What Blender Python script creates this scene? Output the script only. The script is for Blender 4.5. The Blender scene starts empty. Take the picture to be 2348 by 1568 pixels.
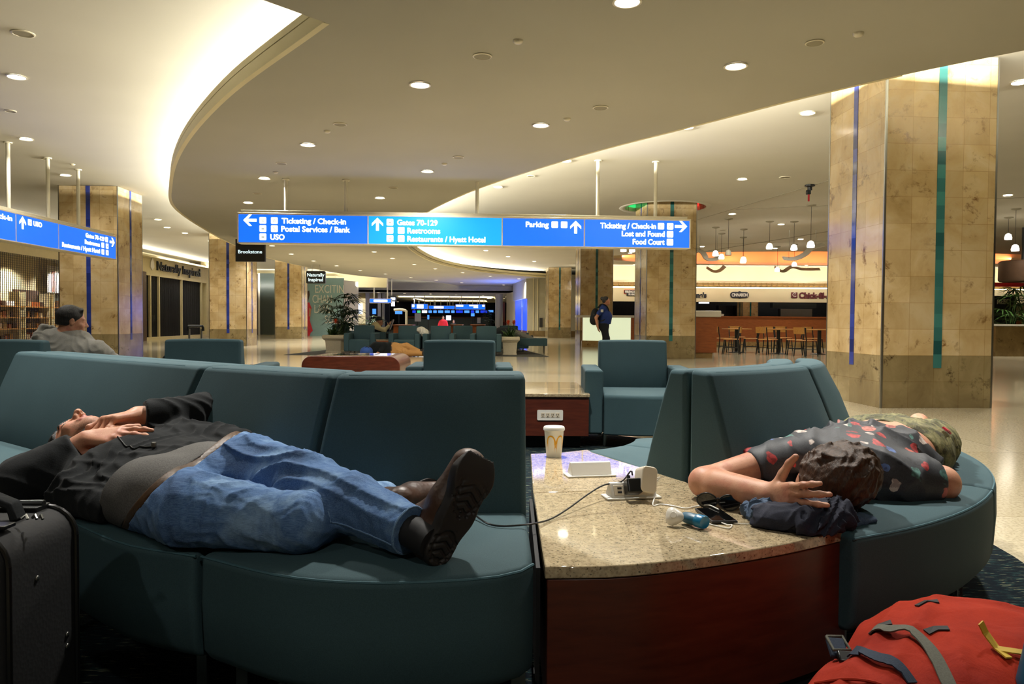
import bpy, bmesh, math, random
import numpy as np
from mathutils import Vector, Matrix, Euler, noise as mnoise
from mathutils.geometry import tessellate_polygon

SC = bpy.context.scene
COL = SC.collection
PI = math.pi
rnd = random.Random(7)

# ------------------------------------------------------------------ camera model (2348 x 1568 frame)
FPX, CX, CY, HCAM = 1740.0, 1174.0, 784.0, 0.97
PITCH = math.atan(49 / FPX)
ROLL = 0.00625
_f = Vector((0, math.cos(PITCH), -math.sin(PITCH)))
_u = Vector((0, math.sin(PITCH), math.cos(PITCH)))
_r = Vector((1, 0, 0))
CR = _r * math.cos(ROLL) + _u * math.sin(ROLL)
CU = _u * math.cos(ROLL) - _r * math.sin(ROLL)
CF = _f
CAMPOS = Vector((0, 0, HCAM))

def _ray(x, y):
    return CF + CR * ((x - CX) / FPX) - CU * ((y - CY) / FPX)

def G(x, y, z):
    """pixel of the photo -> point on the horizontal plane at height z"""
    d = _ray(x, y)
    return CAMPOS + d * ((z - HCAM) / d.z)

def D(x, y, Y):
    """pixel of the photo -> point at distance Y into the hall"""
    d = _ray(x, y)
    return CAMPOS + d * (Y / d.y)

cam_data = bpy.data.cameras.new('camera')
cam = bpy.data.objects.new('camera', cam_data)
COL.objects.link(cam)
cam_data.sensor_width = 36.0
cam_data.lens = FPX / 2348 * 36.0
cam_data.clip_start = 0.05
cam_data.clip_end = 300
M = Matrix((CR, CU, -CF)).transposed().to_4x4()
M.translation = CAMPOS
cam.matrix_world = M
SC.camera = cam
SC.view_settings.view_transform = 'Standard'
SC.view_settings.look = 'None'
SC.view_settings.gamma = 1.0
SC.view_settings.exposure = 0.55
SC.view_settings.use_curve_mapping = False
try:
    SC.cycles.use_denoising = True
    SC.cycles.max_bounces = 5
    SC.cycles.diffuse_bounces = 3
    SC.cycles.glossy_bounces = 3
    SC.cycles.transmission_bounces = 6
    SC.cycles.sample_clamp_indirect = 4.0
    SC.cycles.sample_clamp_direct = 0.0
    SC.cycles.adaptive_threshold = 0.02
    SC.cycles.caustics_reflective = False
    SC.cycles.caustics_refractive = False
except Exception:
    pass

# ------------------------------------------------------------------ colour + materials
def lin(c):
    return c / 12.92 if c <= 0.04045 else ((c + 0.055) / 1.055) ** 2.4

def rgb(r, g=None, b=None):
    if isinstance(r, str):
        r = r.lstrip('#')
        r, g, b = int(r[0:2], 16), int(r[2:4], 16), int(r[4:6], 16)
    return (lin(r / 255), lin(g / 255), lin(b / 255), 1.0)

MATS = {}

class NT:
    """small helper to write node trees"""
    def __init__(s, name):
        s.m = bpy.data.materials.new(name)
        s.m.use_nodes = True
        s.t = s.m.node_tree
        s.t.nodes.clear()
        s.out = s.n('ShaderNodeOutputMaterial')
        s.b = s.n('ShaderNodeBsdfPrincipled')
        s.l(s.b.outputs[0], s.out.inputs[0])
    def n(s, k, **kw):
        nd = s.t.nodes.new(k)
        for a, v in kw.items():
            setattr(nd, a, v)
        return nd
    def l(s, a, b):
        s.t.links.new(a, b)
    def set(s, **kw):
        for k, v in kw.items():
            s.b.inputs[k.replace('_', ' ')].default_value = v
        return s
    def coord(s, kind='Object', scale=(1, 1, 1), rot=(0, 0, 0)):
        tc = s.n('ShaderNodeTexCoord')
        mp = s.n('ShaderNodeMapping')
        mp.inputs['Scale'].default_value = scale
        mp.inputs['Rotation'].default_value = rot
        s.l(tc.outputs[kind], mp.inputs[0])
        return mp.outputs[0]
    def noise(s, vec, scale, detail=3, rough=0.55, dist=0.0):
        nd = s.n('ShaderNodeTexNoise')
        nd.inputs['Scale'].default_value = scale
        nd.inputs['Detail'].default_value = detail
        nd.inputs['Roughness'].default_value = rough
        nd.inputs['Distortion'].default_value = dist
        s.l(vec, nd.inputs['Vector'])
        return nd.outputs['Fac']
    def vor(s, vec, scale, feature='F1', out='Distance'):
        nd = s.n('ShaderNodeTexVoronoi', feature=feature)
        nd.inputs['Scale'].default_value = scale
        s.l(vec, nd.inputs['Vector'])
        return nd.outputs[out]
    def ramp(s, fac, stops, interp='LINEAR'):
        nd = s.n('ShaderNodeValToRGB')
        cr = nd.color_ramp
        cr.interpolation = interp
        while len(cr.elements) < len(stops):
            cr.elements.new(0.5)
        for e, (p, c) in zip(cr.elements, stops):
            e.position = p
            e.color = c if len(c) == 4 else (*c, 1)
        s.l(fac, nd.inputs[0])
        return nd.outputs[0]
    def mix(s, fac, a, b, mode='MIX'):
        nd = s.n('ShaderNodeMix', data_type='RGBA', blend_type=mode)
        for sock, v in ((nd.inputs[0], fac), (nd.inputs[6], a), (nd.inputs[7], b)):
            if hasattr(v, 'is_output') or hasattr(v, 'links'):
                s.l(v, sock)
            else:
                sock.default_value = v
        return nd.outputs[2]
    def math(s, op, a, b=0.0):
        nd = s.n('ShaderNodeMath', operation=op)
        for sock, v in ((nd.inputs[0], a), (nd.inputs[1], b)):
            if hasattr(v, 'links'):
                s.l(v, sock)
            else:
                sock.default_value = v
        return nd.outputs[0]
    def bump(s, h, strength=0.2, dist=0.01):
        nd = s.n('ShaderNodeBump')
        nd.inputs['Strength'].default_value = strength
        nd.inputs['Distance'].default_value = dist
        s.l(h, nd.inputs['Height'])
        s.l(nd.outputs[0], s.b.inputs['Normal'])
    def col(s, c):
        s.l(c, s.b.inputs['Base Color'])

def plain(name, c, rough=0.6, metal=0.0, spec=0.5, nscale=0, nstr=0.1, var=0.0):
    """a simple painted/plastic/metal surface with a little procedural variation"""
    t = NT(name)
    c = rgb(c) if isinstance(c, str) else c
    t.set(Roughness=rough, Metallic=metal)
    t.b.inputs['Specular IOR Level'].default_value = spec
    t.b.inputs['Base Color'].default_value = c
    if nscale or var:
        v = t.coord()
        f = t.noise(v, nscale or 8.0, 4)
        if var:
            d = tuple(max(0, x * (1 - var)) for x in c[:3]) + (1,)
            e = tuple(min(1, x * (1 + var)) for x in c[:3]) + (1,)
            t.col(t.ramp(f, [(0.3, d), (0.7, e)]))
        if nscale:
            t.bump(f, nstr, 0.004)
    MATS[name] = t.m
    return t.m

def glow(name, c, strength, base=None):
    t = NT(name)
    c = rgb(c) if isinstance(c, str) else c
    t.set(Roughness=0.4)
    t.b.inputs['Base Color'].default_value = base or c
    t.b.inputs['Emission Color'].default_value = c
    t.b.inputs['Emission Strength'].default_value = strength
    MATS[name] = t.m
    return t.m

# ------------------------------------------------------------------ meshes
class MB:
    """collects shapes and links them as ONE mesh object"""
    def __init__(s):
        s.v, s.f, s.uv = [], [], {}
    def add(s, vs, fs):
        o = len(s.v)
        s.v.extend([tuple(p) for p in vs])
        s.f.extend([tuple(i + o for i in f) for f in fs])
        return s
    def box(s, c, size, rz=0.0, rot=None, taper=1.0):
        x, y, z = (k / 2 for k in size)
        vs = [(-x, -y, -z), (x, -y, -z), (x, y, -z), (-x, y, -z),
              (-x * taper, -y * taper, z), (x * taper, -y * taper, z), (x * taper, y * taper, z), (-x * taper, y * taper, z)]
        R = rot if rot is not None else Matrix.Rotation(rz, 3, 'Z')
        vs = [R @ Vector(p) + Vector(c) for p in vs]
        return s.add(vs, [(0, 3, 2, 1), (4, 5, 6, 7), (0, 1, 5, 4), (1, 2, 6, 5), (2, 3, 7, 6), (3, 0, 4, 7)])
    def b2(s, x0, x1, y0, y1, z0, z1):
        return s.box(((x0 + x1) / 2, (y0 + y1) / 2, (z0 + z1) / 2), (abs(x1 - x0), abs(y1 - y0), abs(z1 - z0)))
    def rbox(s, c, size, r, rot=None, n=4):
        """box with rounded vertical-plane corners in its local XZ (extruded in local Y)"""
        x, y, z = (k / 2 for k in size)
        poly = []
        for cx, cz, a0 in ((x - r, z - r, 0), (-x + r, z - r, 90), (-x + r, -z + r, 180), (x - r, -z + r, 270)):
            for k in range(n + 1):
                a = math.radians(a0 + 90 * k / n)
                poly.append((cx + r * math.cos(a), cz + r * math.sin(a)))
        R = rot if rot is not None else Matrix.Identity(3)
        m = len(poly)
        vs = [R @ Vector((p[0], -y, p[1])) + Vector(c) for p in poly] + [R @ Vector((p[0], y, p[1])) + Vector(c) for p in poly]
        fs = [tuple(range(m)), tuple(range(2 * m - 1, m - 1, -1))]
        fs += [((i + 1) % m, i, m + i, m + (i + 1) % m) for i in range(m)]
        return s.add(vs, fs)
    def prism(s, poly, z0, z1):
        m = len(poly)
        a = sum(poly[i][0] * poly[(i + 1) % m][1] - poly[(i + 1) % m][0] * poly[i][1] for i in range(m))
        if a < 0:
            poly = poly[::-1]
        vs = [(p[0], p[1], z0) for p in poly] + [(p[0], p[1], z1) for p in poly]
        fs = [tuple(range(m - 1, -1, -1)), tuple(range(m, 2 * m))]
        fs += [(i, (i + 1) % m, m + (i + 1) % m, m + i) for i in range(m)]
        return s.add(vs, fs)
    def tube(s, pts, r, n=8, caps=True):
        pts = [Vector(p) for p in pts]
        rs = r if isinstance(r, (list, tuple)) else [r] * len(pts)
        vs, fs = [], []
        prev = None
        for i, p in enumerate(pts):
            t = (pts[min(i + 1, len(pts) - 1)] - pts[max(i - 1, 0)])
            if t.length < 1e-9:
                t = Vector((0, 0, 1))
            t.normalize()
            if prev is None:
                a = Vector((0, 0, 1)) if abs(t.z) < 0.9 else Vector((1, 0, 0))
                u = t.cross(a).normalized()
            else:
                u = (prev - t * prev.dot(t))
                u = u.normalized() if u.length > 1e-6 else t.orthogonal().normalized()
            prev = u
            w = t.cross(u)
            for k in range(n):
                a = 2 * PI * k / n
                vs.append(p + (u * math.cos(a) + w * math.sin(a)) * rs[i])
        for i in range(len(pts) - 1):
            for k in range(n):
                fs.append((i * n + k, i * n + (k + 1) % n, (i + 1) * n + (k + 1) % n, (i + 1) * n + k))
        if caps:
            fs.append(tuple(range(n - 1, -1, -1)))
            o = (len(pts) - 1) * n
            fs.append(tuple(range(o, o + n)))
        return s.add(vs, fs)
    def ribbon(s, pts, width, thick, up=(0, 0, 1)):
        """flat strap along pts"""
        pts = [Vector(p) for p in pts]
        ups = up if isinstance(up, list) else [Vector(up)] * len(pts)
        vs, fs = [], []
        for i, p in enumerate(pts):
            t = (pts[min(i + 1, len(pts) - 1)] - pts[max(i - 1, 0)]).normalized()
            nrm = Vector(ups[i])
            nrm = (nrm - t * nrm.dot(t)).normalized()
            w = t.cross(nrm)
            for a, b in ((-1, -1), (1, -1), (1, 1), (-1, 1)):
                vs.append(p + w * (a * width / 2) + nrm * (b * thick / 2))
        for i in range(len(pts) - 1):
            for k in range(4):
                fs.append((i * 4 + k, i * 4 + (k + 1) % 4, (i + 1) * 4 + (k + 1) % 4, (i + 1) * 4 + k))
        fs += [(3, 2, 1, 0), tuple(range(len(vs) - 4, len(vs)))]
        return s.add(vs, fs)
    def lathe(s, prof, c=(0, 0, 0), n=24, rot=None, squash=(1, 1)):
        vs, fs = [], []
        R = rot if rot is not None else Matrix.Identity(3)
        for r, z in prof:
            for k in range(n):
                a = 2 * PI * k / n
                vs.append(R @ Vector((r * math.cos(a) * squash[0], r * math.sin(a) * squash[1], z)) + Vector(c))
        for i in range(len(prof) - 1):
            for k in range(n):
                fs.append((i * n + k, i * n + (k + 1) % n, (i + 1) * n + (k + 1) % n, (i + 1) * n + k))
        fs.append(tuple(range(n - 1, -1, -1)))
        o = (len(prof) - 1) * n
        fs.append(tuple(range(o, o + n)))
        return s.add(vs, fs)
    def ell(s, c, r, rot=None, n=16, m=10):
        prof = [(max(1e-4, math.sin(PI * i / m)), -math.cos(PI * i / m)) for i in range(m + 1)]
        vs, fs = [], []
        R = rot if rot is not None else Matrix.Identity(3)
        for a, z in prof:
            for k in range(n):
                t = 2 * PI * k / n
                vs.append(R @ Vector((a * math.cos(t) * r[0], a * math.sin(t) * r[1], z * r[2])) + Vector(c))
        for i in range(m):
            for k in range(n):
                fs.append((i * n + k, i * n + (k + 1) % n, (i + 1) * n + (k + 1) % n, (i + 1) * n + k))
        return s.add(vs, fs)
    def sweep(s, rows, closed=True, caps=True):
        """rows: list of equally long point rings"""
        n = len(rows[0])
        vs = [p for r in rows for p in r]
        fs = []
        for i in range(len(rows) - 1):
            for k in range(n if closed else n - 1):
                fs.append((i * n + k, i * n + (k + 1) % n, (i + 1) * n + (k + 1) % n, (i + 1) * n + k))
        if caps and closed:
            fs.append(tuple(range(n - 1, -1, -1)))
            o = (len(rows) - 1) * n
            fs.append(tuple(range(o, o + n)))
        return s.add(vs, fs)
    def build(s, name, mat, parent=None, smooth=None, bevel=0.0, segs=2, subsurf=0, angle=35):
        me = bpy.data.meshes.new(name)
        me.from_pydata(s.v, [], s.f)
        bm = bmesh.new()
        bm.from_mesh(me)
        bmesh.ops.recalc_face_normals(bm, faces=bm.faces)
        bm.to_mesh(me)
        bm.free()
        if mat is not None:
            me.materials.append(MATS[mat] if isinstance(mat, str) else mat)
        o = bpy.data.objects.new(name, me)
        COL.objects.link(o)
        if parent is not None:
            o.parent = parent
        if bevel > 0:
            b = o.modifiers.new('bevel', 'BEVEL')
            b.width = bevel
            b.segments = segs
            b.limit_method = 'ANGLE'
            b.angle_limit = math.radians(angle)
            b.harden_normals = segs >= 3
            if smooth is None:
                smooth = True
        if subsurf:
            u = o.modifiers.new('sub', 'SUBSURF')
            u.levels = u.render_levels = subsurf
            if smooth is None:
                smooth = True
        if smooth:
            for p in me.polygons:
                p.use_smooth = True
            if not subsurf and smooth != 'all':
                smooth_angle(me, 40 if bevel <= 0 else 60)
        return o

def smooth_angle(me, deg):
    bm = bmesh.new()
    bm.from_mesh(me)
    th = math.radians(deg)
    for e in bm.edges:
        if len(e.link_faces) == 2 and e.calc_face_angle(0) > th:
            e.smooth = False
    bm.to_mesh(me)
    bm.free()

def empty(name, loc=(0, 0, 0), rz=0.0):
    o = bpy.data.objects.new(name, None)
    COL.objects.link(o)
    o.empty_display_size = 0.1
    o.location = loc
    o.rotation_euler = (0, 0, rz)
    return o

def tag(o, label, cat, group=None, kind=None):
    o['label'] = label
    o['category'] = cat
    if group:
        o['group'] = group
    if kind:
        o['kind'] = kind
    return o

def thing(name, label, cat, group=None, loc=(0, 0, 0), rz=0.0):
    return tag(empty(name, loc, rz), label, cat, group)

def struct(o):
    o['kind'] = 'structure'
    return o

def base(t, loc):
    """parts were built in world coordinates: move the thing's origin to its base, keep the parts in place"""
    loc = Vector(loc)
    t.location = loc
    for ch in t.children:
        ch.location = Vector(ch.location) - loc
    return t

def dup(o, parent=None):
    c = o.copy()
    COL.objects.link(c)
    c.parent = parent
    if parent is not None:
        c.matrix_parent_inverse = o.matrix_parent_inverse
    for ch in o.children:
        dup(ch, c)
    return c

def catmull(pts, n=8, closed=False):
    pts = [Vector(p) for p in pts]
    out = []
    N = len(pts)
    for i in range(N if closed else N - 1):
        p0 = pts[(i - 1) % N] if closed or i > 0 else pts[0] * 2 - pts[1]
        p1, p2 = pts[i], pts[(i + 1) % N]
        p3 = pts[(i + 2) % N] if closed or i + 2 < N else pts[-1] * 2 - pts[-2]
        for k in range(n):
            t = k / n
            out.append(0.5 * ((2 * p1) + (p2 - p0) * t + (2 * p0 - 5 * p1 + 4 * p2 - p3) * t * t + (3 * p1 - p0 - 3 * p2 + p3) * t ** 3))
    if not closed:
        out.append(pts[-1])
    return out

def text_mesh(name, s, size, mat, parent, origin, xdir=(1, 0, 0), updir=(0, 0, 1), align='LEFT', bold=0.0, depth=0.004, squeeze=1.0, res=4):
    """lettering as a mesh standing on the plane xdir/updir"""
    cu = bpy.data.curves.new(name, 'FONT')
    cu.body = s
    cu.size = size
    cu.align_x = align
    cu.offset = bold
    cu.extrude = depth / 2
    cu.resolution_u = res
    tmp = bpy.data.objects.new(name + '_tmp', cu)
    COL.objects.link(tmp)
    dg = bpy.context.evaluated_depsgraph_get()
    dg.update()
    me = bpy.data.meshes.new_from_object(tmp.evaluated_get(dg))
    bpy.data.objects.remove(tmp)
    bpy.data.curves.remove(cu)
    X = Vector(xdir).normalized()
    Z = Vector(updir).normalized()
    N = X.cross(Z)
    Mx = Matrix((X * squeeze, Z, N)).transposed().to_4x4()
    Mx = Matrix(((X.x * squeeze, Z.x, -N.x * -1, 0), (X.y * squeeze, Z.y, N.y, 0), (X.z * squeeze, Z.z, N.z, 0), (0, 0, 0, 1)))
    Mx.translation = Vector(origin)
    me.transform(Mx)
    me.materials.clear()
    me.materials.append(MATS[mat] if isinstance(mat, str) else mat)
    o = bpy.data.objects.new(name, me)
    COL.objects.link(o)
    if parent is not None:
        o.parent = parent
    return o

def fill_plate(polys, z0, z1):
    """flat plate with holes: polys[0] outline, others holes; returns MB"""
    mb = MB()
    tri = tessellate_polygon([[Vector((p[0], p[1], 0)) for p in pl] for pl in polys])
    flat = [p for pl in polys for p in pl]
    n = len(flat)
    mb.v = [(p[0], p[1], z0) for p in flat] + [(p[0], p[1], z1) for p in flat]
    mb.f = [tuple(t) for t in tri] + [tuple(i + n for i in t) for t in tri]
    o = 0
    for pl in polys:
        m = len(pl)
        for i in range(m):
            mb.f.append((o + i, o + (i + 1) % m, n + o + (i + 1) % m, n + o + i))
        o += m
    return mb

def spot(name, loc, power, color=(1, 0.86, 0.66), angle=120, blend=0.6, radius=0.08, target=None):
    d = bpy.data.lights.new(name, 'SPOT')
    d.energy = power
    d.color = color
    d.spot_size = math.radians(angle)
    d.spot_blend = blend
    d.shadow_soft_size = radius
    o = bpy.data.objects.new(name, d)
    COL.objects.link(o)
    o.location = loc
    if target is not None:
        o.rotation_euler = (Vector(target) - Vector(loc)).to_track_quat('-Z', 'Y').to_euler()
    return o

def area(name, loc, direction, sx, sy, power, color=(1, 0.9, 0.7), spread=180):
    d = bpy.data.lights.new(name, 'AREA')
    d.shape = 'RECTANGLE'
    d.size, d.size_y = sx, sy
    d.energy = power
    d.color = color
    d.spread = math.radians(spread)
    o = bpy.data.objects.new(name, d)
    COL.objects.link(o)
    o.location = loc
    o.rotation_euler = Vector(direction).to_track_quat('-Z', 'Y').to_euler()
    return o

def strip_light(name, p, q, direction, width, power, color):
    """long thin lamp from p to q shining along direction"""
    p, q = Vector(p), Vector(q)
    t = (q - p).normalized()
    d = Vector(direction)
    d = (d - t * d.dot(t)).normalized()
    o = area(name, (p + q) / 2, d, (q - p).length, width, power, color)
    o.rotation_euler = Matrix((t, (-d).cross(t), -d)).transposed().to_euler()
    return o
# ------------------------------------------------------------------ the materials of the place
def m_terrazzo():
    t = NT('terrazzo')
    v = t.coord()
    n1 = t.noise(v, 0.35, 2)
    n2 = t.noise(v, 60, 3)
    c1 = t.ramp(n1, [(0.35, rgb('#b8ad92')), (0.65, rgb('#c6bca2'))])
    c2 = t.ramp(n2, [(0.42, rgb('#8f856a')), (0.5, rgb('#c0b596')), (0.62, rgb('#ccc2a8'))])
    br = t.n('ShaderNodeTexBrick', offset=0.0)
    br.inputs['Scale'].default_value = 1.0
    br.inputs['Mortar Size'].default_value = 0.004
    br.inputs['Brick Width'].default_value = 1.9
    br.inputs['Row Height'].default_value = 1.9
    br.inputs['Color1'].default_value = (1, 1, 1, 1)
    br.inputs['Color2'].default_value = (0.88, 0.86, 0.82, 1)
    br.inputs['Mortar'].default_value = (0.7, 0.66, 0.55, 1)
    t.l(v, br.inputs['Vector'])
    t.col(t.mix(1.0, t.mix(0.4, c1, c2), br.outputs['Color'], 'MULTIPLY'))
    t.set(Roughness=0.13)
    t.b.inputs['Specular IOR Level'].default_value = 0.7
    MATS['terrazzo'] = t.m

def m_carpet():
    t = NT('carpet')
    v = t.coord(scale=(5, 30, 1), rot=(0, 0, 0.5))
    n = t.noise(v, 3.0, 2, 0.5)
    v2 = t.coord(scale=(4, 26, 1), rot=(0, 0, -0.35))
    n2 = t.noise(v2, 3.3, 2, 0.5)
    c = t.ramp(n, [(0.0, rgb('#0c1218')), (0.56, rgb('#121b22')), (0.60, rgb('#23403f')), (0.64, rgb('#1a262b')), (0.68, rgb('#8b8a6a')), (0.72, rgb('#1a252a'))])
    c2 = t.ramp(n2, [(0.0, (0, 0, 0, 1)), (0.64, (0, 0, 0, 1)), (0.69, rgb('#59604e'))])
    t.col(t.mix(1.0, c, c2, 'ADD'))
    t.set(Roughness=0.95)
    t.b.inputs['Specular IOR Level'].default_value = 0.1
    t.bump(t.noise(t.coord(), 250, 2), 0.6, 0.004)
    MATS['carpet'] = t.m

def m_granite():
    t = NT('granite')
    v = t.coord()
    a = t.noise(v, 45, 5, 0.7)
    b = t.vor(v, 130)
    c = t.noise(v, 160, 2, 0.6)
    c1 = t.ramp(a, [(0.30, rgb('#5a503c')), (0.42, rgb('#84745a')), (0.52, rgb('#a39274')), (0.62, rgb('#b5a482')), (0.75, rgb('#c6b898'))])
    c2 = t.ramp(b, [(0.1, rgb('#7a6c53')), (0.35, rgb('#a89675')), (0.6, rgb('#bfb090'))])
    c3 = t.ramp(c, [(0.30, rgb('#4a4334')), (0.40, rgb('#ffffff'))])
    t.col(t.mix(1.0, t.mix(0.45, c1, c2), c3, 'MULTIPLY'))
    t.set(Roughness=0.045)
    t.b.inputs['Specular IOR Level'].default_value = 0.85
    MATS['granite'] = t.m

def m_stone(name, ca, cb, cc, vein):
    """polished travertine tiles 0.3 m, UV in metres"""
    t = NT(name)
    tc = t.n('ShaderNodeTexCoord')
    uv = tc.outputs['UV']
    ob = tc.outputs['Object']
    br = t.n('ShaderNodeTexBrick', offset=0.0)
    for k, val in (('Scale', 1.0), ('Mortar Size', 0.0025), ('Brick Width', 0.3), ('Row Height', 0.3), ('Bias', 0.0)):
        br.inputs[k].default_value = val
    br.inputs['Color1'].default_value = (0.80, 0.78, 0.74, 1)
    br.inputs['Color2'].default_value = (1, 1, 1, 1)
    br.inputs['Mortar'].default_value = (0.62, 0.54, 0.42, 1)
    t.l(uv, br.inputs['Vector'])
    n = t.noise(ob, 1.9, 5, 0.6, 0.6)
    n2 = t.noise(ob, 5.5, 6, 0.72, 0.3)
    n3 = t.noise(ob, 2.3, 2, 0.5)
    c = t.ramp(n, [(0.3, ca), (0.5, cb), (0.7, cc)])
    spots = t.ramp(n2, [(0.33, vein), (0.45, (1, 1, 1, 1))])
    patch = t.ramp(n3, [(0.42, (0, 0, 0, 1)), (0.62, (1, 1, 1, 1))])
    c = t.mix(patch, c, t.mix(1.0, c, spots, 'MULTIPLY'))
    c = t.mix(1.0, c, br.outputs['Color'], 'MULTIPLY')
    t.col(c)
    t.set(Roughness=0.16)
    t.b.inputs['Specular IOR Level'].default_value = 0.45
    MATS[name] = t.m

def m_wood(name, a, b, rough=0.35, scale=(1, 12, 12), sc=3.0):
    t = NT(name)
    v = t.coord(scale=scale)
    n = t.noise(v, sc, 4, 0.6, 0.4)
    t.col(t.ramp(n, [(0.3, rgb(a)), (0.7, rgb(b))]))
    t.set(Roughness=rough)
    MATS[name] = t.m

def m_fabric(name, a, b, scale=420, rough=0.85, bump=0.12, sheen=0.0):
    t = NT(name)
    v = t.coord()
    w = t.n('ShaderNodeTexWave', wave_type='BANDS', bands_direction='X')
    w.inputs['Scale'].default_value = scale / 3
    w.inputs['Distortion'].default_value = 2.0
    t.l(v, w.inputs['Vector'])
    n = t.noise(v, scale, 2, 0.6)
    big = t.noise(v, 4, 3, 0.5)
    c = t.ramp(n, [(0.3, rgb(a)), (0.7, rgb(b))])
    c = t.mix(0.25, c, t.ramp(big, [(0.35, rgb(a)), (0.65, rgb(b))]))
    t.col(c)
    t.set(Roughness=rough)
    t.b.inputs['Specular IOR Level'].default_value = 0.3
    if sheen:
        t.b.inputs['Sheen Weight'].default_value = sheen
        t.b.inputs['Sheen Roughness'].default_value = 0.5
    t.bump(n, bump, 0.002)
    MATS[name] = t.m

def m_denim():
    t = NT('denim')
    v = t.coord()
    n = t.noise(v, 700, 2, 0.7)
    big = t.noise(v, 6.5, 4, 0.6, 0.5)
    st = t.noise(t.coord(scale=(60, 600, 600), rot=(0, 0, -0.6)), 1.0, 2, 0.6)
    c = t.ramp(big, [(0.33, rgb('#1d3560')), (0.5, rgb('#44689a')), (0.66, rgb('#93b4d4'))])
    c = t.mix(0.35, c, t.ramp(n, [(0.3, rgb('#1a3058')), (0.7, rgb('#6f90ba'))]))
    c = t.mix(0.25, c, t.ramp(st, [(0.35, rgb('#203a66')), (0.65, rgb('#86a6c8'))]))
    t.col(c)
    t.set(Roughness=0.85)
    t.b.inputs['Specular IOR Level'].default_value = 0.2
    t.bump(t.noise(v, 55, 3, 0.6), 0.25, 0.006)
    MATS['denim'] = t.m

def m_skin(name, base, red, dark):
    t = NT(name)
    v = t.coord()
    n = t.noise(v, 22, 3)
    f = t.noise(v, 260, 2)
    c = t.ramp(n, [(0.3, rgb(red)), (0.55, rgb(base))])
    sp = t.ramp(f, [(0.28, rgb(dark)), (0.36, (1, 1, 1, 1))])
    t.col(t.mix(0.5, c, t.mix(1.0, c, sp, 'MULTIPLY')))
    t.set(Roughness=0.5)
    t.b.inputs['Subsurface Weight'].default_value = 0.08
    t.b.inputs['Subsurface Radius'].default_value = (0.012, 0.005, 0.003)
    t.bump(t.noise(v, 180, 2), 0.15, 0.002)
    MATS[name] = t.m

def m_hair(name, a, b, scale=(90, 90, 14), rot=(0, 0, 0)):
    t = NT(name)
    v = t.coord(scale=scale, rot=rot)
    n = t.noise(v, 1.6, 4, 0.7, 0.8)
    t.col(t.ramp(n, [(0.32, rgb(a)), (0.7, rgb(b))]))
    t.set(Roughness=0.5)
    t.bump(n, 0.45, 0.008)
    MATS[name] = t.m

def m_shirt():
    t = NT('printed_cotton')
    v = t.coord()
    vo = t.n('ShaderNodeTexVoronoi', feature='F1')
    vo.inputs['Scale'].default_value = 19
    wv = t.n('ShaderNodeVectorMath', operation='ADD')
    nz = t.n('ShaderNodeTexNoise')
    nz.inputs['Scale'].default_value = 22
    t.l(v, nz.inputs['Vector'])
    sc = t.n('ShaderNodeVectorMath', operation='SCALE')
    sc.inputs['Scale'].default_value = 0.05
    t.l(nz.outputs['Color'], sc.inputs[0])
    t.l(v, wv.inputs[0])
    t.l(sc.outputs[0], wv.inputs[1])
    t.l(wv.outputs[0], vo.inputs['Vector'])
    mask = t.ramp(vo.outputs['Distance'], [(0.36, (1, 1, 1, 1)), (0.39, (0, 0, 0, 1))])
    sep = t.n('ShaderNodeSeparateColor')
    t.l(vo.outputs['Color'], sep.inputs[0])
    pick = t.ramp(sep.outputs[0], [(0.0, rgb('#2b2f36')), (0.26, rgb('#b23a3a')), (0.46, rgb('#c9bdb4')), (0.62, rgb('#2b2f36')), (0.74, rgb('#4f7d76')), (0.80, rgb('#c06a5c')), (0.90, rgb('#5470a8'))], 'CONSTANT')
    dt = t.ramp(t.noise(v, 60, 2), [(0.45, (0.55, 0.5, 0.5, 1)), (0.55, (1, 1, 1, 1))])
    pick = t.mix(1.0, pick, dt, 'MULTIPLY')
    basec = t.ramp(t.noise(v, 300, 2), [(0.3, rgb('#272a2f')), (0.7, rgb('#36393f'))])
    t.col(t.mix(mask, basec, pick))
    t.set(Roughness=0.6)
    t.bump(t.noise(v, 40, 3), 0.15, 0.004)
    MATS['printed_cotton'] = t.m

def m_camo():
    t = NT('camo_cotton')
    v = t.coord(scale=(1, 1.0, 1))
    a = t.noise(v, 16, 3, 0.6, 1.2)
    b = t.noise(v, 27, 3, 0.6, 1.0)
    c = t.ramp(a, [(0.40, rgb('#3d4027')), (0.50, rgb('#6d6a42')), (0.60, rgb('#868055'))], 'CONSTANT')
    c2 = t.ramp(b, [(0.0, rgb('#463a26')), (0.44, rgb('#6d6a42')), (0.56, rgb('#8a8359'))], 'CONSTANT')
    t.col(t.mix(0.4, c, c2))
    t.set(Roughness=0.75)
    t.bump(t.noise(v, 50, 3), 0.3, 0.006)
    MATS['camo_cotton'] = t.m

def m_leather(name, a, b, rough=0.42, sc=120, bump=0.2):
    t = NT(name)
    v = t.coord()
    n = t.noise(v, 9, 4)
    t.col(t.ramp(n, [(0.3, rgb(a)), (0.7, rgb(b))]))
    t.set(Roughness=rough)
    t.bump(t.vor(v, sc), bump, 0.002)
    MATS[name] = t.m

def m_nylon(name, a, b):
    t = NT(name)
    v = t.coord()
    n = t.noise(v, 5, 4, 0.6)
    f = t.noise(v, 500, 2)
    c = t.ramp(n, [(0.3, rgb(a)), (0.7, rgb(b))])
    t.col(t.mix(0.25, c, t.ramp(f, [(0.3, rgb(a)), (0.7, rgb(b))])))
    t.set(Roughness=0.85)
    t.b.inputs['Specular IOR Level'].default_value = 0.2
    t.bump(t.noise(v, 16, 4, 0.6, 0.8), 0.35, 0.012)
    MATS[name] = t.m

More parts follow.
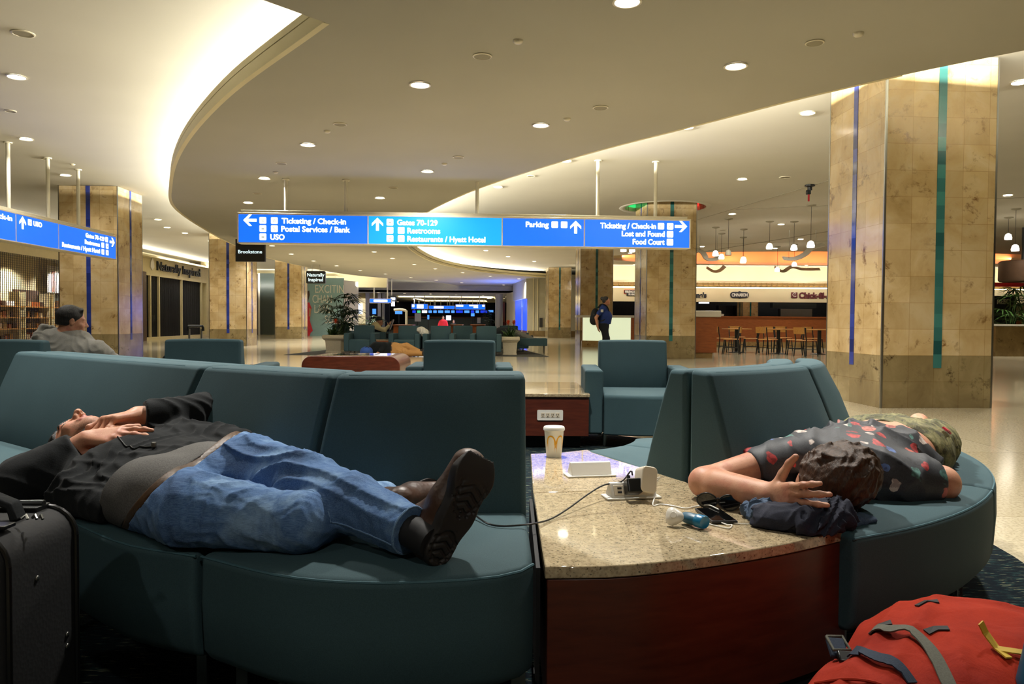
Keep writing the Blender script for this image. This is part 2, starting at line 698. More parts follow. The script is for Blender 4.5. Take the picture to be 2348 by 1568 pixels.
def m_ceiling(name, a, b):
    t = NT(name)
    v = t.coord()
    n = t.noise(v, 0.5, 2)
    t.col(t.ramp(n, [(0.3, rgb(a)), (0.7, rgb(b))]))
    t.set(Roughness=0.8)
    t.b.inputs['Specular IOR Level'].default_value = 0.25
    t.bump(t.noise(v, 90, 2), 0.04, 0.002)
    MATS[name] = t.m

def m_strip(name, a, b):
    """glass mosaic strip: short blocks of slightly different tint (by height)"""
    t = NT(name)
    v = t.coord(scale=(0.01, 0.01, 6.5))
    wn = t.n('ShaderNodeTexWhiteNoise', noise_dimensions='1D')
    sp = t.n('ShaderNodeSeparateXYZ')
    t.l(v, sp.inputs[0])
    fl = t.math('FLOOR', sp.outputs[2])
    t.l(fl, wn.inputs['W'])
    t.col(t.ramp(wn.outputs['Value'], [(0.0, rgb(a)), (1.0, rgb(b))]))
    t.set(Roughness=0.12)
    MATS[name] = t.m

m_terrazzo(); m_carpet(); m_granite(); m_denim(); m_shirt(); m_camo()
m_stone('travertine', rgb('#b89c6a'), rgb('#ccb385'), rgb('#d9c6a0'), rgb('#8a6a3c'))
m_stone('travertine_dark', rgb('#7d6d4c'), rgb('#8f7f5c'), rgb('#a3946f'), rgb('#5f4e30'))
m_wood('cherry_wood', '#43190f', '#5c2818', 0.38, (2, 2, 14))
m_wood('cherry_polished', '#45201600'[:7], '#5e2d1f', 0.22, (2, 14, 14))
m_wood('orange_wood', '#8a4a22', '#a65c2c', 0.4, (2, 14, 14))
m_wood('blond_wood', '#b07a38', '#c99248', 0.4, (14, 2, 14))
m_wood('slat_wood', '#8a6a34', '#b08a4a', 0.5, (14, 2, 14))
m_fabric('teal_fabric', '#30474d', '#3b545a', 420, 0.82, 0.12, 0.0)
m_fabric('teal_piping', '#385862', '#44666f', 420, 0.7, 0.05)
m_fabric('jean_thread', '#4f6f98', '#7f9fc0', 300, 0.85, 0.1)
m_fabric('black_fleece', '#0c0f11', '#15191b', 260, 0.95, 0.25, 0.03)
m_fabric('grey_rib', '#4a4947', '#6a6865', 300, 0.9, 0.3)
m_fabric('grey_hoodie', '#77766e', '#93918a', 260, 0.9, 0.2, 0.2)
m_fabric('navy_cloth', '#1d202c', '#2a2d3c', 300, 0.85, 0.2)
m_fabric('slate_cloth', '#3a4a60', '#51647d', 300, 0.85, 0.2)
m_fabric('uniform_blue', '#1c2f66', '#26408a', 300, 0.8, 0.1)
m_fabric('dark_trousers', '#14181c', '#20262b', 300, 0.85, 0.1)
m_fabric('khaki', '#a0743f', '#b98a52', 300, 0.85, 0.2)
m_fabric('grey_trousers', '#6c6a63', '#807e76', 300, 0.85, 0.2)
m_fabric('red_cloth', '#b81f2c', '#d42c38', 300, 0.8, 0.1)
m_fabric('rug_grey', '#3e3e3a', '#4c4c46', 120, 0.95, 0.3)
m_skin('skin_tan', '#c08a6c', '#b3705a', '#7a4c38')
m_skin('skin_pale', '#c08d70', '#b0735b', '#7a4a36')
m_skin('skin_far', '#b98a6d', '#a8735a', '#7a5040')
m_hair('hair_black', '#0c0b0b', '#1d1a18')
m_hair('hair_brown', '#241507', '#4a2c10')
m_leather('brown_leather', '#33231a', '#54392a', 0.45)
m_leather('black_leather', '#07080a', '#0d0f11', 0.75)
m_leather('sole_rubber', '#171413', '#221d1a', 0.6, 60, 0.1)
m_leather('belt_leather', '#3d2a1a', '#5a4028', 0.45)
m_nylon('red_nylon', '#7a1709', '#ab2f12')
m_nylon('dark_nylon', '#171b24', '#242a36')
m_nylon('charcoal_nylon', '#1a1c1e', '#26292b')
m_ceiling('soffit_shaded_paint', '#a5a191', '#aba797')  # ceiling paint darkened to put the low ceiling's dim light into its colour
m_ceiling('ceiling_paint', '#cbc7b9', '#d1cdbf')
m_ceiling('cream_paint', '#d8cda6', '#e0d6b2')
m_strip('teal_glass', '#1c4a4c', '#3f7a76')
m_strip('blue_glass', '#1d2a66', '#34459a')
plain('steel', '#9a9a94', 0.3, 1.0)
plain('dark_steel', '#3a3c3c', 0.4, 0.9)
plain('pole_white', '#d9d3bd', 0.4, 0, 0.5, 0, 0, 0.03)
plain('sign_frame', '#d3cbb2', 0.35, 0.1, 0.5, 0, 0, 0.03)
plain('white_plastic', '#dcdad2', 0.35, 0, 0.5, 0, 0, 0.03)
plain('cream_plastic', '#cfc4ae', 0.35, 0, 0.5, 0, 0, 0.03)
plain('cup_paper', '#e6e2da', 0.5, 0, 0.4, 0, 0, 0.03)
plain('cup_yellow', '#e5a51c', 0.5, 0, 0.4)
plain('black_plastic', '#131414', 0.3, 0, 0.5, 0, 0, 0.1)
plain('matte_black', '#17181a', 0.7, 0, 0.4, 0, 0, 0.1)
plain('screen_glass', '#08090a', 0.06, 0, 0.6)
plain('lens_dark', '#0d0d0e', 0.05, 0, 0.8)
plain('blue_plastic', '#156b95', 0.28, 0, 0.5, 0, 0, 0.1)
plain('blue_plastic_dark', '#11506a', 0.4, 0, 0.5, 0, 0, 0.1)
plain('strap_grey', '#5a5a50', 0.8, 0, 0.3, 300, 0.2, 0.15)
plain('strap_navy', '#273242', 0.8, 0, 0.3, 300, 0.2, 0.15)
plain('yellow_tag', '#c9a63a', 0.6, 0, 0.3, 0, 0, 0.1)
plain('planter_cream', '#cfc3a6', 0.7, 0, 0.4, 30, 0.1, 0.06)
plain('leaf_green', '#23401f', 0.5, 0, 0.4, 12, 0.1, 0.3)
plain('leaf_bright', '#3b5a26', 0.5, 0, 0.4, 12, 0.1, 0.3)
plain('flower_orange', '#d2562c', 0.6, 0, 0.3, 0, 0, 0.2)
plain('soil', '#2a2018', 0.95, 0, 0.2, 40, 0.4, 0.3)
plain('storefront_cream', '#cbbd92', 0.6, 0, 0.4, 0, 0, 0.04)
plain('brown_panel', '#4a3524', 0.5, 0, 0.4, 0, 0, 0.1)
plain('slate_panel', '#36413f', 0.4, 0, 0.5, 0, 0, 0.05)
plain('mural_blue', '#86a6aa', 0.6, 0, 0.4, 0, 0, 0.04)
plain('mural_letters', '#dedbd0', 0.6, 0, 0.4)
plain('poster_red', '#c02a3a', 0.6, 0, 0.4, 0, 0, 0.1)
plain('counter_white', '#d9d4c6', 0.4, 0, 0.5, 0, 0, 0.03)
plain('dark_room', '#1b1c1e', 0.7, 0, 0.3, 0, 0, 0.15)
plain('sign_black', '#1d1f20', 0.4, 0, 0.5, 0, 0, 0.05)
plain('speaker_grille', '#8f8872', 0.7, 0, 0.3, 200, 0.2, 0.1)
plain('wall_grey', '#a9a48e', 0.6, 0, 0.4, 0, 0, 0.03)
plain('maroon', '#5a1f26', 0.6, 0, 0.4, 0, 0, 0.05)
plain('navy_letters', '#20242e', 0.5, 0, 0.4)
plain('shelf_goods', '#9c8660', 0.6, 0, 0.4, 9, 0.0, 0.5)
plain('backpack_blue', '#2a4a8a', 0.7, 0, 0.3, 20, 0.2, 0.15)
plain('lip_pink', '#a8685c', 0.5, 0, 0.4)
plain('nail', '#d0a592', 0.35, 0, 0.5)
plain('clear_plastic', '#d8d4c8', 0.3, 0, 0.5, 0, 0, 0.04)
glow('lamp_white', '#fff6e6', 14.0)
glow('lamp_far', '#fff4e0', 7.0)
glow('sign_blue', '#0a50d8', 1.5, rgb('#0a3fae'))
glow('sign_cyan', '#0c74e8', 1.6, rgb('#0a5fc8'))
glow('sign_white', '#ffffff', 2.2, rgb('#f4f4f4'))
glow('icon_white', '#fdfdf6', 1.05, rgb('#f4f4f4'))
glow('icon_ink', '#a9b4b0', 0.6, rgb('#8a9490'))
glow('shop_letters', '#cfe6ea', 0.9)
glow('desk_panel', '#e6f0cc', 0.5)
glow('screen_blue', '#3f7de8', 1.3)
glow('screen_deep', '#0f2fc0', 1.0)
glow('screen_white', '#dfeaff', 1.6)
glow('screen_green', '#3fb07a', 1.0)
glow('red_neon', '#ff2a20', 2.0)
glow('green_neon', '#2fd070', 0.8)
glow('cove_tube', '#fff0c8', 6.0)
# ------------------------------------------------------------------ soft bodies: distance field on a grid -> one smooth surface
def vnorm(v):
    v = np.asarray(v, float)
    return v / max(1e-9, np.linalg.norm(v))

def cap(a, b, ra, rb, k=0.02, flat=None, fold=None, sub=False):
    """tapered limb from a to b; flat=(dir, factor): factor>1 widens it along dir; fold=(amp, waves, phase)"""
    return dict(t='cap', a=np.array(a, float), b=np.array(b, float), ra=ra, rb=rb, k=k, flat=flat, fold=fold, sub=sub)

def ell(c, r, R=None, k=0.02, sub=False):
    return dict(t='ell', c=np.array(c, float), r=np.array(r, float), R=None if R is None else np.array(R, float), k=k, sub=sub)

def rbx(c, h, r, R=None, k=0.02, sub=False):
    return dict(t='box', c=np.array(c, float), h=np.array(h, float), rad=r, R=None if R is None else np.array(R, float), k=k, sub=sub)

def chain(pts, rs, k=0.015, **kw):
    return [cap(pts[i], pts[i + 1], rs[i], rs[i + 1], k, **kw) for i in range(len(pts) - 1)]

def cutp(f):
    """cut applied to the prims listed before it"""
    return dict(t='cut', f=f, sub=True)

def frame(x, z):
    """rows x,y,z of an orthonormal frame (x kept, z made perpendicular)"""
    x = vnorm(x)
    z = np.asarray(z, float)
    z = vnorm(z - x * np.dot(x, z))
    return np.array([x, np.cross(z, x), z])

def _pd(p, X, Y, Z):
    if p['t'] == 'cap':
        a, b = p['a'], p['b']
        px, py, pz = X - a[0], Y - a[1], Z - a[2]
        d = b - a
        if p['flat'] is not None:
            ax, fac = vnorm(p['flat'][0]), p['flat'][1]
            s = (px * ax[0] + py * ax[1] + pz * ax[2]) * (1 / fac - 1)
            px, py, pz = px + s * ax[0], py + s * ax[1], pz + s * ax[2]
            d = d + ax * (np.dot(d, ax) * (1 / fac - 1))
        L2 = max(1e-9, float(np.dot(d, d)))
        h = np.clip((px * d[0] + py * d[1] + pz * d[2]) / L2, 0, 1)
        r = p['ra'] + (p['rb'] - p['ra']) * h
        dist = np.sqrt((px - d[0] * h) ** 2 + (py - d[1] * h) ** 2 + (pz - d[2] * h) ** 2) - r
        if p['fold']:
            amp, n, ph = p['fold']
            o = vnorm(np.cross(d, [0.3, 0.2, 1.0]))
            q = (px * o[0] + py * o[1] + pz * o[2]) / max(p['ra'], p['rb'])
            ww = np.sin(2 * PI * n * h + 1.3 * q + ph + 0.7 * np.sin(3.1 * q + ph))
            dist = dist - amp * (1 - 2 * np.abs(ww)) * np.sin(PI * np.clip(h * 0.96 + 0.02, 0, 1)) ** 0.5
        return dist
    if p['t'] == 'ell':
        px, py, pz = X - p['c'][0], Y - p['c'][1], Z - p['c'][2]
        if p['R'] is not None:
            R = p['R']
            px, py, pz = (px * R[0, 0] + py * R[0, 1] + pz * R[0, 2], px * R[1, 0] + py * R[1, 1] + pz * R[1, 2], px * R[2, 0] + py * R[2, 1] + pz * R[2, 2])
        r = p['r']
        k0 = np.sqrt((px / r[0]) ** 2 + (py / r[1]) ** 2 + (pz / r[2]) ** 2)
        k1 = np.sqrt((px / r[0] ** 2) ** 2 + (py / r[1] ** 2) ** 2 + (pz / r[2] ** 2) ** 2)
        return np.where(k1 > 1e-9, k0 * (k0 - 1) / np.maximum(k1, 1e-9), -r.min())
    px, py, pz = X - p['c'][0], Y - p['c'][1], Z - p['c'][2]
    if p['R'] is not None:
        R = p['R']
        px, py, pz = (px * R[0, 0] + py * R[0, 1] + pz * R[0, 2], px * R[1, 0] + py * R[1, 1] + pz * R[1, 2], px * R[2, 0] + py * R[2, 1] + pz * R[2, 2])
    h, rad = p['h'], p['rad']
    qx, qy, qz = np.abs(px) - h[0] + rad, np.abs(py) - h[1] + rad, np.abs(pz) - h[2] + rad
    return np.sqrt(np.maximum(qx, 0) ** 2 + np.maximum(qy, 0) ** 2 + np.maximum(qz, 0) ** 2) + np.minimum(np.maximum(qx, np.maximum(qy, qz)), 0) - rad

def _bb(p):
    if p['t'] == 'cap':
        r = max(p['ra'], p['rb']) * (p['flat'][1] if p['flat'] is not None and p['flat'][1] > 1 else 1.0) + (abs(p['fold'][0]) if p['fold'] else 0)
        return np.minimum(p['a'], p['b']) - r, np.maximum(p['a'], p['b']) + r
    if p['t'] == 'ell':
        r = p['r'].max() if p['R'] is not None else p['r']
        return p['c'] - r, p['c'] + r
    r = np.linalg.norm(p['h']) if p['R'] is not None else p['h']
    return p['c'] - r, p['c'] + r

def wrinkle(X, Y, Z, dirs, freq, seed=0, sharp=True):
    """crease field in 0..1 running across the given directions"""
    out = 0
    r = random.Random(seed)
    for i, d in enumerate(dirs):
        d = vnorm(d)
        f = freq * (0.8 + 0.5 * r.random())
        q = (X * d[0] + Y * d[1] + Z * d[2]) * f + r.random() * 6
        o1, o2 = vnorm([r.uniform(-1, 1) for _ in range(3)]), vnorm([r.uniform(-1, 1) for _ in range(3)])
        q = q + 1.6 * np.sin((X * o1[0] + Y * o1[1] + Z * o1[2]) * f * 0.45 + r.random() * 6) + 0.9 * np.sin((X * o2[0] + Y * o2[1] + Z * o2[2]) * f * 0.9)
        m = 0.55 + 0.45 * np.sin((X * o2[0] + Y * o2[1] + Z * o2[2]) * f * 0.3 + r.random() * 6)
        out = out + ((1 - np.abs(np.sin(q))) ** 1.4 if sharp else 0.5 + 0.5 * np.sin(q)) * m
    return out * 1.9 / len(dirs)

def field(prims, h, pad=0.03, post=None, cut=None):
    los, his = zip(*[_bb(p) for p in prims if p['t'] != 'cut' and not p['sub']])
    lo = np.min(los, axis=0) - pad
    hi = np.max(his, axis=0) + pad
    n = np.ceil((hi - lo) / h).astype(int) + 1
    F = np.full(n, 0.5, np.float32)
    ax = [lo[i] + h * np.arange(n[i]) for i in range(3)]
    for p in prims:
        if p['t'] == 'cut':
            X, Y, Z = np.meshgrid(*ax, indexing='ij', sparse=True)
            F = np.maximum(F, p['f'](X, Y, Z).astype(np.float32))
            continue
        a, b = _bb(p)
        m = 2 * p['k'] + 3 * h + 0.006
        i0 = np.maximum(((a - m - lo) / h).astype(int), 0)
        i1 = np.minimum(((b + m - lo) / h).astype(int) + 2, n)
        if (i1 <= i0).any():
            continue
        sl = tuple(slice(i0[i], i1[i]) for i in range(3))
        X, Y, Z = np.meshgrid(*[ax[i][sl[i]] for i in range(3)], indexing='ij', sparse=True)
        d = _pd(p, X, Y, Z).astype(np.float32)
        f = F[sl]
        k = max(p['k'], 1e-4)
        if p['sub']:
            d = -d
            hh = np.maximum(k - np.abs(f - d), 0) / k
            F[sl] = np.maximum(f, d) + hh * hh * k * 0.25
        else:
            hh = np.maximum(k - np.abs(f - d), 0) / k
            F[sl] = np.minimum(f, d) - hh * hh * k * 0.25
    if post is not None or cut is not None:
        X, Y, Z = np.meshgrid(*ax, indexing='ij', sparse=True)
        if post is not None:
            F += post(X, Y, Z).astype(np.float32)
        if cut is not None:
            for c in (cut if isinstance(cut, list) else [cut]):
                F = np.maximum(F, c(X, Y, Z).astype(np.float32))
    return F, lo

def surface(F, lo, h):
    """naive surface nets"""
    S = F < 0
    C = [(i, j, k) for i in (0, 1) for j in (0, 1) for k in (0, 1)]
    nx, ny, nz = F.shape
    cnt = np.zeros((nx - 1, ny - 1, nz - 1), np.int8)
    for i, j, k in C:
        cnt += S[i:nx - 1 + i, j:ny - 1 + j, k:nz - 1 + k]
    act = (cnt > 0) & (cnt < 8)
    I = np.argwhere(act)
    idx = np.full(act.shape, -1, np.int32)
    idx[act] = np.arange(len(I))
    val = [F[I[:, 0] + i, I[:, 1] + j, I[:, 2] + k] for i, j, k in C]
    pos = np.zeros((len(I), 3))
    num = np.zeros(len(I))
    for a in range(8):
        for b in range(a + 1, 8):
            if sum(abs(C[a][q] - C[b][q]) for q in range(3)) != 1:
                continue
            m = (val[a] < 0) != (val[b] < 0)
            t = np.where(m, val[a] / np.where(np.abs(val[a] - val[b]) < 1e-12, 1, val[a] - val[b]), 0)
            ca, cb = np.array(C[a]), np.array(C[b])
            pos += np.where(m[:, None], ca + (cb - ca) * t[:, None], 0)
            num += m
    pos = lo + h * (I + pos / num[:, None])
    quads = []
    for ax in range(3):
        s0 = [slice(None)] * 3
        s1 = [slice(None)] * 3
        s0[ax] = slice(0, -1)
        s1[ax] = slice(1, None)
        A, B = S[tuple(s0)], S[tuple(s1)]
        E = np.argwhere(A != B)
        o1, o2 = (ax + 1) % 3, (ax + 2) % 3
        ok = (E[:, o1] > 0) & (E[:, o2] > 0) & (E[:, o1] < F.shape[o1] - 1) & (E[:, o2] < F.shape[o2] - 1)
        E = E[ok]
        flip = A[E[:, 0], E[:, 1], E[:, 2]]
        def cell(d1, d2):
            q = E.copy()
            q[:, o1] += d1
            q[:, o2] += d2
            return idx[q[:, 0], q[:, 1], q[:, 2]]
        a, b, c, d = cell(-1, -1), cell(0, -1), cell(0, 0), cell(-1, 0)
        Q = np.stack([a, b, c, d], 1)
        Q = np.where(flip[:, None], Q, Q[:, ::-1])
        quads.append(Q)
    Q = np.concatenate(quads)
    return pos, Q

def smooth_pts(P, Q, it=2, lam=0.5):
    n = len(P)
    e = np.concatenate([Q[:, [0, 1]], Q[:, [1, 2]], Q[:, [2, 3]], Q[:, [3, 0]]])
    e = np.concatenate([e, e[:, ::-1]])
    deg = np.bincount(e[:, 0], minlength=n)[:, None]
    for _ in range(it):
        s = np.stack([np.bincount(e[:, 0], weights=P[e[:, 1], k], minlength=n) for k in range(3)], 1)
        P = P + lam * (s / np.maximum(deg, 1) - P)
    return P

def soft(name, prims, h, mat, parent=None, it=2, post=None, cut=None, mats=None, pick=None, keep_largest=False):
    F, lo = field(prims, h, post=post, cut=cut)
    P, Q = surface(F, lo, h)
    P = smooth_pts(P, Q, it)
    me = bpy.data.meshes.new(name)
    me.vertices.add(len(P))
    me.vertices.foreach_set('co', P.astype(np.float32).ravel())
    me.loops.add(len(Q) * 4)
    me.loops.foreach_set('vertex_index', Q.astype(np.int32).ravel())
    me.polygons.add(len(Q))
    me.polygons.foreach_set('loop_start', np.arange(len(Q), dtype=np.int32) * 4)
    me.polygons.foreach_set('use_smooth', np.ones(len(Q), bool))
    me.update(calc_edges=True)
    me.validate()
    for m in (mats or [mat]):
        me.materials.append(MATS[m] if isinstance(m, str) else m)
    if pick is not None:
        cen = P[Q].mean(axis=1)
        me.polygons.foreach_set('material_index', pick(cen).astype(np.int32))
    o = bpy.data.objects.new(name, me)
    COL.objects.link(o)
    if parent is not None:
        o.parent = parent
    return o

def hand(wrist, fdir, back, thumb_side, curl=(15, 25, 15), spread=4.0, sc=1.0, thumb=None, curls=None, k=0.006):
    """five-fingered hand. fdir: wrist->knuckles, back: out of the back of the hand, thumb_side: +1/-1 (side of `side` axis)"""
    f = vnorm(fdir)
    n = vnorm(np.asarray(back, float) - f * np.dot(f, back))
    s = np.cross(n, f) * thumb_side            # towards the thumb
    w = np.asarray(wrist, float)
    P = []
    kn = w + f * 0.085 * sc
    for j, o in enumerate((0.028, 0.010, -0.009, -0.026)):
        a = w + s * o * 0.55 * sc + f * 0.005 * sc
        b = kn + s * o * sc + f * (0.004, 0.008, 0.003, -0.008)[j] * sc
        P.append(cap(a, b, 0.0155 * sc, 0.0125 * sc, 0.012))
        L = np.array((0.043, 0.049, 0.045, 0.034)) * sc
        cc = (curls[j] if curls is not None else curl)
        ang = 0.0
        sp = math.radians((1.5, 0.5, -0.5, -1.5)[j] * spread)
        d0 = vnorm(f * math.cos(sp) + s * math.sin(sp))
        p = b
        r = (0.0092, 0.0096, 0.0092, 0.0080)[j] * sc
        for q, fr in enumerate((1.0, 0.62, 0.5)):
            ang += math.radians(cc[q])
            d = d0 * math.cos(ang) - n * math.sin(ang)
            e = p + d * L[j] * fr
            P.append(cap(p, e, r, r * (0.93 if q < 2 else 0.85), k))
            P.append(ell(p + n * 0.0015, (r * 1.06,) * 3, None, 0.004))
            p = e
            r *= 0.92
    t0 = w + s * 0.022 * sc + f * 0.018 * sc - n * 0.006 * sc
    td = thumb if thumb is not None else (f * 0.75 + s * 0.62 - n * 0.25)
    td = vnorm(td)
    t1 = t0 + vnorm(td + s * 0.25) * 0.042 * sc
    t2 = t1 + td * 0.034 * sc
    t3 = t2 + vnorm(td + f * 0.25 - s * 0.1) * 0.027 * sc
    P += [cap(t0, t1, 0.0165 * sc, 0.0125 * sc, 0.012), cap(t1, t2, 0.0118 * sc, 0.0105 * sc, k), cap(t2, t3, 0.0105 * sc, 0.0088 * sc, k)]
    return P
# ------------------------------------------------------------------ the hall: floor, ceilings, columns, walls
ZU, ZS = 4.0, 3.55            # high ceiling, underside of the low ceiling
HROT = 0.063                  # the hall runs 3.6 degrees to the left of the view

b = MB(); b.b2(-24, 30, -6, 95, -0.1, 0.0)
struct(b.build('floor', 'terrazzo'))

# low ceiling: free-form plate with a swept left edge and a round bay on its right
L_edge = catmull([(-1.62, 6.7, 0), (-3.38, 9.0, 0), (-5.06, 11.7, 0), (-6.57, 14.7, 0), (-7.9, 17.9, 0), (-9.0, 22.6, 0),
                  (-9.75, 26.8, 0), (-10.3, 31.6, 0), (-10.2, 37, 0), (-9.5, 43, 0), (-7.6, 47.6, 0), (-5.2, 51.8, 0), (-4.0, 57, 0)], 8)
R_edge = catmull([(8.2, 4.4, 0), (4.87, 7.2, 0), (3.5, 8.6, 0), (2.45, 10.0, 0), (0.88, 12.2, 0), (-1.0, 15.6, 0), (-2.6, 20.0, 0), (-3.6, 25.6, 0),
                  (-3.75, 30.0, 0), (-3.5, 34, 0), (-2.75, 37.6, 0), (-1.4, 41.2, 0), (0.4, 43.8, 0), (1.95, 45.2, 0)], 8)
plate = [(p.x, p.y) for p in L_edge] + [(7.5, 57.0), (7.5, 46.5)] + [(p.x, p.y) for p in reversed(R_edge)] + [(8.2, -5.5), (-8.0, -5.5), (-8.0, -0.83)]
struct(fill_plate([plate], ZS, ZS + 0.2).build('ceiling_low', 'soffit_shaded_paint'))

# high ceiling with the round opening around a column and the long dome over the food court
RING_C, RING_R = (4.05, 20.3), 1.08
DOME_C, DOME_A, DOME_B = (15.2, 36.3), 11.0, 3.9
def circ(c, a, b2, n, rev=False):
    pts = [(c[0] + a * math.cos(2 * PI * k / n), c[1] + b2 * math.sin(2 * PI * k / n)) for k in range(n)]
    return pts[::-1] if rev else pts
struct(fill_plate([[(-24, -6), (30, -6), (30, 58), (-24, 58)], circ(RING_C, RING_R, RING_R, 40, True), circ(DOME_C, DOME_A, DOME_B, 64, True)], ZU, ZU + 0.12).build('ceiling_high', 'ceiling_paint'))
b = MB(); b.b2(-24, 30, -6, 58, 5.2, 5.3)
struct(b.build('ceiling_slab', 'dark_room'))
# thin expansion joints of the right-hand ceiling
for k, (p0, p1) in enumerate((((10.9, 24.0), (7.3, 36.0)), ((6.0, 20.5), (16, 17)), ((5.4, 23), (7.0, 15)), ((6.6, 30), (14, 27.5)))):
    a0, a1 = Vector((*p0, ZU - 0.003)), Vector((*p1, ZU - 0.003))
    m = MB(); m.ribbon([a0, a1], 0.10 if k == 0 else 0.025, 0.006)
    struct(m.build('trim_%d' % (20 + k), 'speaker_grille'))

def edge_band(name, edge, i0, i1, off, z0, z1, mat, thick=0.05):
    """upright band following the edge of the low ceiling; off moves it outward"""
    m = MB(); rows = []
    for i in range(i0, i1):
        p = edge[i]
        t = (edge[min(i + 1, len(edge) - 1)] - edge[max(i - 1, 0)]).normalized()
        nrm = Vector((-t.y, t.x, 0))
        a = p + nrm * off
        c = p + nrm * (off - thick)
        rows.append([(a.x, a.y, z0), (a.x, a.y, z1), (c.x, c.y, z1), (c.x, c.y, z0)])
    m.sweep(rows)
    return struct(m.build(name, mat, smooth=True))
nL = len(L_edge)
nL = len(L_edge)
edge_band('trim_1', L_edge, 0, nL, 0.050, ZS - 0.002, ZS + 0.026, 'cream_paint', 0.06)
edge_band('trim_2', L_edge, 0, nL, 0.010, ZS + 0.026, ZS + 0.044, 'dark_room', 0.03)
edge_band('trim_3', L_edge, 0, nL, 0.030, ZS + 0.044, ZS + 0.150, 'cream_paint', 0.05)
edge_band('trim_4', L_edge, 0, nL, 0.012, ZS + 0.150, ZS + 0.162, 'dark_room', 0.03)
edge_band('trim_5', L_edge, 0, nL, 0.030, ZS + 0.162, ZS + 0.235, 'cream_paint', 0.05)
nL = len(L_edge)
Rr = R_edge[::-1]
nR = len(Rr)
edge_band('trim_6', Rr, 0, nR - 12, 0.030, ZS - 0.002, ZS + 0.10, 'cream_paint', 0.05)
edge_band('trim_7', Rr, 0, nR - 12, 0.010, ZS + 0.10, ZS + 0.115, 'dark_room', 0.03)
edge_band('trim_8', Rr, 0, nR - 12, 0.10, ZS + 0.115, ZS + 0.235, 'cream_paint', 0.04)

# cove lamps lying on top of the low ceiling, behind its upstand
def cove(edge, i0, i1, step, inset, power, col=(1, 0.95, 0.80)):
    for i in range(i0, i1, step):
        p, q = edge[i], edge[min(i + step, len(edge) - 1)]
        if (q - p).length < 0.05:
            continue
        t = (q - p).normalized()
        nrm = Vector((-t.y, t.x, 0))
        c = (p + q) / 2 - nrm * inset
        o = area('cove_lamp', (c.x, c.y, ZS + 0.215), (nrm.x * 0.55, nrm.y * 0.55, 0.85), (q - p).length * 0.95, 0.10, power * (q - p).length, col)
        o.rotation_euler = Matrix((t, Vector((nrm.x * 0.55, nrm.y * 0.55, 0.85)).normalized().cross(t) * -1, -Vector((nrm.x * 0.55, nrm.y * 0.55, 0.85)).normalized())).transposed().to_euler()
COVE_L = 80
cove(L_edge, 0, nL, 4, 0.80, COVE_L)
cove(Rr, 0, nR - 50, 4, 0.80, COVE_L * 0.9)
cove(Rr, nR - 50, nR - 2, 4, 0.55, COVE_L * 1.9)

# dome of the food court: deep round recess lit warm red from its ledge
m = MB(); rows = []
for k in range(65):
    a = 2 * PI * k / 64
    ring = []
    for sx, z in ((1.0, ZU + 0.12), (0.985, ZU + 0.25), (1.02, ZU + 0.95), (1.06, ZU + 0.95), (1.06, ZU + 0.12)):
        ring.append((DOME_C[0] + DOME_A * sx * math.cos(a), DOME_C[1] + DOME_B * (sx if sx == 1 else sx * 1.02) * math.sin(a), z))
    rows.append(ring)
m.sweep(rows, caps=False)
struct(m.build('trim_9', 'cream_paint', smooth=True))
m = MB(); m.prism(circ(DOME_C, DOME_A * 1.08, DOME_B * 1.1, 48), ZU + 0.95, ZU + 1.0)
struct(m.build('ceiling_dome', 'cream_paint'))
for k in range(7):
    x = DOME_C[0] - 9 + 3 * k
    yy = DOME_C[1] + DOME_B * math.sqrt(max(0.05, 1 - ((x - DOME_C[0]) / DOME_A) ** 2)) - 0.5
    strip_light('dome_lamp', (x - 1.4, yy, ZU + 0.22), (x + 1.4, yy, ZU + 0.22), (0, 0.6, 0.4), 0.1, 22, (1, 0.24, 0.10))

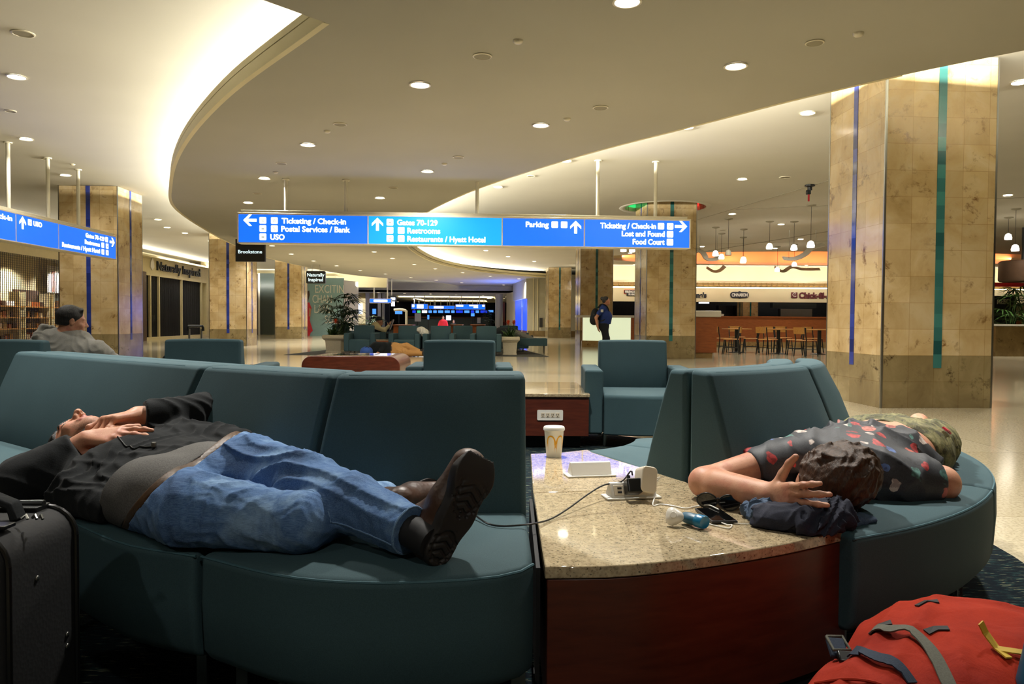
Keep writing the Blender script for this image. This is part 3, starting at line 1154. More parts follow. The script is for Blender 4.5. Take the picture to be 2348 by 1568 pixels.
# ------------------------------------------------------------------ columns
def column(label, corner, ztop, front, side, w=1.32, group='travertine columns of the hall'):
    t = thing('stone_column', label, 'column', group)
    t['kind'] = 'thing'
    R = Matrix.Rotation(HROT, 3, 'Z')
    h = w / 2
    def block(name, z0, z1, mat, hw):
        me = bpy.data.meshes.new(name)
        vs, fs, uvs = [], [], []
        cs = [(-hw, -hw), (hw, -hw), (hw, hw), (-hw, hw)]
        for i in range(4):
            a, c = cs[i], cs[(i + 1) % 4]
            o = len(vs)
            vs += [(a[0], a[1], z0), (c[0], c[1], z0), (c[0], c[1], z1), (a[0], a[1], z1)]
            fs.append((o, o + 1, o + 2, o + 3))
            # half-faces carry two tiles each side of the strip
            uvs += [(-0.02 + 3 * i, z0), (2 * hw - 0.02 + 3 * i, z0), (2 * hw - 0.02 + 3 * i, z1), (-0.02 + 3 * i, z1)]
        o = len(vs)
        vs += [(x, y, z1) for x, y in cs]
        fs.append((o, o + 1, o + 2, o + 3))
        uvs += [(0, 0), (1, 0), (1, 1), (0, 1)]
        me.from_pydata(vs, [], fs)
        ul = me.uv_layers.new(name='UVMap')
        for p in me.polygons:
            for li in p.loop_indices:
                ul.data[li].uv = uvs[me.loops[li].vertex_index]
        me.materials.append(MATS[mat])
        ob = bpy.data.objects.new(name, me)
        COL.objects.link(ob)
        ob.parent = t
        return ob
    block('shaft', 0.60, ztop, 'travertine', h)
    block('plinth', 0.0, 0.60, 'travertine_dark', h)
    for i, mt in enumerate((front, side, front, side)):
        ang = i * PI / 2
        m = MB(); m.box(Matrix.Rotation(ang, 3, 'Z') @ Vector((0, -h, (0.46 + ztop) / 2)), (0.095, 0.012, ztop - 0.46), rot=Matrix.Rotation(ang, 3, 'Z'))
        m.build('glass_strip', mt, t)
    for sx in (-1, 1):
        for sy in (-1, 1):
            m = MB(); m.box((sx * (h - 0.008), sy * (h - 0.008), ztop / 2), (0.022, 0.022, ztop))
            m.build('corner_trim', 'steel', t)
    c = Vector((corner[0], corner[1], 0)) + R @ Vector((h, h, 0))
    t.location = c
    t.rotation_euler = (0, 0, HROT)
    return t

column('big travertine column at the right with navy and teal glass strips', (4.20, 8.62), ZU - 0.01, 'teal_glass', 'blue_glass')
column('travertine column rising through the round ceiling opening behind the long sign', (3.48, 19.75), 4.7, 'teal_glass', 'blue_glass')
column('travertine column just behind the walking woman in uniform', (2.72, 30.4), ZU - 0.01, 'teal_glass', 'blue_glass')
column('small distant travertine column with dark strip left of the lit desk', (2.03, 43.0), ZU - 0.01, 'teal_glass', 'blue_glass')
column('travertine column behind the man in the grey hoodie', (-10.38, 17.4), ZU - 0.01, 'blue_glass', 'blue_glass')
column('travertine column right of the shuttered shop, above the suitcase handle', (-10.78, 27.0), ZU - 0.01, 'blue_glass', 'blue_glass')
column('travertine column between the dark doorway and the blue mural', (-11.75, 37.6), ZU - 0.01, 'blue_glass', 'blue_glass')

# round ceiling ring round the second column
t = thing('ceiling_ring', 'round flanged ceiling opening around the column behind the long sign', 'ceiling ring')
m = MB(); m.lathe([(RING_R - 0.02, 0.0), (RING_R + 0.11, -0.012), (RING_R + 0.13, 0.0), (RING_R + 0.02, 0.004)], (*RING_C, ZU - 0.001), 56)
m.f = [f for f in m.f if len(f) == 4]
m.build('flange', 'ceiling_paint', t, smooth=True)
m = MB(); m.lathe([(RING_R, -0.0), (RING_R, 0.6), (RING_R + 0.02, 0.6), (RING_R + 0.02, 0.0)], (*RING_C, ZU), 56)
m.f = [f for f in m.f if len(f) == 4]
m.build('collar', 'speaker_grille', t, smooth=True)
for sgn, mt in ((1, 'red_neon'), (-1, 'green_neon')):
    m = MB(); pts = []
    for k in range(9):
        a = math.radians((62 if sgn > 0 else 122) - sgn * 0 + (k - 4) * 4.5 - (22 if sgn > 0 else -25))
        pts.append((RING_C[0] + (RING_R - 0.04) * math.cos(a), RING_C[1] + (RING_R - 0.04) * math.sin(a), ZU + 0.16))
    m.tube(pts, 0.05, 8)
    m.build('neon_tube', mt, t)
base(t, (*RING_C, ZU))

# ------------------------------------------------------------------ outer walls
def wall(name, p0, p1, z0, z1, th, mat):
    m = MB()
    a, c = Vector((*p0, 0)), Vector((*p1, 0))
    n = Vector((-(c - a).y, (c - a).x, 0)).normalized() * th
    m.prism([(a.x, a.y), (c.x, c.y), (c.x + n.x, c.y + n.y), (a.x + n.x, a.y + n.y)], z0, z1)
    return struct(m.build(name, mat))
# left shop wall: runs along the hall 16 m to the left
def LW(d):
    return (-15.75 - 0.055 * (d - 30), d)
wall('wall_left_front', LW(14), LW(20.4), 0, ZU, 0.3, 'storefront_cream')
wall('wall_left_pier', LW(27.3), LW(31.6), 0, ZU, 0.3, 'storefront_cream')
wall('wall_left_fascia', LW(20.4), LW(27.3), 2.95, ZU, 0.3, 'storefront_cream')
wall('wall_left_shop', LW(31.6), LW(40.6), 2.98, 3.72, 0.3, 'storefront_cream')
wall('wall_left_back', LW(40.6), LW(47.5), 0, ZU, 0.3, 'storefront_cream')
wall('wall_left_upper', (LW(31.6)[0] - 0.9, 31.6), (LW(40.6)[0] - 0.9, 40.6), 3.4, ZU, 0.2, 'cream_paint')
wall('wall_far_left', (-24, 47.5), (-7.9, 47.8), 3.0, ZU, 0.25, 'cream_paint')
wall('wall_outer_left', (-22.5, -5), (-22.5, 58), 0, 5.2, 0.2, 'dark_room')
wall('wall_outer_right', (29.0, -5), (29.0, 60), 0, 5.2, 0.2, 'storefront_cream')
wall('wall_rear', (-24, -5.6), (30, -5.6), 0, 5.2, 0.2, 'storefront_cream')
# ledge with hidden lamps above the left shop front
m = MB(); a, c = LW(20.4), LW(46)
m.prism([(a[0], a[1]), (c[0], c[1]), (c[0] + 0.35, c[1]), (a[0] + 0.35, a[1])], 3.62, 3.70)
struct(m.build('trim_10', 'cream_paint'))
for k in range(9):
    d = 21.5 + 2.8 * k
    x = LW(d)[0]
    strip_light('cove_lamp', (x + 0.12, d - 1.38, 3.72), (x - 0.03, d + 1.38, 3.72), (0.5, 0, 0.5), 0.08, 34, (1, 0.95, 0.82))

def ceiling_vent(c, along, label, w=0.9):
    t = thing('wall_vent', label, 'vent', 'slotted air vents of the hall')
    a = Vector(along).normalized()
    n = Vector((a.y, -a.x, 0))
    m = MB(); m.box(Vector(c), (w, 0.02, 0.16), rot=Matrix((a, n * -1, Vector((0, 0, 1)))).transposed())
    m.build('frame', 'cream_paint', t)
    for k in range(4):
        m = MB(); m.box(Vector(c) + n * 0.012 + Vector((0, 0, -0.055 + 0.037 * k)), (w * 0.92, 0.012, 0.014), rot=Matrix((a, n * -1, Vector((0, 0, 1)))).transposed())
        m.build('slot', 'speaker_grille', t)
    return base(t, c)
for d, lb in ((34.2, 'slotted air vent above the left end of the shuttered shop sign'), (37.6, 'slotted air vent above the right end of the shuttered shop sign')):
    ceiling_vent((LW(d)[0] - 0.75, d, 3.86), (0.055, -1, 0), lb)
ceiling_vent((-11.4, 47.45, 3.62), (1, 0.02, 0), 'slotted air vent above the dark doorway beside the mural')

# carpets
m = MB(); m.prism(circ((-0.95, 3.7), 3.08, 3.35, 72), 0.0, 0.008)
o = m.build('carpet', 'carpet'); tag(o, 'dark carpet flecked with teal and cream under the sofas', 'carpet'); o['kind'] = 'thing'
m = MB(); m.prism([(-6.2, 20.6), (1.0, 20.5), (0.2, 26.5), (-5.6, 26.5)], 0.0, 0.008)
o = m.build('rug', 'rug_grey'); tag(o, 'grey rug under the far teal armchairs', 'rug'); o['kind'] = 'thing'

# ------------------------------------------------------------------ downlights
PROTO = {}
def downlight(x, y, z, label, group, far=False, r=0.10, power=0):
    p = G(x, y, z) if not isinstance(x, Vector) else x
    key = (far, r)
    if key not in PROTO:
        t = thing('downlight', label, 'downlight', group)
        m = MB(); m.lathe([(r * 0.96, 0.0), (r * 1.15, -0.004), (r * 1.2, -0.012), (r * 1.02, -0.014), (r * 0.96, -0.004)], (0, 0, 0), 24)
        m.f = [f for f in m.f if len(f) == 4]
        m.build('trim_ring', 'sign_frame', t, smooth=True)
        m = MB(); m.lathe([(0.001, -0.0045), (r * 0.97, -0.0045), (r * 0.97, -0.002)], (0, 0, 0), 24)
        m.build('lens', 'lamp_far' if far else 'lamp_white', t)
        PROTO[key] = t
    else:
        t = dup(PROTO[key])
        tag(t, label, 'downlight', group)
    t.location = (p.x, p.y, z - 0.002)
    if power:
        spot('downlight_beam', (p.x, p.y, z - 0.03), power, (1, 0.95, 0.87), 150, 0.8, 0.09)
    return t
PW = 260
near = [(1438, 2, 'bright downlight cut off by the top edge of the photo'), (1687, 150, 'large bright downlight in the low ceiling left of the big column'),
        (963, 193, 'bright downlight in the low ceiling high above the long sign'), (1240, 286, 'downlight in the low ceiling above the word Parking'),
        (706, 331, 'downlight above the left half of the long sign, the higher of two'), (980, 392, 'downlight close above the Gates panel of the long sign'),
        (606, 408, 'downlight just above the left end of the long sign'), (871, 453, 'downlight touching the top edge of the long sign'), (569, 464, 'small downlight at the upper left corner of the long sign')]
for x, y, lb in near:
    downlight(x, y, ZS, lb, 'downlights of the low ceiling', power=PW)
g = 'far downlights in the low ceiling below the long sign'
for x, y in [(624, 563), (668, 582), (719, 598), (772, 609), (826, 620), (884, 628), (942, 636), (858, 577), (900, 592), (950, 606), (998, 616), (1061, 625), (1124, 633), (1190, 639), (1000, 642), (1059, 648)]:
    downlight(x, y, ZS, 'round recessed downlight in the low ceiling seen below the long sign', g, True, 0.10, 450)
for x, y, lb in [(38, 175, 'largest downlight in the bright upper left ceiling'), (60, 318, 'downlight above the tall white rods of the left sign'), (150, 401, 'downlight between the rods of the left sign'),
                 (362, 503, 'downlight right of the column behind the hoodie man'), (383, 521, 'dim downlight above the shuttered shop'), (424, 534, 'downlight above the shuttered shop sign'), (483, 552, 'downlight at the top of the second left column')]:
    downlight(x, y, ZU, lb, 'downlights of the high left ceiling', power=120)
for x, y, lb in [(1575, 291, 'downlight half cut by the low ceiling edge above the right sign rods'), (1298, 368, 'downlight half cut by the low ceiling edge right of centre'), (1142, 428, 'downlight at the low ceiling edge above the Gates panel'),
                 (1852, 258, 'downlight left of the top of the big column'), (1702, 410, 'bright downlight above the food court ceiling joint'), (1679, 490, 'downlight above the first row of pendant lamps'),
                 (1791, 514, 'downlight right of the long ceiling joint'), (1836, 548, 'downlight beside the big column above the red dome'), (1610, 565, 'downlight next to the column at the right end of the long sign'),
                 (1778, 569, 'downlight just above the red dome'), (1445, 580, 'downlight below the Ticketing panel of the long sign'), (2311, 447, 'downlight right of the big column'), (2340, 187, 'downlight at the right edge of the photo'),
                 (1114, 574, 'downlight under the sign in the round bay, first of three'), (1165, 588, 'downlight under the sign in the round bay, second of three'), (1225, 599, 'downlight under the sign in the round bay, third of three')]:
    downlight(x, y, ZU, lb, 'downlights of the high right ceiling', power=190)
g = 'downlights beyond the red dome'
for x, y in [(1700, 616), (1751, 628), (1849, 608), (1860, 627), (1455, 606), (1440, 612)]:
    downlight(x, y, ZU, 'small downlight between the red dome and the food court counters', g, True, 0.10, 60)
# lamps of the same ceilings out of view; two behind camera are added fill
for x, y, pw, an in [(-4.6, 6.0, 110, 150), (4.8, 5.4, 120, 150), (0.0, 3.5, 520, 104), (-2.3, 3.6, 440, 104), (2.3, 3.5, 400, 104), (0.6, -1.2, 110, 150), (-2.6, -1.2, 80, 150)]:
    spot('downlight_beam', (x, y, ZS - 0.03), pw, (1, 0.95, 0.87), an, 0.9, 0.09)
spot('downlight_beam', (15.5, 22.0, ZU - 0.03), 420, (1, 0.95, 0.87), 150, 0.8, 0.09)

def ceiling_disc(x, y, z, r, label, name='ceiling_speaker', cat='ceiling speaker', group='round ceiling speakers'):
    p = G(x, y, z)
    t = thing(name, label, cat, group)
    m = MB(); m.lathe([(r, 0.0), (r, -0.008), (r * 0.86, -0.012), (r * 0.86, -0.006), (r * 0.86, 0.0)], (0, 0, 0), 28)
    m.f = [f for f in m.f if len(f) == 4]
    m.build('rim', 'sign_frame', t, smooth=True)
    m = MB(); m.lathe([(0.001, -0.010), (r * 0.86, -0.009), (r * 0.86, -0.004)], (0, 0, 0), 28)
    m.build('grille', 'speaker_grille', t)
    t.location = (p.x, p.y, z - 0.001)
for x, y, z, r, lb in [(53, 76, ZU, 0.115, 'round ceiling speaker in the top left corner'), (24, 254, ZU, 0.08, 'ceiling fitting at the left edge between two downlights'), (1106, 128, ZS, 0.095, 'large round ceiling speaker at top centre'),
                       (1377, 246, ZS, 0.095, 'round ceiling speaker right of the downlight above Parking'), (1868, 97, ZS, 0.085, 'round ceiling speaker above the big column'), (780, 284, ZS, 0.09, 'round ceiling speaker left of centre in the low ceiling'),
                       (645, 374, ZS, 0.09, 'round ceiling speaker above the left end of the long sign'), (1051, 360, ZS, 0.09, 'round ceiling speaker above the Gates panel'), (590, 443, ZS, 0.09, 'ceiling speaker close to the left end of the long sign'),
                       (902, 430, ZS, 0.09, 'faint ceiling speaker just above the long sign'), (1800, 406, ZU, 0.12, 'ceiling speaker left of the big column'), (1218, 403, ZU, 0.09, 'ceiling speaker in the high ceiling at centre'), (1657, 527, ZU, 0.12, 'ceiling speaker among the pendant lamps'), (106, 364, ZU, 0.09, 'ceiling fitting beside the middle rod of the left sign')]:
    ceiling_disc(x, y, z, r, lb)
for x, y, z, lb in [(1188, 93, ZS, 'small smoke detector at top centre'), (750, 300, ZS, 'small smoke detector above the left rods of the long sign'), (632, 394, ZS, 'small smoke detector near the left end of the long sign'), (1968, 76, ZS, 'small smoke detector near the top of the big column'), (1300, 272, ZS, 'small smoke detector right of the downlight above Parking'), (166, 376, ZU, 'small sprinkler head between the rods of the left sign'), (1019, 375, ZS, 'small smoke detector near the middle of the low ceiling')]:
    p = G(x, y, z)
    m = MB(); m.lathe([(0.001, -0.03), (0.03, -0.028), (0.045, -0.014), (0.048, 0.0)], (p.x, p.y, z - 0.001), 18)
    o = m.build('smoke_detector', 'sign_frame', smooth=True)
    tag(o, lb, 'smoke detector', 'smoke detectors on the ceilings')

# world: faint bluish ambient fill added over the whole hall
w = bpy.data.worlds.new('world'); SC.world = w
w.use_nodes = True
w.node_tree.nodes['Background'].inputs[0].default_value = (0.60, 0.75, 0.9, 1)
w.node_tree.nodes['Background'].inputs[1].default_value = 0.10
# ------------------------------------------------------------------ foreground seating: two-sided ring of sofa modules
def lerp_pts(pts, n):
    """resample a polyline to n points (by arc length)"""
    pts = [Vector((p[0], p[1], 0)) for p in pts]
    if len(pts) > 2:
        pts = catmull(pts, 10)
    d = [0]
    for a, b in zip(pts, pts[1:]):
        d.append(d[-1] + (b - a).length)
    out = []
    for i in range(n):
        t = d[-1] * i / (n - 1)
        j = max(k for k in range(len(d)) if d[k] <= t + 1e-9)
        j = min(j, len(pts) - 2)
        u = (t - d[j]) / max(1e-9, d[j + 1] - d[j])
        out.append(pts[j].lerp(pts[j + 1], u))
    return out

def sofa_module(name, label, cl, fr, group, legs=True, ztop=0.815, n=15, crown=0.014):
    t = thing(name, label, 'sofa', group)
    C = lerp_pts(cl, n)
    Fp = lerp_pts(fr, n)
    # leave a small gap to the neighbours
    def gap(P):
        a = (P[1] - P[0]).normalized() * 0.004
        b = (P[-2] - P[-1]).normalized() * 0.004
        P[0] = P[0] + a
        P[-1] = P[-1] + b
        return P
    C, Fp = gap(C), gap(Fp)
    back, seat, pipe, topp = [], [], [], []
    for i in range(n):
        c, f = C[i], Fp[i]
        nv = (f - c)
        D_ = nv.length
        nv.normalize()
        e = min(i, n - 1 - i)
        bul = 0.012 * min(1, e / 3)
        def P(s, z):
            q = c + nv * s
            return (q.x, q.y, z)
        back.append([P(0.006, 0.30), P(0.006, ztop), P(0.098, ztop - 0.002), P(0.150 + bul, 0.69), P(0.205 + bul, 0.55), P(0.247, 0.43), P(0.247, 0.30)])
        mid = crown * min(1, e / 3)
        seat.append([P(0.19, 0.185), P(D_ - 0.03, 0.185), P(D_ - 0.004, 0.22), P(D_ + 0.003, 0.33), P(D_, 0.437), P(D_ - 0.06, 0.442 + mid * 0.5), P((D_ + 0.2) * 0.5, 0.442 + mid), P(0.19, 0.44)])
        pipe.append(P(D_ - 0.0062, 0.4315))
        topp.append(P(0.0925, ztop - 0.0065))
    m = MB(); m.sweep(seat); m.build('seat', 'teal_fabric', t, bevel=0.018, segs=3, angle=40)
    m = MB(); m.sweep(back); m.build('backrest', 'teal_fabric', t, bevel=0.018, segs=3, angle=40)
    m = MB(); m.tube(pipe, 0.0036, 6); m.build('piping', 'teal_piping', t, smooth=True)
    m = MB(); m.tube(topp[1:-1], 0.0015, 6); m.build('piping', 'teal_piping', t, smooth=True)
    if legs:
        for i in (1, n - 2):
            c, f = C[i], Fp[i]
            nv = (f - c).normalized()
            tt = Vector((-nv.y, nv.x, 0))
            q = c + nv * ((f - c).length - 0.09)
            m = MB(); m.box((q.x, q.y, 0.096), (0.032, 0.008, 0.186), rot=Matrix((tt, nv, Vector((0, 0, 1)))).transposed())
            m.box((q.x, q.y, 0.0125), (0.04, 0.04, 0.008), rot=Matrix((tt, nv, Vector((0, 0, 1)))).transposed())
            m.build('leg', 'steel', t)
    cc = (C[n // 2] + Fp[n // 2]) / 2
    return base(t, (cc.x, cc.y, 0.0085))

RC = Vector((0.10, 3.53))
def arc(r, a0, a1, n=7):
    return [(RC.x + r * math.cos(math.radians(a0 + (a1 - a0) * k / (n - 1))), RC.y + r * math.sin(math.radians(a0 + (a1 - a0) * k / (n - 1)))) for k in range(n)]
gs = 'teal ring sofa modules in the foreground'
sofa_module('sofa_module', 'teal sofa module under the brown boot, next to the granite table', [(0.042, 2.32), (-0.22, 2.30), (-0.48, 2.285)],
            [(0.052, 1.66), (0.0, 1.588), (-0.117, 1.548), (-0.302, 1.531), (-0.485, 1.572), (-0.706, 1.70)], gs)
sofa_module('sofa_module', 'teal sofa module under the hips of the man in jeans', [(-0.487, 2.291), (-0.70, 2.42), (-0.937, 2.557)],
            [(-0.712, 1.698), (-0.915, 1.785), (-1.128, 1.955), (-1.33, 2.13), (-1.48, 2.26)], gs)
sofa_module('sofa_module', 'long teal sofa module behind the head of the man in jeans', [(-0.944, 2.562), (-1.57, 3.055), (-2.23, 3.57)],
            [(-1.483, 2.266), (-2.05, 2.60), (-2.66, 3.03)], gs)
sofa_module('sofa_module', 'teal sofa module under the man in the printed shirt', arc(1.15, -65.6, -38.5), arc(1.825, -65.6, -37.0), gs)
sofa_module('sofa_module', 'far right teal sofa module under the legs in camouflage shorts', arc(1.15, -38.3, -10.5), arc(1.825, -36.8, -8.8), gs)
# the rear-facing halves
gb = 'rear-facing halves of the ring sofa'
def rear(label, cl, fr):
    C, Fq = lerp_pts(cl, 7), lerp_pts(fr, 7)
    cl2 = [(c.x - (f - c).normalized().x * 0.004, c.y - (f - c).normalized().y * 0.004) for c, f in zip(C, Fq)][::-1]
    fr2 = [(c.x - (f - c).x * 0.95, c.y - (f - c).y * 0.95) for c, f in zip(C, Fq)][::-1]
    sofa_module('sofa_module', label, cl2, fr2, gb, legs=True, ztop=0.812)
rear('rear teal sofa module back to back with the boot module', [(0.042, 2.325), (-0.22, 2.305), (-0.48, 2.29)], [(0.042, 1.80), (-0.22, 1.78), (-0.48, 1.77)])
rear('rear teal sofa module behind the hips of the man in jeans', [(-0.495, 2.297), (-0.70, 2.425), (-0.937, 2.562)], [(-0.55, 1.77), (-0.85, 1.95), (-1.23, 2.12)])
rear('rear teal sofa module back to back with the long module', [(-0.950, 2.570), (-1.57, 3.06), (-2.23, 3.575)], [(-1.243, 2.12), (-1.88, 2.62), (-2.53, 3.13)])
sofa_module('sofa_module', 'rear teal seat behind the granite table, right of the paper cup', arc(1.142, -38.5, -65.6), arc(0.47, -38.5, -65.6), gb, ztop=0.812)
sofa_module('sofa_module', 'rear teal sofa module back to back with the far right module', arc(1.142, -10.5, -38.3), arc(0.47, -10.5, -38.3), gb, ztop=0.812)

# ------------------------------------------------------------------ granite corner tables
ZT = 0.44
def corner_table(label, top, bodypoly):
    t = thing('granite_table', label, 'table', 'granite corner tables between the sofa modules')
    m = MB(); m.prism(top, ZT - 0.027, ZT); m.build('tabletop', 'granite', t, bevel=0.003, segs=2)
    m = MB(); m.prism(bodypoly, 0.10, ZT - 0.029); m.build('wood_body', 'cherry_wood', t, bevel=0.002)
    c = sum((Vector((p[0], p[1])) for p in bodypoly), Vector((0, 0))) / len(bodypoly)
    m = MB(); m.prism([(c.x + (p[0] - c.x) * 0.86, c.y + (p[1] - c.y) * 0.86) for p in bodypoly], 0.0085, 0.10); m.build('toe_kick', 'matte_black', t)
    return base(t, (c.x, c.y, 0.0085))
ft = [(p.x, p.y) for p in lerp_pts([(0.074, 1.622), (0.236, 1.634), (0.422, 1.694), (0.65, 1.80), (0.868, 1.932)], 14)]
fb = [(0.585, 2.482), (0.32, 2.365), (0.068, 2.322)]
def shrink(poly, k):
    c = sum((Vector((p[0], p[1])) for p in poly), Vector((0, 0))) / len(poly)
    return [(c.x + (p[0] - c.x) * k, c.y + (p[1] - c.y) * k) for p in poly]
corner_table('front granite corner table with chargers, phone and blue bottle', ft + fb, shrink(ft + fb, 0.985))
bt = [(0.068, 2.327), (0.32, 2.370), (0.582, 2.488), (0.312, 3.118), (0.20, 3.045), (0.076, 3.012)]
corner_table('rear granite corner table carrying the paper cup', bt, shrink(bt, 0.97))
m = MB(); m.prism([(0.056, 1.66), (0.0655, 1.66), (0.0655, 2.31), (0.056, 2.31)], 0.17, 0.425)
o = m.build('divider_panel', 'matte_black'); tag(o, 'black metal panel between the boot module and the granite table', 'panel')
m = MB(); m.b2(0.054, 0.0675, 1.70, 1.73, 0.0085, 0.17); o2 = m.build('foot', 'matte_black', o)
m = MB(); m.b2(0.054, 0.0675, 2.24, 2.27, 0.0085, 0.17); o2 = m.build('foot', 'matte_black', o)

# ------------------------------------------------------------------ things on the tables
# paper cup with the yellow arches
def paper_cup():
    p = G(1270, 1046, ZT)
    t = thing('paper_cup', 'white paper cup with yellow arches and lid on the rear granite table', 'cup')
    H_, r0, r1 = 0.106, 0.0285, 0.0385
    m = MB(); m.lathe([(r0, 0.0), (r0 + 0.001, 0.002), (r1, H_), (r1 + 0.0015, H_ + 0.002)], n=40); m.build('cup_body', 'cup_paper', t, smooth=True)
    m = MB(); m.lathe([(r1 + 0.001, H_ - 0.004), (r1 + 0.0035, H_ - 0.002), (r1 + 0.0035, H_ + 0.006), (r1 + 0.0005, H_ + 0.0115), (r1 - 0.005, H_ + 0.0115), (r1 - 0.008, H_ + 0.008), (0.001, H_ + 0.008)], n=40); m.build('lid', 'cup_paper', t, smooth=True)
    m = MB()
    def pt(u, z, off=0.0006):
        r = r0 + (r1 - r0) * z / H_ + off
        a = -PI / 2 + u / r1
        return Vector((r * math.cos(a), r * math.sin(a), z))
    def arch(u0, u1, zt):
        N = 22
        rows = []
        for k in range(N + 1):
            s = k / N
            th = PI * s
            x = (u0 + u1) / 2 - (u1 - u0) / 2 * math.cos(th)
            z = 0.012 + (zt - 0.012) * (math.sin(th) ** 0.62)
            w = 0.0052 + 0.0042 * abs(math.cos(th)) ** 2
            # inner and outer edge
            ic = (x - (u0 + u1) / 2)
            xi = (u0 + u1) / 2 + ic * (1 - w / ((u1 - u0) / 2) * 1.0)
            zi = z - 0.0065 * math.sin(th) ** 2
            rows.append((pt(x, z), pt(xi, max(0.012, zi))))
        vs = []
        for a, bq in rows:
            vs += [a, bq]
        m.add(vs, [(2 * k, 2 * k + 2, 2 * k + 3, 2 * k + 1) for k in range(N)])
    arch(-0.043, 0.0065, 0.087)
    arch(-0.0005, 0.047, 0.087)
    m.build('arches_mark', 'cup_yellow', t)
    t.location = p
    t.rotation_euler = (0, 0, 0.07)
paper_cup()

def power_box(label, px, py, rz, opened):
    t = thing('power_box', label, 'power outlet box', 'white pop-up power boxes in the granite')
    m = MB(); m.prism([(p[0], p[1]) for p in [(-0.085, -0.034), (0.085, -0.034), (0.085, 0.034), (-0.085, 0.034)]], 0.0, 0.006); m.build('base_plate', 'white_plastic', t, bevel=0.002)
    m = MB(); prof = [(-0.030, 0.006), (0.030, 0.006), (0.030, 0.012), (0.006, 0.047), (-0.010, 0.047)]
    m.sweep([[(x, y, z) for y, z in prof] for x in (-0.070, 0.070)]); m.build('housing', 'white_plastic', t, bevel=0.0015)
    if opened:
        nrm = Vector((0, -0.041, 0.020)).normalized()
        upv = Vector((0, 0.020, 0.041)).normalized()
        R = Matrix((Vector((1, 0, 0)), -nrm, upv)).transposed()
        c0 = Vector((0, -0.0205, 0.0265))
        for x, w in ((-0.047, 0.030), (0.0, 0.05), (0.048, 0.030)):
            m = MB(); m.box(c0 + Vector((x, 0, 0)) + nrm * 0.0005, (w, 0.002, 0.031), rot=R); m.build('socket_face', 'cream_plastic', t, bevel=0.001)
        for x in (-0.047, 0.048):
            for dz in (-0.006, 0.006):
                m = MB(); m.box(c0 + Vector((x + 0.003, 0, 0)) + upv * dz + nrm * 0.0016, (0.013, 0.002, 0.0055), rot=R); m.build('usb_port', 'matte_black', t)
    p = G(px, py, ZT)
    t.location = (p.x, p.y, ZT + 0.0005)
    t.rotation_euler = (0, 0, rz)
    return t
power_box('closed white power box on the rear granite table behind the chargers', 1352, 1090, 0.19, False)
PB = power_box('open white power box on the front table with two chargers plugged in', 1447, 1140, 0.20, True)

def local(tz, off):
    return Matrix.Translation(PB.location) @ Matrix.Rotation(tz, 4, 'Z') @ Vector(off)
t = thing('wall_charger', 'black plug charger in the white power box', 'charger')
m = MB(); R = Matrix.Rotation(0.20, 3, 'Z') @ Matrix.Rotation(-0.45, 3, 'X')
m.box((0, 0, 0), (0.046, 0.040, 0.043), rot=R); m.build('body', 'black_plastic', t, bevel=0.005, segs=3)
m = MB(); m.box(R @ Vector((-0.012, -0.004, 0.026)), (0.010, 0.008, 0.014), rot=R); m.build('cable_plug', 'black_plastic', t, bevel=0.0015)
cc = local(0.20, (-0.012, -0.048, 0.043)); t.location = cc
t = thing('usb_charger', 'white and gold multi-port USB charger in the power box', 'charger')
R = Matrix.Rotation(0.20 + 0.12, 3, 'Z') @ Matrix.Rotation(-0.30, 3, 'X') @ Matrix.Rotation(0.22, 3, 'Y')
m = MB(); m.rbox((0, 0, 0), (0.050, 0.052, 0.078), 0.014, rot=R); m.build('body', 'cream_plastic', t, bevel=0.003)
RX = R @ Vector((1, 0, 0))
m = MB(); m.box(R @ Vector((0.0255, 0.0, 0.0)), (0.0015, 0.034, 0.060), rot=R); m.build('port_face', 'white_plastic', t, bevel=0.0006)
for dz in (0.022, 0.008, -0.008, -0.021):
    m = MB(); m.box(R @ Vector((0.0268, 0, dz)), (0.0015, 0.013, 0.005), rot=R); m.build('usb_port', 'matte_black', t)
t.location = local(0.20, (0.030, -0.040, 0.058))
UC = t.location.copy()

def cable(name, label, pts, r, mat, plug=None):
    m = MB(); m.tube(catmull(pts, 8), r, 8)
    o = m.build(name, mat, smooth=True)
    return tag(o, label, 'cable')
pz = lambda x, y, z: G(x, y, z)
a = cc + Vector((-0.004, -0.010, 0.036))
cable('black_cable', 'black charging cable running from the charger over the sofa edge', [a, a + Vector((-0.006, -0.004, 0.012)), G(1425, 1104, ZT + 0.05), G(1385, 1112, ZT + 0.042), G(1350, 1132, ZT + 0.030), G(1300, 1168, ZT + 0.012), G(1262, 1190, ZT + 0.0045), G(1225, 1200, ZT + 0.010),
      G(1190, 1204, ZT + 0.013), G(1150, 1206, ZT + 0.014), G(1118, 1200, ZT + 0.016), G(1096, 1186, ZT + 0.018), G(1082, 1176, ZT + 0.018)], 0.0024, 'black_plastic')
b0 = UC + Matrix.Rotation(0.32, 3, 'Z') @ Vector((0.032, -0.006, 0.004))
cable('white_cable', 'white phone cable from the USB charger to the phone', [b0, b0 + Vector((0.010, -0.004, 0.004)), G(1500, 1112, ZT + 0.045), G(1503, 1132, ZT + 0.025), G(1497, 1158, ZT + 0.003), G(1515, 1156, ZT + 0.003), G(1545, 1160, ZT + 0.003), G(1572, 1165, ZT + 0.003), G(1600, 1160, ZT + 0.004), G(1625, 1158, ZT + 0.013), G(1648, 1168, ZT + 0.013)], 0.0019, 'white_plastic')
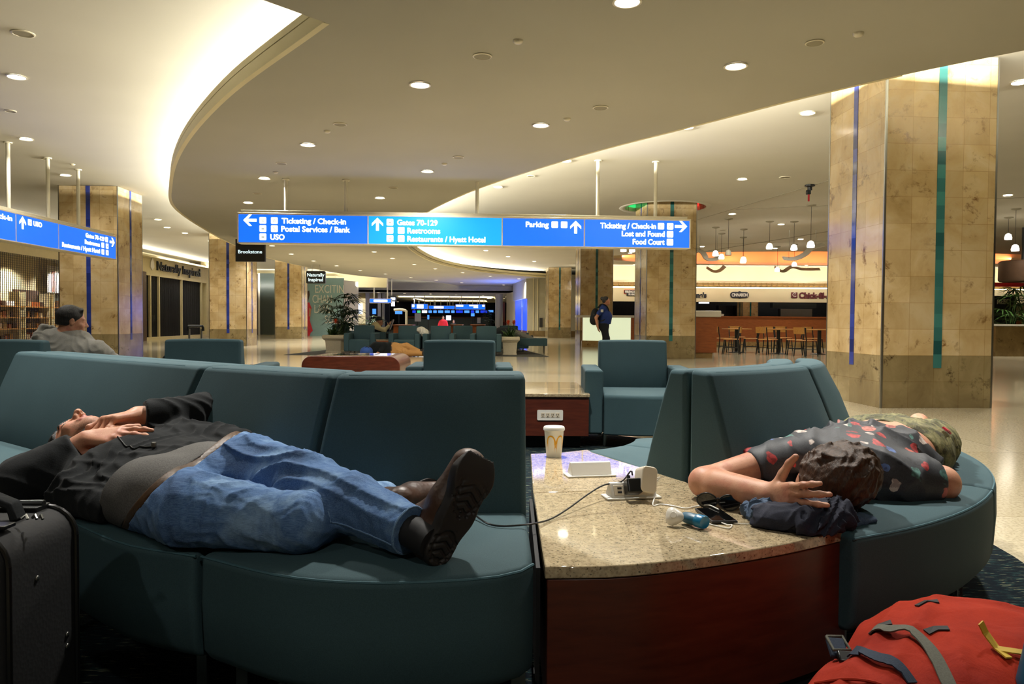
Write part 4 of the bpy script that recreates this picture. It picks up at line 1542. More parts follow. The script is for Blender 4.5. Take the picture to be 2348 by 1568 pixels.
cable('white_cable', 'white cable end looping in front of the phone to the clothes', [G(1652, 1197, ZT + 0.005), G(1668, 1203, ZT + 0.003), G(1678, 1203, ZT + 0.0025), G(1672, 1211, ZT + 0.0025), G(1650, 1207, ZT + 0.0025), G(1632, 1203, ZT + 0.0025), G(1622, 1200, ZT + 0.0025)], 0.0017, 'white_plastic')
cable('white_cable', 'thin white cable running under the bundled clothes', [G(1655, 1196, ZT + 0.004), G(1680, 1199, ZT + 0.0025), G(1705, 1201, ZT + 0.0025), G(1735, 1202, ZT + 0.0025)], 0.0015, 'white_plastic')

# phone
t = thing('phone', 'black phone lying face up between the blue bottle and the clothes', 'phone')
p0, p1, p2, p3 = G(1590, 1172, ZT), G(1643, 1166, ZT), G(1694, 1198, ZT), G(1640, 1211, ZT)
ang = math.atan2((p3 - p0).y, (p3 - p0).x)
c = (p0 + p1 + p2 + p3) / 4
m = MB(); m.box((0, 0, 0.0045), (0.142, 0.070, 0.008)); m.build('phone_body', 'black_plastic', t, bevel=0.003, segs=3)
m = MB(); m.box((0, 0, 0.0087), (0.128, 0.064, 0.0006)); m.build('screen', 'screen_glass', t)
t.location = (c.x, c.y, ZT + 0.0005); t.rotation_euler = (0, 0, ang)
# blue bottle
t = thing('bottle', 'small blue bottle lying on the front granite table', 'bottle')
a, c2 = G(1570, 1186, ZT + 0.017), G(1612, 1198, ZT + 0.017)
dv = Vector((c2.x - a.x, c2.y - a.y, 0)).normalized()
R = Matrix((Vector((0, 0, 1)), Vector((0, 0, 1)).cross(dv) * -1, dv)).transposed()
m = MB(); m.lathe([(0.004, -0.040), (0.011, -0.038), (0.0155, -0.030), (0.0175, -0.012), (0.0175, 0.008), (0.0165, 0.012)], n=28, rot=R, squash=(0.85, 1.1)); m.build('bottle_body', 'blue_plastic_dark', t, smooth=True)
m = MB(); m.lathe([(0.0165, 0.0125), (0.0185, 0.013), (0.0192, 0.034), (0.0175, 0.037), (0.0155, 0.0355), (0.001, 0.0355)], n=28, rot=R, squash=(0.9, 1.05)); m.build('cap', 'blue_plastic', t, smooth=True)
cc2 = (a + c2) / 2
t.location = (cc2.x, cc2.y, ZT + 0.0185)
# white cap
t = thing('plastic_cap', 'white translucent plastic cap beside the blue bottle', 'cap')
R = Matrix.Rotation(-0.35, 3, 'Z') @ Matrix.Rotation(1.05, 3, 'X')
m = MB(); rows = []
for r_, z in ((0.001, 0.0), (0.020, 0.0), (0.0265, 0.004), (0.027, 0.010), (0.021, 0.018), (0.012, 0.022), (0.001, 0.023)):
    rows.append([R @ Vector((r_ * (1 + 0.10 * math.cos(3 * 2 * PI * k / 36)) * math.cos(2 * PI * k / 36), r_ * (1 + 0.10 * math.cos(3 * 2 * PI * k / 36)) * math.sin(2 * PI * k / 36), z)) for k in range(36)])
m.sweep(rows); m.build('cap_shell', 'clear_plastic', t, smooth=True)
m = MB(); m.lathe([(0.010, 0.0225), (0.0102, 0.0255), (0.009, 0.0265), (0.001, 0.0265)], n=24, rot=R); m.build('cap_knob', 'clear_plastic', t, smooth=True)
t.scale = (0.86, 0.86, 0.86); p = G(1546, 1186, ZT + 0.021); t.location = (p.x, p.y, ZT + 0.0213)
# sunglasses
t = thing('sunglasses', 'black sunglasses lying folded before the pale elbow', 'sunglasses')
for sx in (-1, 1):
    m = MB(); pts = [(sx * 0.034 + 0.029 * math.cos(a_) * (1 + 0.1 * math.cos(2 * a_)), 0, 0.025 + 0.024 * math.sin(a_)) for a_ in [2 * PI * k / 28 for k in range(29)]]
    m.tube(pts, 0.0026, 7, caps=False); m.build('rim', 'black_plastic', t, smooth=True)
    m = MB(); vs = [(x, 0.0005, z) for x, _, z in pts[:-1]]
    vs2 = [(x, -0.0010, z) for x, _, z in pts[:-1]]
    n_ = len(vs); m.add(vs + vs2, [tuple(range(n_)), tuple(range(2 * n_ - 1, n_ - 1, -1))] + [(i, (i + 1) % n_, n_ + (i + 1) % n_, n_ + i) for i in range(n_)]); m.build('lens', 'lens_dark', t)
    m = MB(); m.ribbon([(sx * 0.064, 0, 0.036), (sx * 0.066, 0.008, 0.035), (sx * 0.060, 0.05, 0.025), (sx * 0.045, 0.10, 0.010), (sx * 0.038, 0.122, 0.004)], 0.007, 0.003, up=(sx, 0, 0)); m.build('temple', 'black_plastic', t, bevel=0.0008)
m = MB(); m.tube([(-0.008, 0, 0.032), (0, 0.001, 0.036), (0.008, 0, 0.032)], 0.0028, 7); m.build('bridge', 'black_plastic', t, smooth=True)
t.scale = (0.9, 0.9, 0.9); p = G(1646, 1169, ZT); t.location = (p.x, p.y, ZT + 0.001); t.rotation_euler = (0.0, 0.0, -0.45)
# bundled clothes under the head
def cloth_bundle(name, label, mat, prims, h, seed, amp=0.010):
    o = soft(name, prims, h, mat, None, 2, post=lambda X, Y, Z: -amp * wrinkle(X, Y, Z, [(1, 0.3, 0.5), (0.3, 1, -0.4), (-0.6, 0.5, 0.8)], 85, seed), cut=lambda X, Y, Z: (ZT + 0.0015) - Z + 0 * X + 0 * Y)
    return tag(o, label, 'clothes')
g3 = lambda x, y, z: tuple(G(x, y, z))
nav = [ell(g3(1790, 1180, ZT + 0.03), (0.070, 0.055, 0.030), None, 0.03), ell(g3(1850, 1190, ZT + 0.03), (0.070, 0.050, 0.034), None, 0.03), ell(g3(1760, 1196, ZT + 0.015), (0.035, 0.03, 0.016), None, 0.02), ell(g3(1900, 1180, ZT + 0.03), (0.06, 0.07, 0.032), None, 0.03),
       ell(g3(1880, 1208, ZT + 0.016), (0.04, 0.028, 0.018), None, 0.02), ell(g3(1830, 1140, ZT + 0.03), (0.09, 0.06, 0.03), None, 0.03)]
cloth_bundle('clothes_bundle', 'dark navy bundled clothes under the head on the table corner', 'navy_cloth', nav, 0.003, 3, 0.020)
sl = [cap(g3(1716, 1168, ZT + 0.02), g3(1748, 1186, ZT + 0.016), 0.018, 0.016, 0.02), cap(g3(1735, 1172, ZT + 0.035), g3(1775, 1152, ZT + 0.045), 0.016, 0.018, 0.02), cap(g3(1735, 1172, ZT + 0.03), g3(1755, 1200, ZT + 0.012), 0.017, 0.013, 0.02)]
cloth_bundle('shirt_sleeve', 'slate blue garment twisted at the left of the navy bundle', 'slate_cloth', sl, 0.0025, 5, 0.012)
sl = [ell(g3(1965, 1190, 0.452), (0.05, 0.028, 0.012), None, 0.02), ell(g3(1930, 1196, 0.45), (0.05, 0.03, 0.014), None, 0.02)]
cloth_bundle('shirt_hem', 'slate blue cloth corner hanging onto the right sofa seat', 'slate_cloth', sl, 0.003, 8, 0.008)

# ------------------------------------------------------------------ suitcase at the left
t = thing('suitcase', 'black soft suitcase standing at the left beside the sofa', 'suitcase')
x0, x1, y0, y1, z0, z1 = -1.45, -0.945, 1.40, 1.645, 0.055, 0.56
m = MB(); m.rbox(((x0 + x1) / 2, (y0 + y1) / 2, (z0 + z1) / 2), (x1 - x0, y1 - y0, z1 - z0), 0.06, n=6); m.build('shell', 'black_leather', t, bevel=0.012, segs=3)
def rim_path(y, r=0.06, o=0.002):
    pts = []
    for cx_, cz_, a0 in ((x1 - r, z1 - r, 0), (x0 + r, z1 - r, 90), (x0 + r, z0 + r, 180), (x1 - r, z0 + r, 270)):
        for k in range(7):
            a_ = math.radians(a0 + 15 * k)
            pts.append((cx_ + (r + o) * math.cos(a_), y, cz_ + (r + o) * math.sin(a_)))
    return pts + [pts[0]]
for y in (y0 + 0.012, y1 - 0.012):
    m = MB(); m.tube(rim_path(y), 0.006, 8, caps=False); m.build('piping', 'black_plastic', t, smooth=True)
m = MB(); m.ribbon([(-1.20, 1.53, z1), (-1.19, 1.53, z1 + 0.035), (-1.13, 1.53, z1 + 0.05), (-1.06, 1.53, z1 + 0.05), (-1.01, 1.53, z1 + 0.03), (-1.0, 1.53, z1)], 0.034, 0.016, up=[(-1, 0, 0), (-0.7, 0, 0.7), (0, 0, 1), (0, 0, 1), (0.7, 0, 0.7), (1, 0, 0)]); m.build('carry_handle', 'charcoal_nylon', t, bevel=0.004)
m = MB(); m.tube([(-1.30, 1.615, z1 + 0.006), (-1.0, 1.615, z1 + 0.012)], 0.009, 8); m.box((-1.15, 1.612, z1 + 0.004), (0.30, 0.05, 0.012)); m.build('telescopic_handle', 'dark_steel', t, bevel=0.002)
m = MB(); m.box((-1.02, 1.46, z1 + 0.006), (0.10, 0.035, 0.008)); m.build('luggage_tag', 'black_plastic', t, bevel=0.002)
for dx in (0, 0.018, 0.03):
    m = MB(); m.tube([(-0.975 + dx, 1.50 + dx * 0.4, z1 + 0.010), (-0.968 + dx, 1.505, z1 + 0.016), (-0.962 + dx, 1.50, z1 + 0.009)], 0.003, 6); m.build('zipper_pull', 'steel', t, smooth=True)
for y, z in ((1.50, 0.45), (1.60, 0.27), (1.60, 0.295), (1.43, 0.10)):
    m = MB(); m.ell((x1 + 0.001, y, z), (0.003, 0.006, 0.006)); m.build('rivet', 'steel', t, smooth=True)
for x in (x0 + 0.05, x1 - 0.05):
    for y in (y0 + 0.04, y1 - 0.04):
        m = MB(); m.lathe([(0.004, -0.012), (0.023, -0.011), (0.023, 0.011), (0.004, 0.012)], (x, y, 0.032), 18, rot=Matrix.Rotation(PI / 2, 3, 'Y')); m.box((x, y, 0.048), (0.03, 0.03, 0.02)); m.build('wheel', 'black_plastic', t, smooth=True)
base(t, (-1.17, 1.52, 0.0085))

# ------------------------------------------------------------------ red backpack on the floor at the right
t = thing('backpack', 'red hiking backpack with grey straps lying on the dark carpet', 'backpack')
bp = [ell((1.05, 1.50, 0.185), (0.40, 0.215, 0.175), None, 0.06), ell((0.78, 1.44, 0.165), (0.22, 0.17, 0.150), None, 0.06), ell((0.70, 1.40, 0.15), (0.135, 0.16, 0.13), None, 0.05),
      ell((1.35, 1.50, 0.17), (0.25, 0.20, 0.165), None, 0.06), ell((0.98, 1.62, 0.22), (0.24, 0.14, 0.145), None, 0.05), ell((1.18, 1.36, 0.20), (0.22, 0.14, 0.13), None, 0.04)]
BPO = soft('pack_body', bp, 0.007, 'red_nylon', t, 2, post=lambda X, Y, Z: -0.018 * wrinkle(X, Y, Z, [(1, 0.2, 0.2), (0.8, -0.7, 0.3), (0.4, 0.9, -0.3)], 30, 11), cut=lambda X, Y, Z: 0.010 - Z + 0 * X + 0 * Y)
from mathutils.bvhtree import BVHTree
def drape(o, pts, off=0.003, down=True):
    """put points (world xy) onto the surface of o from above"""
    bv = BVHTree.FromPolygons([v.co.copy() for v in o.data.vertices], [list(p.vertices) for p in o.data.polygons])
    out, ns = [], []
    for p in pts:
        h = bv.ray_cast(Vector((p[0], p[1], 3.0)), Vector((0, 0, -1)))
        if h[0] is None:
            out.append(Vector((p[0], p[1], p[2] if len(p) > 2 else 0.02))); ns.append(Vector((0, 0, 1)))
        else:
            out.append(h[0] + h[1] * (off + (p[2] if len(p) > 2 else 0))); ns.append(h[1])
    return out, ns
def strap(name, xy, w, mat, off=0.004, th=0.003):
    pts, ns = drape(BPO, [tuple(p) for p in catmull([Vector((*p, 0)) if len(p) == 2 else Vector(p) for p in xy], 8)], off)
    m = MB(); m.ribbon(pts, w, th, up=ns); return m.build(name, mat, t, smooth=True)
strap('compression_strap', [(0.775, 1.60, 0.0), (0.80, 1.53, 0.014), (0.81, 1.45, 0.004), (0.80, 1.37), (0.785, 1.29)], 0.026, 'strap_grey')
strap('lid_strap', [(0.69, 1.515), (0.705, 1.47, 0.010), (0.72, 1.42, 0.008), (0.735, 1.37, 0.0)], 0.022, 'strap_navy')
strap('hip_strap', [(0.99, 1.36), (1.01, 1.30), (1.02, 1.23)], 0.03, 'strap_grey')
pts, ns = drape(BPO, [(0.685, 1.545)])
for dx, dy, dz, sz, mt, nm in ((-0.004, 0.012, 0.012, (0.036, 0.046, 0.012), 'strap_navy', 'buckle'), (-0.002, -0.026, 0.010, (0.032, 0.026, 0.012), 'black_plastic', 'buckle_tongue')):
    m = MB(); m.box(pts[0] + Vector((dx, dy, dz)), sz, rot=Matrix.Rotation(0.5, 3, 'X') @ Matrix.Rotation(-0.1, 3, 'Z')); m.build(nm, mt, t, bevel=0.003)
m = MB(); m.tube([tuple(pts[0] + Vector((-0.018, 0.034, 0.028))), tuple(pts[0] + Vector((0.016, 0.034, 0.028))), tuple(pts[0] + Vector((0.016, -0.004, 0.016))), tuple(pts[0] + Vector((-0.018, -0.004, 0.016))), tuple(pts[0] + Vector((-0.018, 0.034, 0.028)))], 0.0032, 7); m.build('buckle_frame', 'strap_grey', t, smooth=True)
m = MB(); m.ribbon([tuple(pts[0] + Vector((0.012, -0.03, 0.012))), tuple(pts[0] + Vector((0.02, -0.055, 0.022))), tuple(pts[0] + Vector((0.04, -0.085, 0.012))), tuple(pts[0] + Vector((0.052, -0.105, 0.003)))], 0.02, 0.004); m.build('strap_end', 'black_plastic', t)
for (x, y) in ((0.79, 1.60), (0.905, 1.63), (0.865, 1.52)):
    pp, nn = drape(BPO, [(x - 0.022, y), (x, y + 0.004), (x + 0.022, y - 0.002)], 0.002)
    m = MB(); m.ribbon(pp, 0.016, 0.003, up=nn); m.build('gear_loop', 'matte_black', t)
pp, nn = drape(BPO, [(x, y) for x, y in ((0.60, 1.47), (0.64, 1.42), (0.68, 1.37), (0.72, 1.32), (0.76, 1.27))], 0.0035)
m = MB(); m.tube(catmull(pp, 6), 0.003, 6); m.build('lid_seam', 'red_nylon', t, smooth=True)
pp, nn = drape(BPO, [(0.925, 1.46), (0.932, 1.435), (0.938, 1.41)], 0.006)
m = MB(); m.ribbon([pp[0] + Vector((-0.01, 0.0, 0.035)), pp[0] + Vector((0, 0, 0.015)), pp[1], pp[2]], 0.014, 0.003, up=(0.3, -1, 0.4)); m.ribbon([pp[1], pp[2] + Vector((0.03, 0, 0.01)), pp[2] + Vector((0.06, -0.01, 0.004))], 0.012, 0.003, up=(0, -0.5, 1)); m.build('webbing_tag', 'yellow_tag', t)
base(t, (1.05, 1.5, 0.0085))
t = thing('water_bottle', 'shiny dark bottle tucked against the red backpack at the photo corner', 'bottle')
R = Matrix.Rotation(0.6, 3, 'Z') @ Matrix.Rotation(0.5, 3, 'Y')
m = MB(); m.lathe([(0.001, -0.09), (0.030, -0.09), (0.034, -0.08), (0.034, 0.05), (0.024, 0.075), (0.022, 0.10)], (0, 0, 0), 24, rot=R); m.build('bottle_body', 'blue_plastic_dark', t, smooth=True)
m = MB(); m.lathe([(0.023, 0.10), (0.024, 0.125), (0.001, 0.127)], (0, 0, 0), 24, rot=R); m.build('bottle_cap', 'black_plastic', t, smooth=True)
t.location = (0.985, 1.375, 0.385)
jk = [cap((1.36, 1.82, 0.075), (1.66, 1.66, 0.09), 0.060, 0.075, 0.03), cap((1.16, 1.80, 0.05), (1.32, 1.77, 0.07), 0.03, 0.055, 0.03), cap((1.62, 1.62, 0.07), (1.85, 1.5, 0.06), 0.075, 0.06, 0.03)]
o = soft('jacket', jk, 0.008, 'dark_nylon', None, 2, post=lambda X, Y, Z: -0.012 * wrinkle(X, Y, Z, [(1, 0.2, 0.2), (0.2, 0.9, 0.3)], 40, 4), cut=lambda X, Y, Z: 0.010 - Z + 0 * X + 0 * Y)
tag(o, 'dark navy jacket lying on the carpet behind the red backpack', 'jacket')
cable('carry_strap', 'thin grey strap loop on the dark floor left of the red backpack', [(0.50, 1.28, 0.02), (0.54, 1.34, 0.06), (0.60, 1.36, 0.065), (0.66, 1.33, 0.05)], 0.006, 'strap_grey')
# ------------------------------------------------------------------ people
def tf(prims, c, R, s=1.0):
    """local prims -> world; R rows are the local axes in world"""
    out = []
    c = np.asarray(c, float)
    R = np.asarray(R, float)
    for p in prims:
        q = dict(p)
        if p['t'] == 'cap':
            q['a'] = c + (p['a'] * s) @ R
            q['b'] = c + (p['b'] * s) @ R
            q['ra'], q['rb'] = p['ra'] * s, p['rb'] * s
            if p['flat'] is not None:
                q['flat'] = (np.asarray(p['flat'][0], float) @ R, p['flat'][1])
        else:
            q['c'] = c + (p['c'] * s) @ R
            q['R'] = R if p['R'] is None else p['R'] @ R
            if p['t'] == 'ell':
                q['r'] = p['r'] * s
            else:
                q['h'], q['rad'] = p['h'] * s, p['rad'] * s
        q['k'] = p['k'] * s
        out.append(q)
    return out

def head_frame(crown, face):
    z = vnorm(crown)
    y = np.asarray(face, float)
    y = vnorm(y - z * np.dot(y, z))
    return np.array([np.cross(y, z), y, z])

def head_prims(detail=True, neck=True):
    """face looks along +Y, crown +Z, chin at about -0.105"""
    P = [ell((0, -0.018, 0.035), (0.074, 0.094, 0.088), None, 0.02), ell((0, 0.022, -0.030), (0.062, 0.066, 0.075), None, 0.03),
         ell((0, 0.050, -0.085), (0.034, 0.030, 0.024), None, 0.03), cap((-0.048, 0.0, -0.055), (0, 0.058, -0.088), 0.022, 0.02, 0.02), cap((0.048, 0.0, -0.055), (0, 0.058, -0.088), 0.022, 0.02, 0.02)]
    if neck:
        P += [cap((0, -0.025, -0.05), (0, -0.045, -0.15), 0.057, 0.062, 0.03)]
    if detail:
        P += [ell((0, 0.070, 0.030), (0.050, 0.018, 0.011), None, 0.015), cap((0, 0.080, 0.018), (0, 0.106, -0.020), 0.009, 0.0125, 0.01),
              ell((0.012, 0.094, -0.024), (0.008, 0.010, 0.008), None, 0.006), ell((-0.012, 0.094, -0.024), (0.008, 0.010, 0.008), None, 0.006),
              ell((0.033, 0.094, 0.010), (0.019, 0.017, 0.011), None, 0.012, sub=True), ell((-0.033, 0.094, 0.010), (0.019, 0.017, 0.011), None, 0.012, sub=True),
              ell((0.032, 0.068, 0.009), (0.015, 0.013, 0.011), None, 0.004), ell((-0.032, 0.068, 0.009), (0.015, 0.013, 0.011), None, 0.004),
              ell((0.040, 0.060, -0.022), (0.020, 0.018, 0.015), None, 0.02), ell((-0.040, 0.060, -0.022), (0.020, 0.018, 0.015), None, 0.02),
              cap((-0.018, 0.080, -0.052), (0.018, 0.080, -0.052), 0.007, 0.007, 0.008), cap((0, 0.088, -0.0505), (0, 0.089, -0.0505), 0.0075, 0.0075, 0.006), cap((-0.014, 0.081, -0.065), (0.014, 0.081, -0.065), 0.008, 0.008, 0.006),
              ell((0.006, 0.105, -0.029), (0.0035, 0.006, 0.004), None, 0.002, sub=True), ell((-0.006, 0.105, -0.029), (0.0035, 0.006, 0.004), None, 0.002, sub=True)]
    for sx in (-1, 1):
        P += [ell((sx * 0.077, -0.008, 0.002), (0.009, 0.019, 0.031), None, 0.006), ell((sx * 0.085, -0.004, 0.004), (0.006, 0.010, 0.017), None, 0.003, sub=True)]
    return P

def loc_of(c, R):
    """world grid -> local head coordinates"""
    c = np.asarray(c, float)
    def f(X, Y, Z):
        x, y, z = X - c[0], Y - c[1], Z - c[2]
        return tuple(x * R[i][0] + y * R[i][1] + z * R[i][2] for i in range(3))
    return f

def hair_cap(name, c, R, s, mat, parent, h, front=0.055, low=-0.035, thick=0.010, quiff=0.0, seed=1, tex=0.004, it=1, tufts=0):
    P = [ell((0, -0.022, 0.038), (0.074 + thick, 0.094 + thick, 0.088 + thick), None, 0.02), ell((0, -0.055, -0.015), (0.062 + thick * 0.6, 0.052 + thick, 0.060), None, 0.02)]
    if quiff:
        P += [cap((-0.04, 0.055, 0.098), (0.04, 0.06, 0.098), quiff, quiff, 0.03)]
    rr = random.Random(seed)
    for _ in range(tufts):
        th, ph = rr.uniform(0, 2 * PI), rr.uniform(-0.35, 1.5)
        n_ = np.array((math.cos(th) * math.cos(ph), math.sin(th) * math.cos(ph), math.sin(ph)))
        if n_[1] > 0.75 and n_[2] < 0.4:
            continue
        p_ = np.array((0, -0.022, 0.030)) + n_ * np.array((0.074, 0.094, 0.088)) * (1.0 + thick * 12)
        g_ = np.cross(n_, (0.35, 0.2, 1.0)) + np.array((0.25, 0.5, -0.25))
        g_ = vnorm(g_ - n_ * np.dot(g_, n_) + n_ * rr.uniform(-0.32, -0.08) + np.array([rr.uniform(-0.25, 0.25) for _q in range(3)]))
        P.append(cap(p_, p_ + g_ * rr.uniform(0.020, 0.034), rr.uniform(0.006, 0.008), 0.005, 0.005))
    L = loc_of(c, R)
    def cut(X, Y, Z):
        x, y, z = L(X, Y, Z)
        x, y, z = x / s, y / s, z / s
        # hairline: forehead, temples, nape
        return np.maximum(y - (front - 0.9 * np.maximum(0, 0.055 - z)) , low - z + 0.0 * x) * s
    return soft(name, tf(P, c, R, s), h, mat, parent, it, post=lambda X, Y, Z: -tex * wrinkle(*L(X, Y, Z), [(1, 0.15, 0.3), (0.8, 0.3, -0.4)], 95, seed, True), cut=cut)

def plane(p, n):
    """keeps the side the normal points away from (cuts what lies along +n)"""
    p = np.asarray(p, float)
    n = vnorm(n)
    return lambda X, Y, Z: (X - p[0]) * n[0] + (Y - p[1]) * n[1] + (Z - p[2]) * n[2]

def floor_cut(z):
    return lambda X, Y, Z: z - Z + 0 * X + 0 * Y

SEAT = 0.449
# ---------------------------------------------------------------- man in jeans lying on his back
def man_in_jeans():
    t = thing('person', 'person in black jacket and jeans lying on the sofa, hands over chin', 'person')
    A = vnorm((-0.80, 0.60, 0.0))                                   # waist -> head
    ac = vnorm((0.47, 0.83, 0.30))                                  # across the hips (near -> far)
    Pc, Ch, Sh = np.array((-0.90, 2.06, 0.525)), np.array((-1.10, 2.19, 0.530)), np.array((-1.25, 2.31, 0.532))
    ac2 = vnorm((0.66, 0.73, 0.12))
    hc = np.array((-1.395, 2.455, 0.558))
    HR = head_frame((-0.82, 0.55, -0.16), (0.10, -0.20, 0.97))
    rs, re, rw = np.array((-1.22, 2.20, 0.54)), np.array((-1.372, 2.13, 0.507)), np.array((-1.235, 2.195, 0.617))
    ls, le, lw = np.array((-1.17, 2.45, 0.585)), np.array((-0.985, 2.44, 0.665)), np.array((-1.150, 2.325, 0.672))
    hipR, midR, kneeR, ankR = (-0.93, 1.935, 0.518), (-0.745, 1.775, 0.515), (-0.475, 1.70, 0.512), (-0.345, 2.02, 0.485)
    hipL, midL, kneeL, shinL, ankL = (-0.83, 2.15, 0.560), (-0.705, 2.04, 0.568), (-0.515, 1.865, 0.567), (-0.375, 1.755, 0.548), (-0.228, 1.645, 0.515)
    body = tf(head_prims(), hc, HR, 1.0)
    body += [cap(hc + np.array((0, -0.045, -0.13)) @ HR, Sh, 0.058, 0.07, 0.03), cap(Sh, Ch, 0.066, 0.078, 0.04, (ac2, 1.8)), cap(Ch, Pc - A * 0.06, 0.074, 0.076, 0.04, (ac, 1.75))]
    body += chain([rs, re, rw], [0.045, 0.040, 0.027], 0.02) + chain([ls, le, lw], [0.045, 0.040, 0.028], 0.02)
    body += chain([hipR, midR, kneeR, ankR], [0.058, 0.055, 0.045, 0.036], 0.02) + chain([hipL, midL, kneeL, shinL, ankL], [0.058, 0.056, 0.05, 0.045, 0.036], 0.02)
    body += hand(rw + np.array((0.012, -0.004, 0.004)), (0.95, -0.22, 0.10), (0.05, -0.5, 0.86), 1, (12, 10, 8), 5, 1.0, curls=((4, 8, 6), (8, 8, 6), (12, 10, 8), (24, 14, 10)))
    body += hand(lw, (-0.60, -0.74, -0.05), (-0.25, -0.1, 0.95), -1, (40, 45, 25), 7, 1.0, curls=((22, 38, 22), (42, 42, 25), (48, 40, 25), (46, 30, 20)), thumb=(-0.75, -0.35, -0.45))
    L = loc_of(hc, HR)
    def pick(cen):
        x, y, z = L(cen[:, 0], cen[:, 1], cen[:, 2])
        lips = (np.abs(x) < 0.024) & (y > 0.079) & (z < -0.046) & (z > -0.073)
        beard = (y > 0.02) & (z < -0.040) & (z > -0.12) & ~lips & (np.abs(x) < 0.045) & (y > 0.052)
        brow = (np.abs(z - 0.030) < 0.0055) & (np.abs(np.abs(x) - 0.031) < 0.018) & (y > 0.06)
        lash = (np.abs(z - 0.0035) < 0.0028) & (np.abs(np.abs(x) - 0.032) < 0.014) & (y > 0.07)
        return np.where(lips, 1, np.where(brow | lash, 2, np.where(beard, 3, 0)))
    soft('body', body, 0.0031, 'skin_tan', t, 2, pick=pick, mats=['skin_tan', 'lip_pink', 'hair_black', 'stubble_skin'], cut=floor_cut(SEAT))
    hair_cap('hair', hc, HR, 1.0, 'hair_black', t, 0.0045, front=0.060, low=-0.04, thick=0.007)
    # jacket: open fleece with hem above the belt
    HEMCUT = []
    jk = [cap(Sh, Ch, 0.080, 0.094, 0.04, (ac2, 1.9)), cap(Ch, Pc + A * 0.02, 0.092, 0.094, 0.04, (ac, 1.86)), cap((-1.18, 2.02, 0.50), (-0.98, 1.90, 0.475), 0.05, 0.032, 0.04), cap((-1.02, 2.33, 0.60), (-0.80, 2.24, 0.60), 0.055, 0.045, 0.05), 'HEM']
    jk += [cap(rs, re, 0.072, 0.070, 0.03), cap(re, re + (rw - re) * 0.80, 0.070, 0.045, 0.03)]
    jk += [cap(ls, le, 0.075, 0.064, 0.03), cap(le, le + (lw - le) * 0.86, 0.062, 0.046, 0.025)]
    neckc = hc + np.array((0, -0.03, -0.115)) @ HR
    cuffR, dR = re + (rw - re) * 0.84, vnorm(rw - re)
    cuffL, dL = le + (lw - le) * 0.90, vnorm(lw - le)
    def plane3(p, q, r, toward):
        p, q, r = (np.array(v, float) for v in (p, q, r))
        n_ = vnorm(np.cross(q - p, r - p))
        return q, (n_ if np.dot(n_, np.asarray(toward, float)) > 0 else -n_)
    hemp, hemn = plane3(D(548, 992, 2.30), D(372, 1050, 2.10), D(238, 1158, 2.00), -A)      # normals towards the feet
    beltp, beltn = plane3(D(520, 1006, 2.27), D(430, 1058, 2.05), D(296, 1172, 1.93), -A)
    hemp, beltp = hemp + hemn * 0.088, beltp + beltn * 0.042
    hem = plane(hemp, hemn)
    jk = [cutp(hem) if q == 'HEM' else q for q in jk]
    def openings(X, Y, Z):
        rr = np.sqrt((X - cuffR[0]) ** 2 + (Y - cuffR[1]) ** 2 + (Z - cuffR[2]) ** 2)
        return np.where(rr < 0.10, np.minimum((X - cuffR[0]) * dR[0] + (Y - cuffR[1]) * dR[1] + (Z - cuffR[2]) * dR[2], 0.10 - rr), -1.0)
    def openl(X, Y, Z):
        rr = np.sqrt((X - cuffL[0]) ** 2 + (Y - cuffL[1]) ** 2 + (Z - cuffL[2]) ** 2)
        return np.where(rr < 0.10, np.minimum((X - cuffL[0]) * dL[0] + (Y - cuffL[1]) * dL[1] + (Z - cuffL[2]) * dL[2], 0.10 - rr), -1.0)
    JK = soft('jacket', jk, 0.0045, 'black_fleece', t, 2, post=lambda X, Y, Z: -0.009 * wrinkle(X, Y, Z, [(0.9, -0.3, 0.3), (0.4, 0.8, 0.5)], 52, 5), cut=[openings, openl, floor_cut(SEAT)])
    # collar, zip, shirt rib, belt
    m = MB()
    m.tube(catmull([neckc + np.array((0.085 * math.cos(a), 0.075 * math.sin(a), -0.012)) @ HR for a in [2 * PI * k / 10 for k in range(11)]], 4), 0.019, 8, caps=False)
    m.build('collar', 'black_fleece', t, smooth=True)
    zp = [(-1.15, 2.19, 0), (-1.09, 2.12, 0), (-1.03, 2.085, 0), (-0.985, 2.075, 0)]
    zp, _zn = drape(JK, [tuple(q) for q in catmull(zp, 6)], 0.002)
    m = MB(); m.tube(zp, 0.0022, 6); m.build('zipper', 'dark_steel', t, smooth=True)
    m = MB(); m.box(zp[-1] + Vector((0.006, -0.004, 0.006)), (0.012, 0.010, 0.014)); m.build('zipper_pull', 'steel', t, bevel=0.002)
    torso = [cap(Ch, Pc + A * -0.09, 0.090, 0.0935, 0.04, (ac, 1.84)), cap(np.array(hipR) + A * 0.10, np.array(hipR) - A * 0.03, 0.086, 0.097, 0.05)]
    rb = [plane(hemp - hemn * 0.02, -hemn), plane(beltp - beltn * 0.014, beltn)]
    soft('shirt_hem', torso, 0.004, 'grey_rib', t, 2, cut=rb + [floor_cut(SEAT)])
    jn = [ell(Pc - A * 0.065, (0.173, 0.15, 0.0985), frame(ac, (0.0, -0.3, 1)), 0.05),
          cap(hipR, midR, 0.100, 0.085, 0.05), cap(midR, kneeR, 0.085, 0.066, 0.03), cap(kneeR, ankR, 0.064, 0.052, 0.03),
          cap(hipL, midL, 0.098, 0.083, 0.05), cap(midL, kneeL, 0.083, 0.071, 0.03), cap(kneeL, shinL, 0.072, 0.063, 0.025), cap(shinL, ankL, 0.063, 0.052, 0.02)]
    dA = vnorm(np.array(ankL) - np.array(shinL))
    hemleg = np.array(ankL) + dA * 0.012
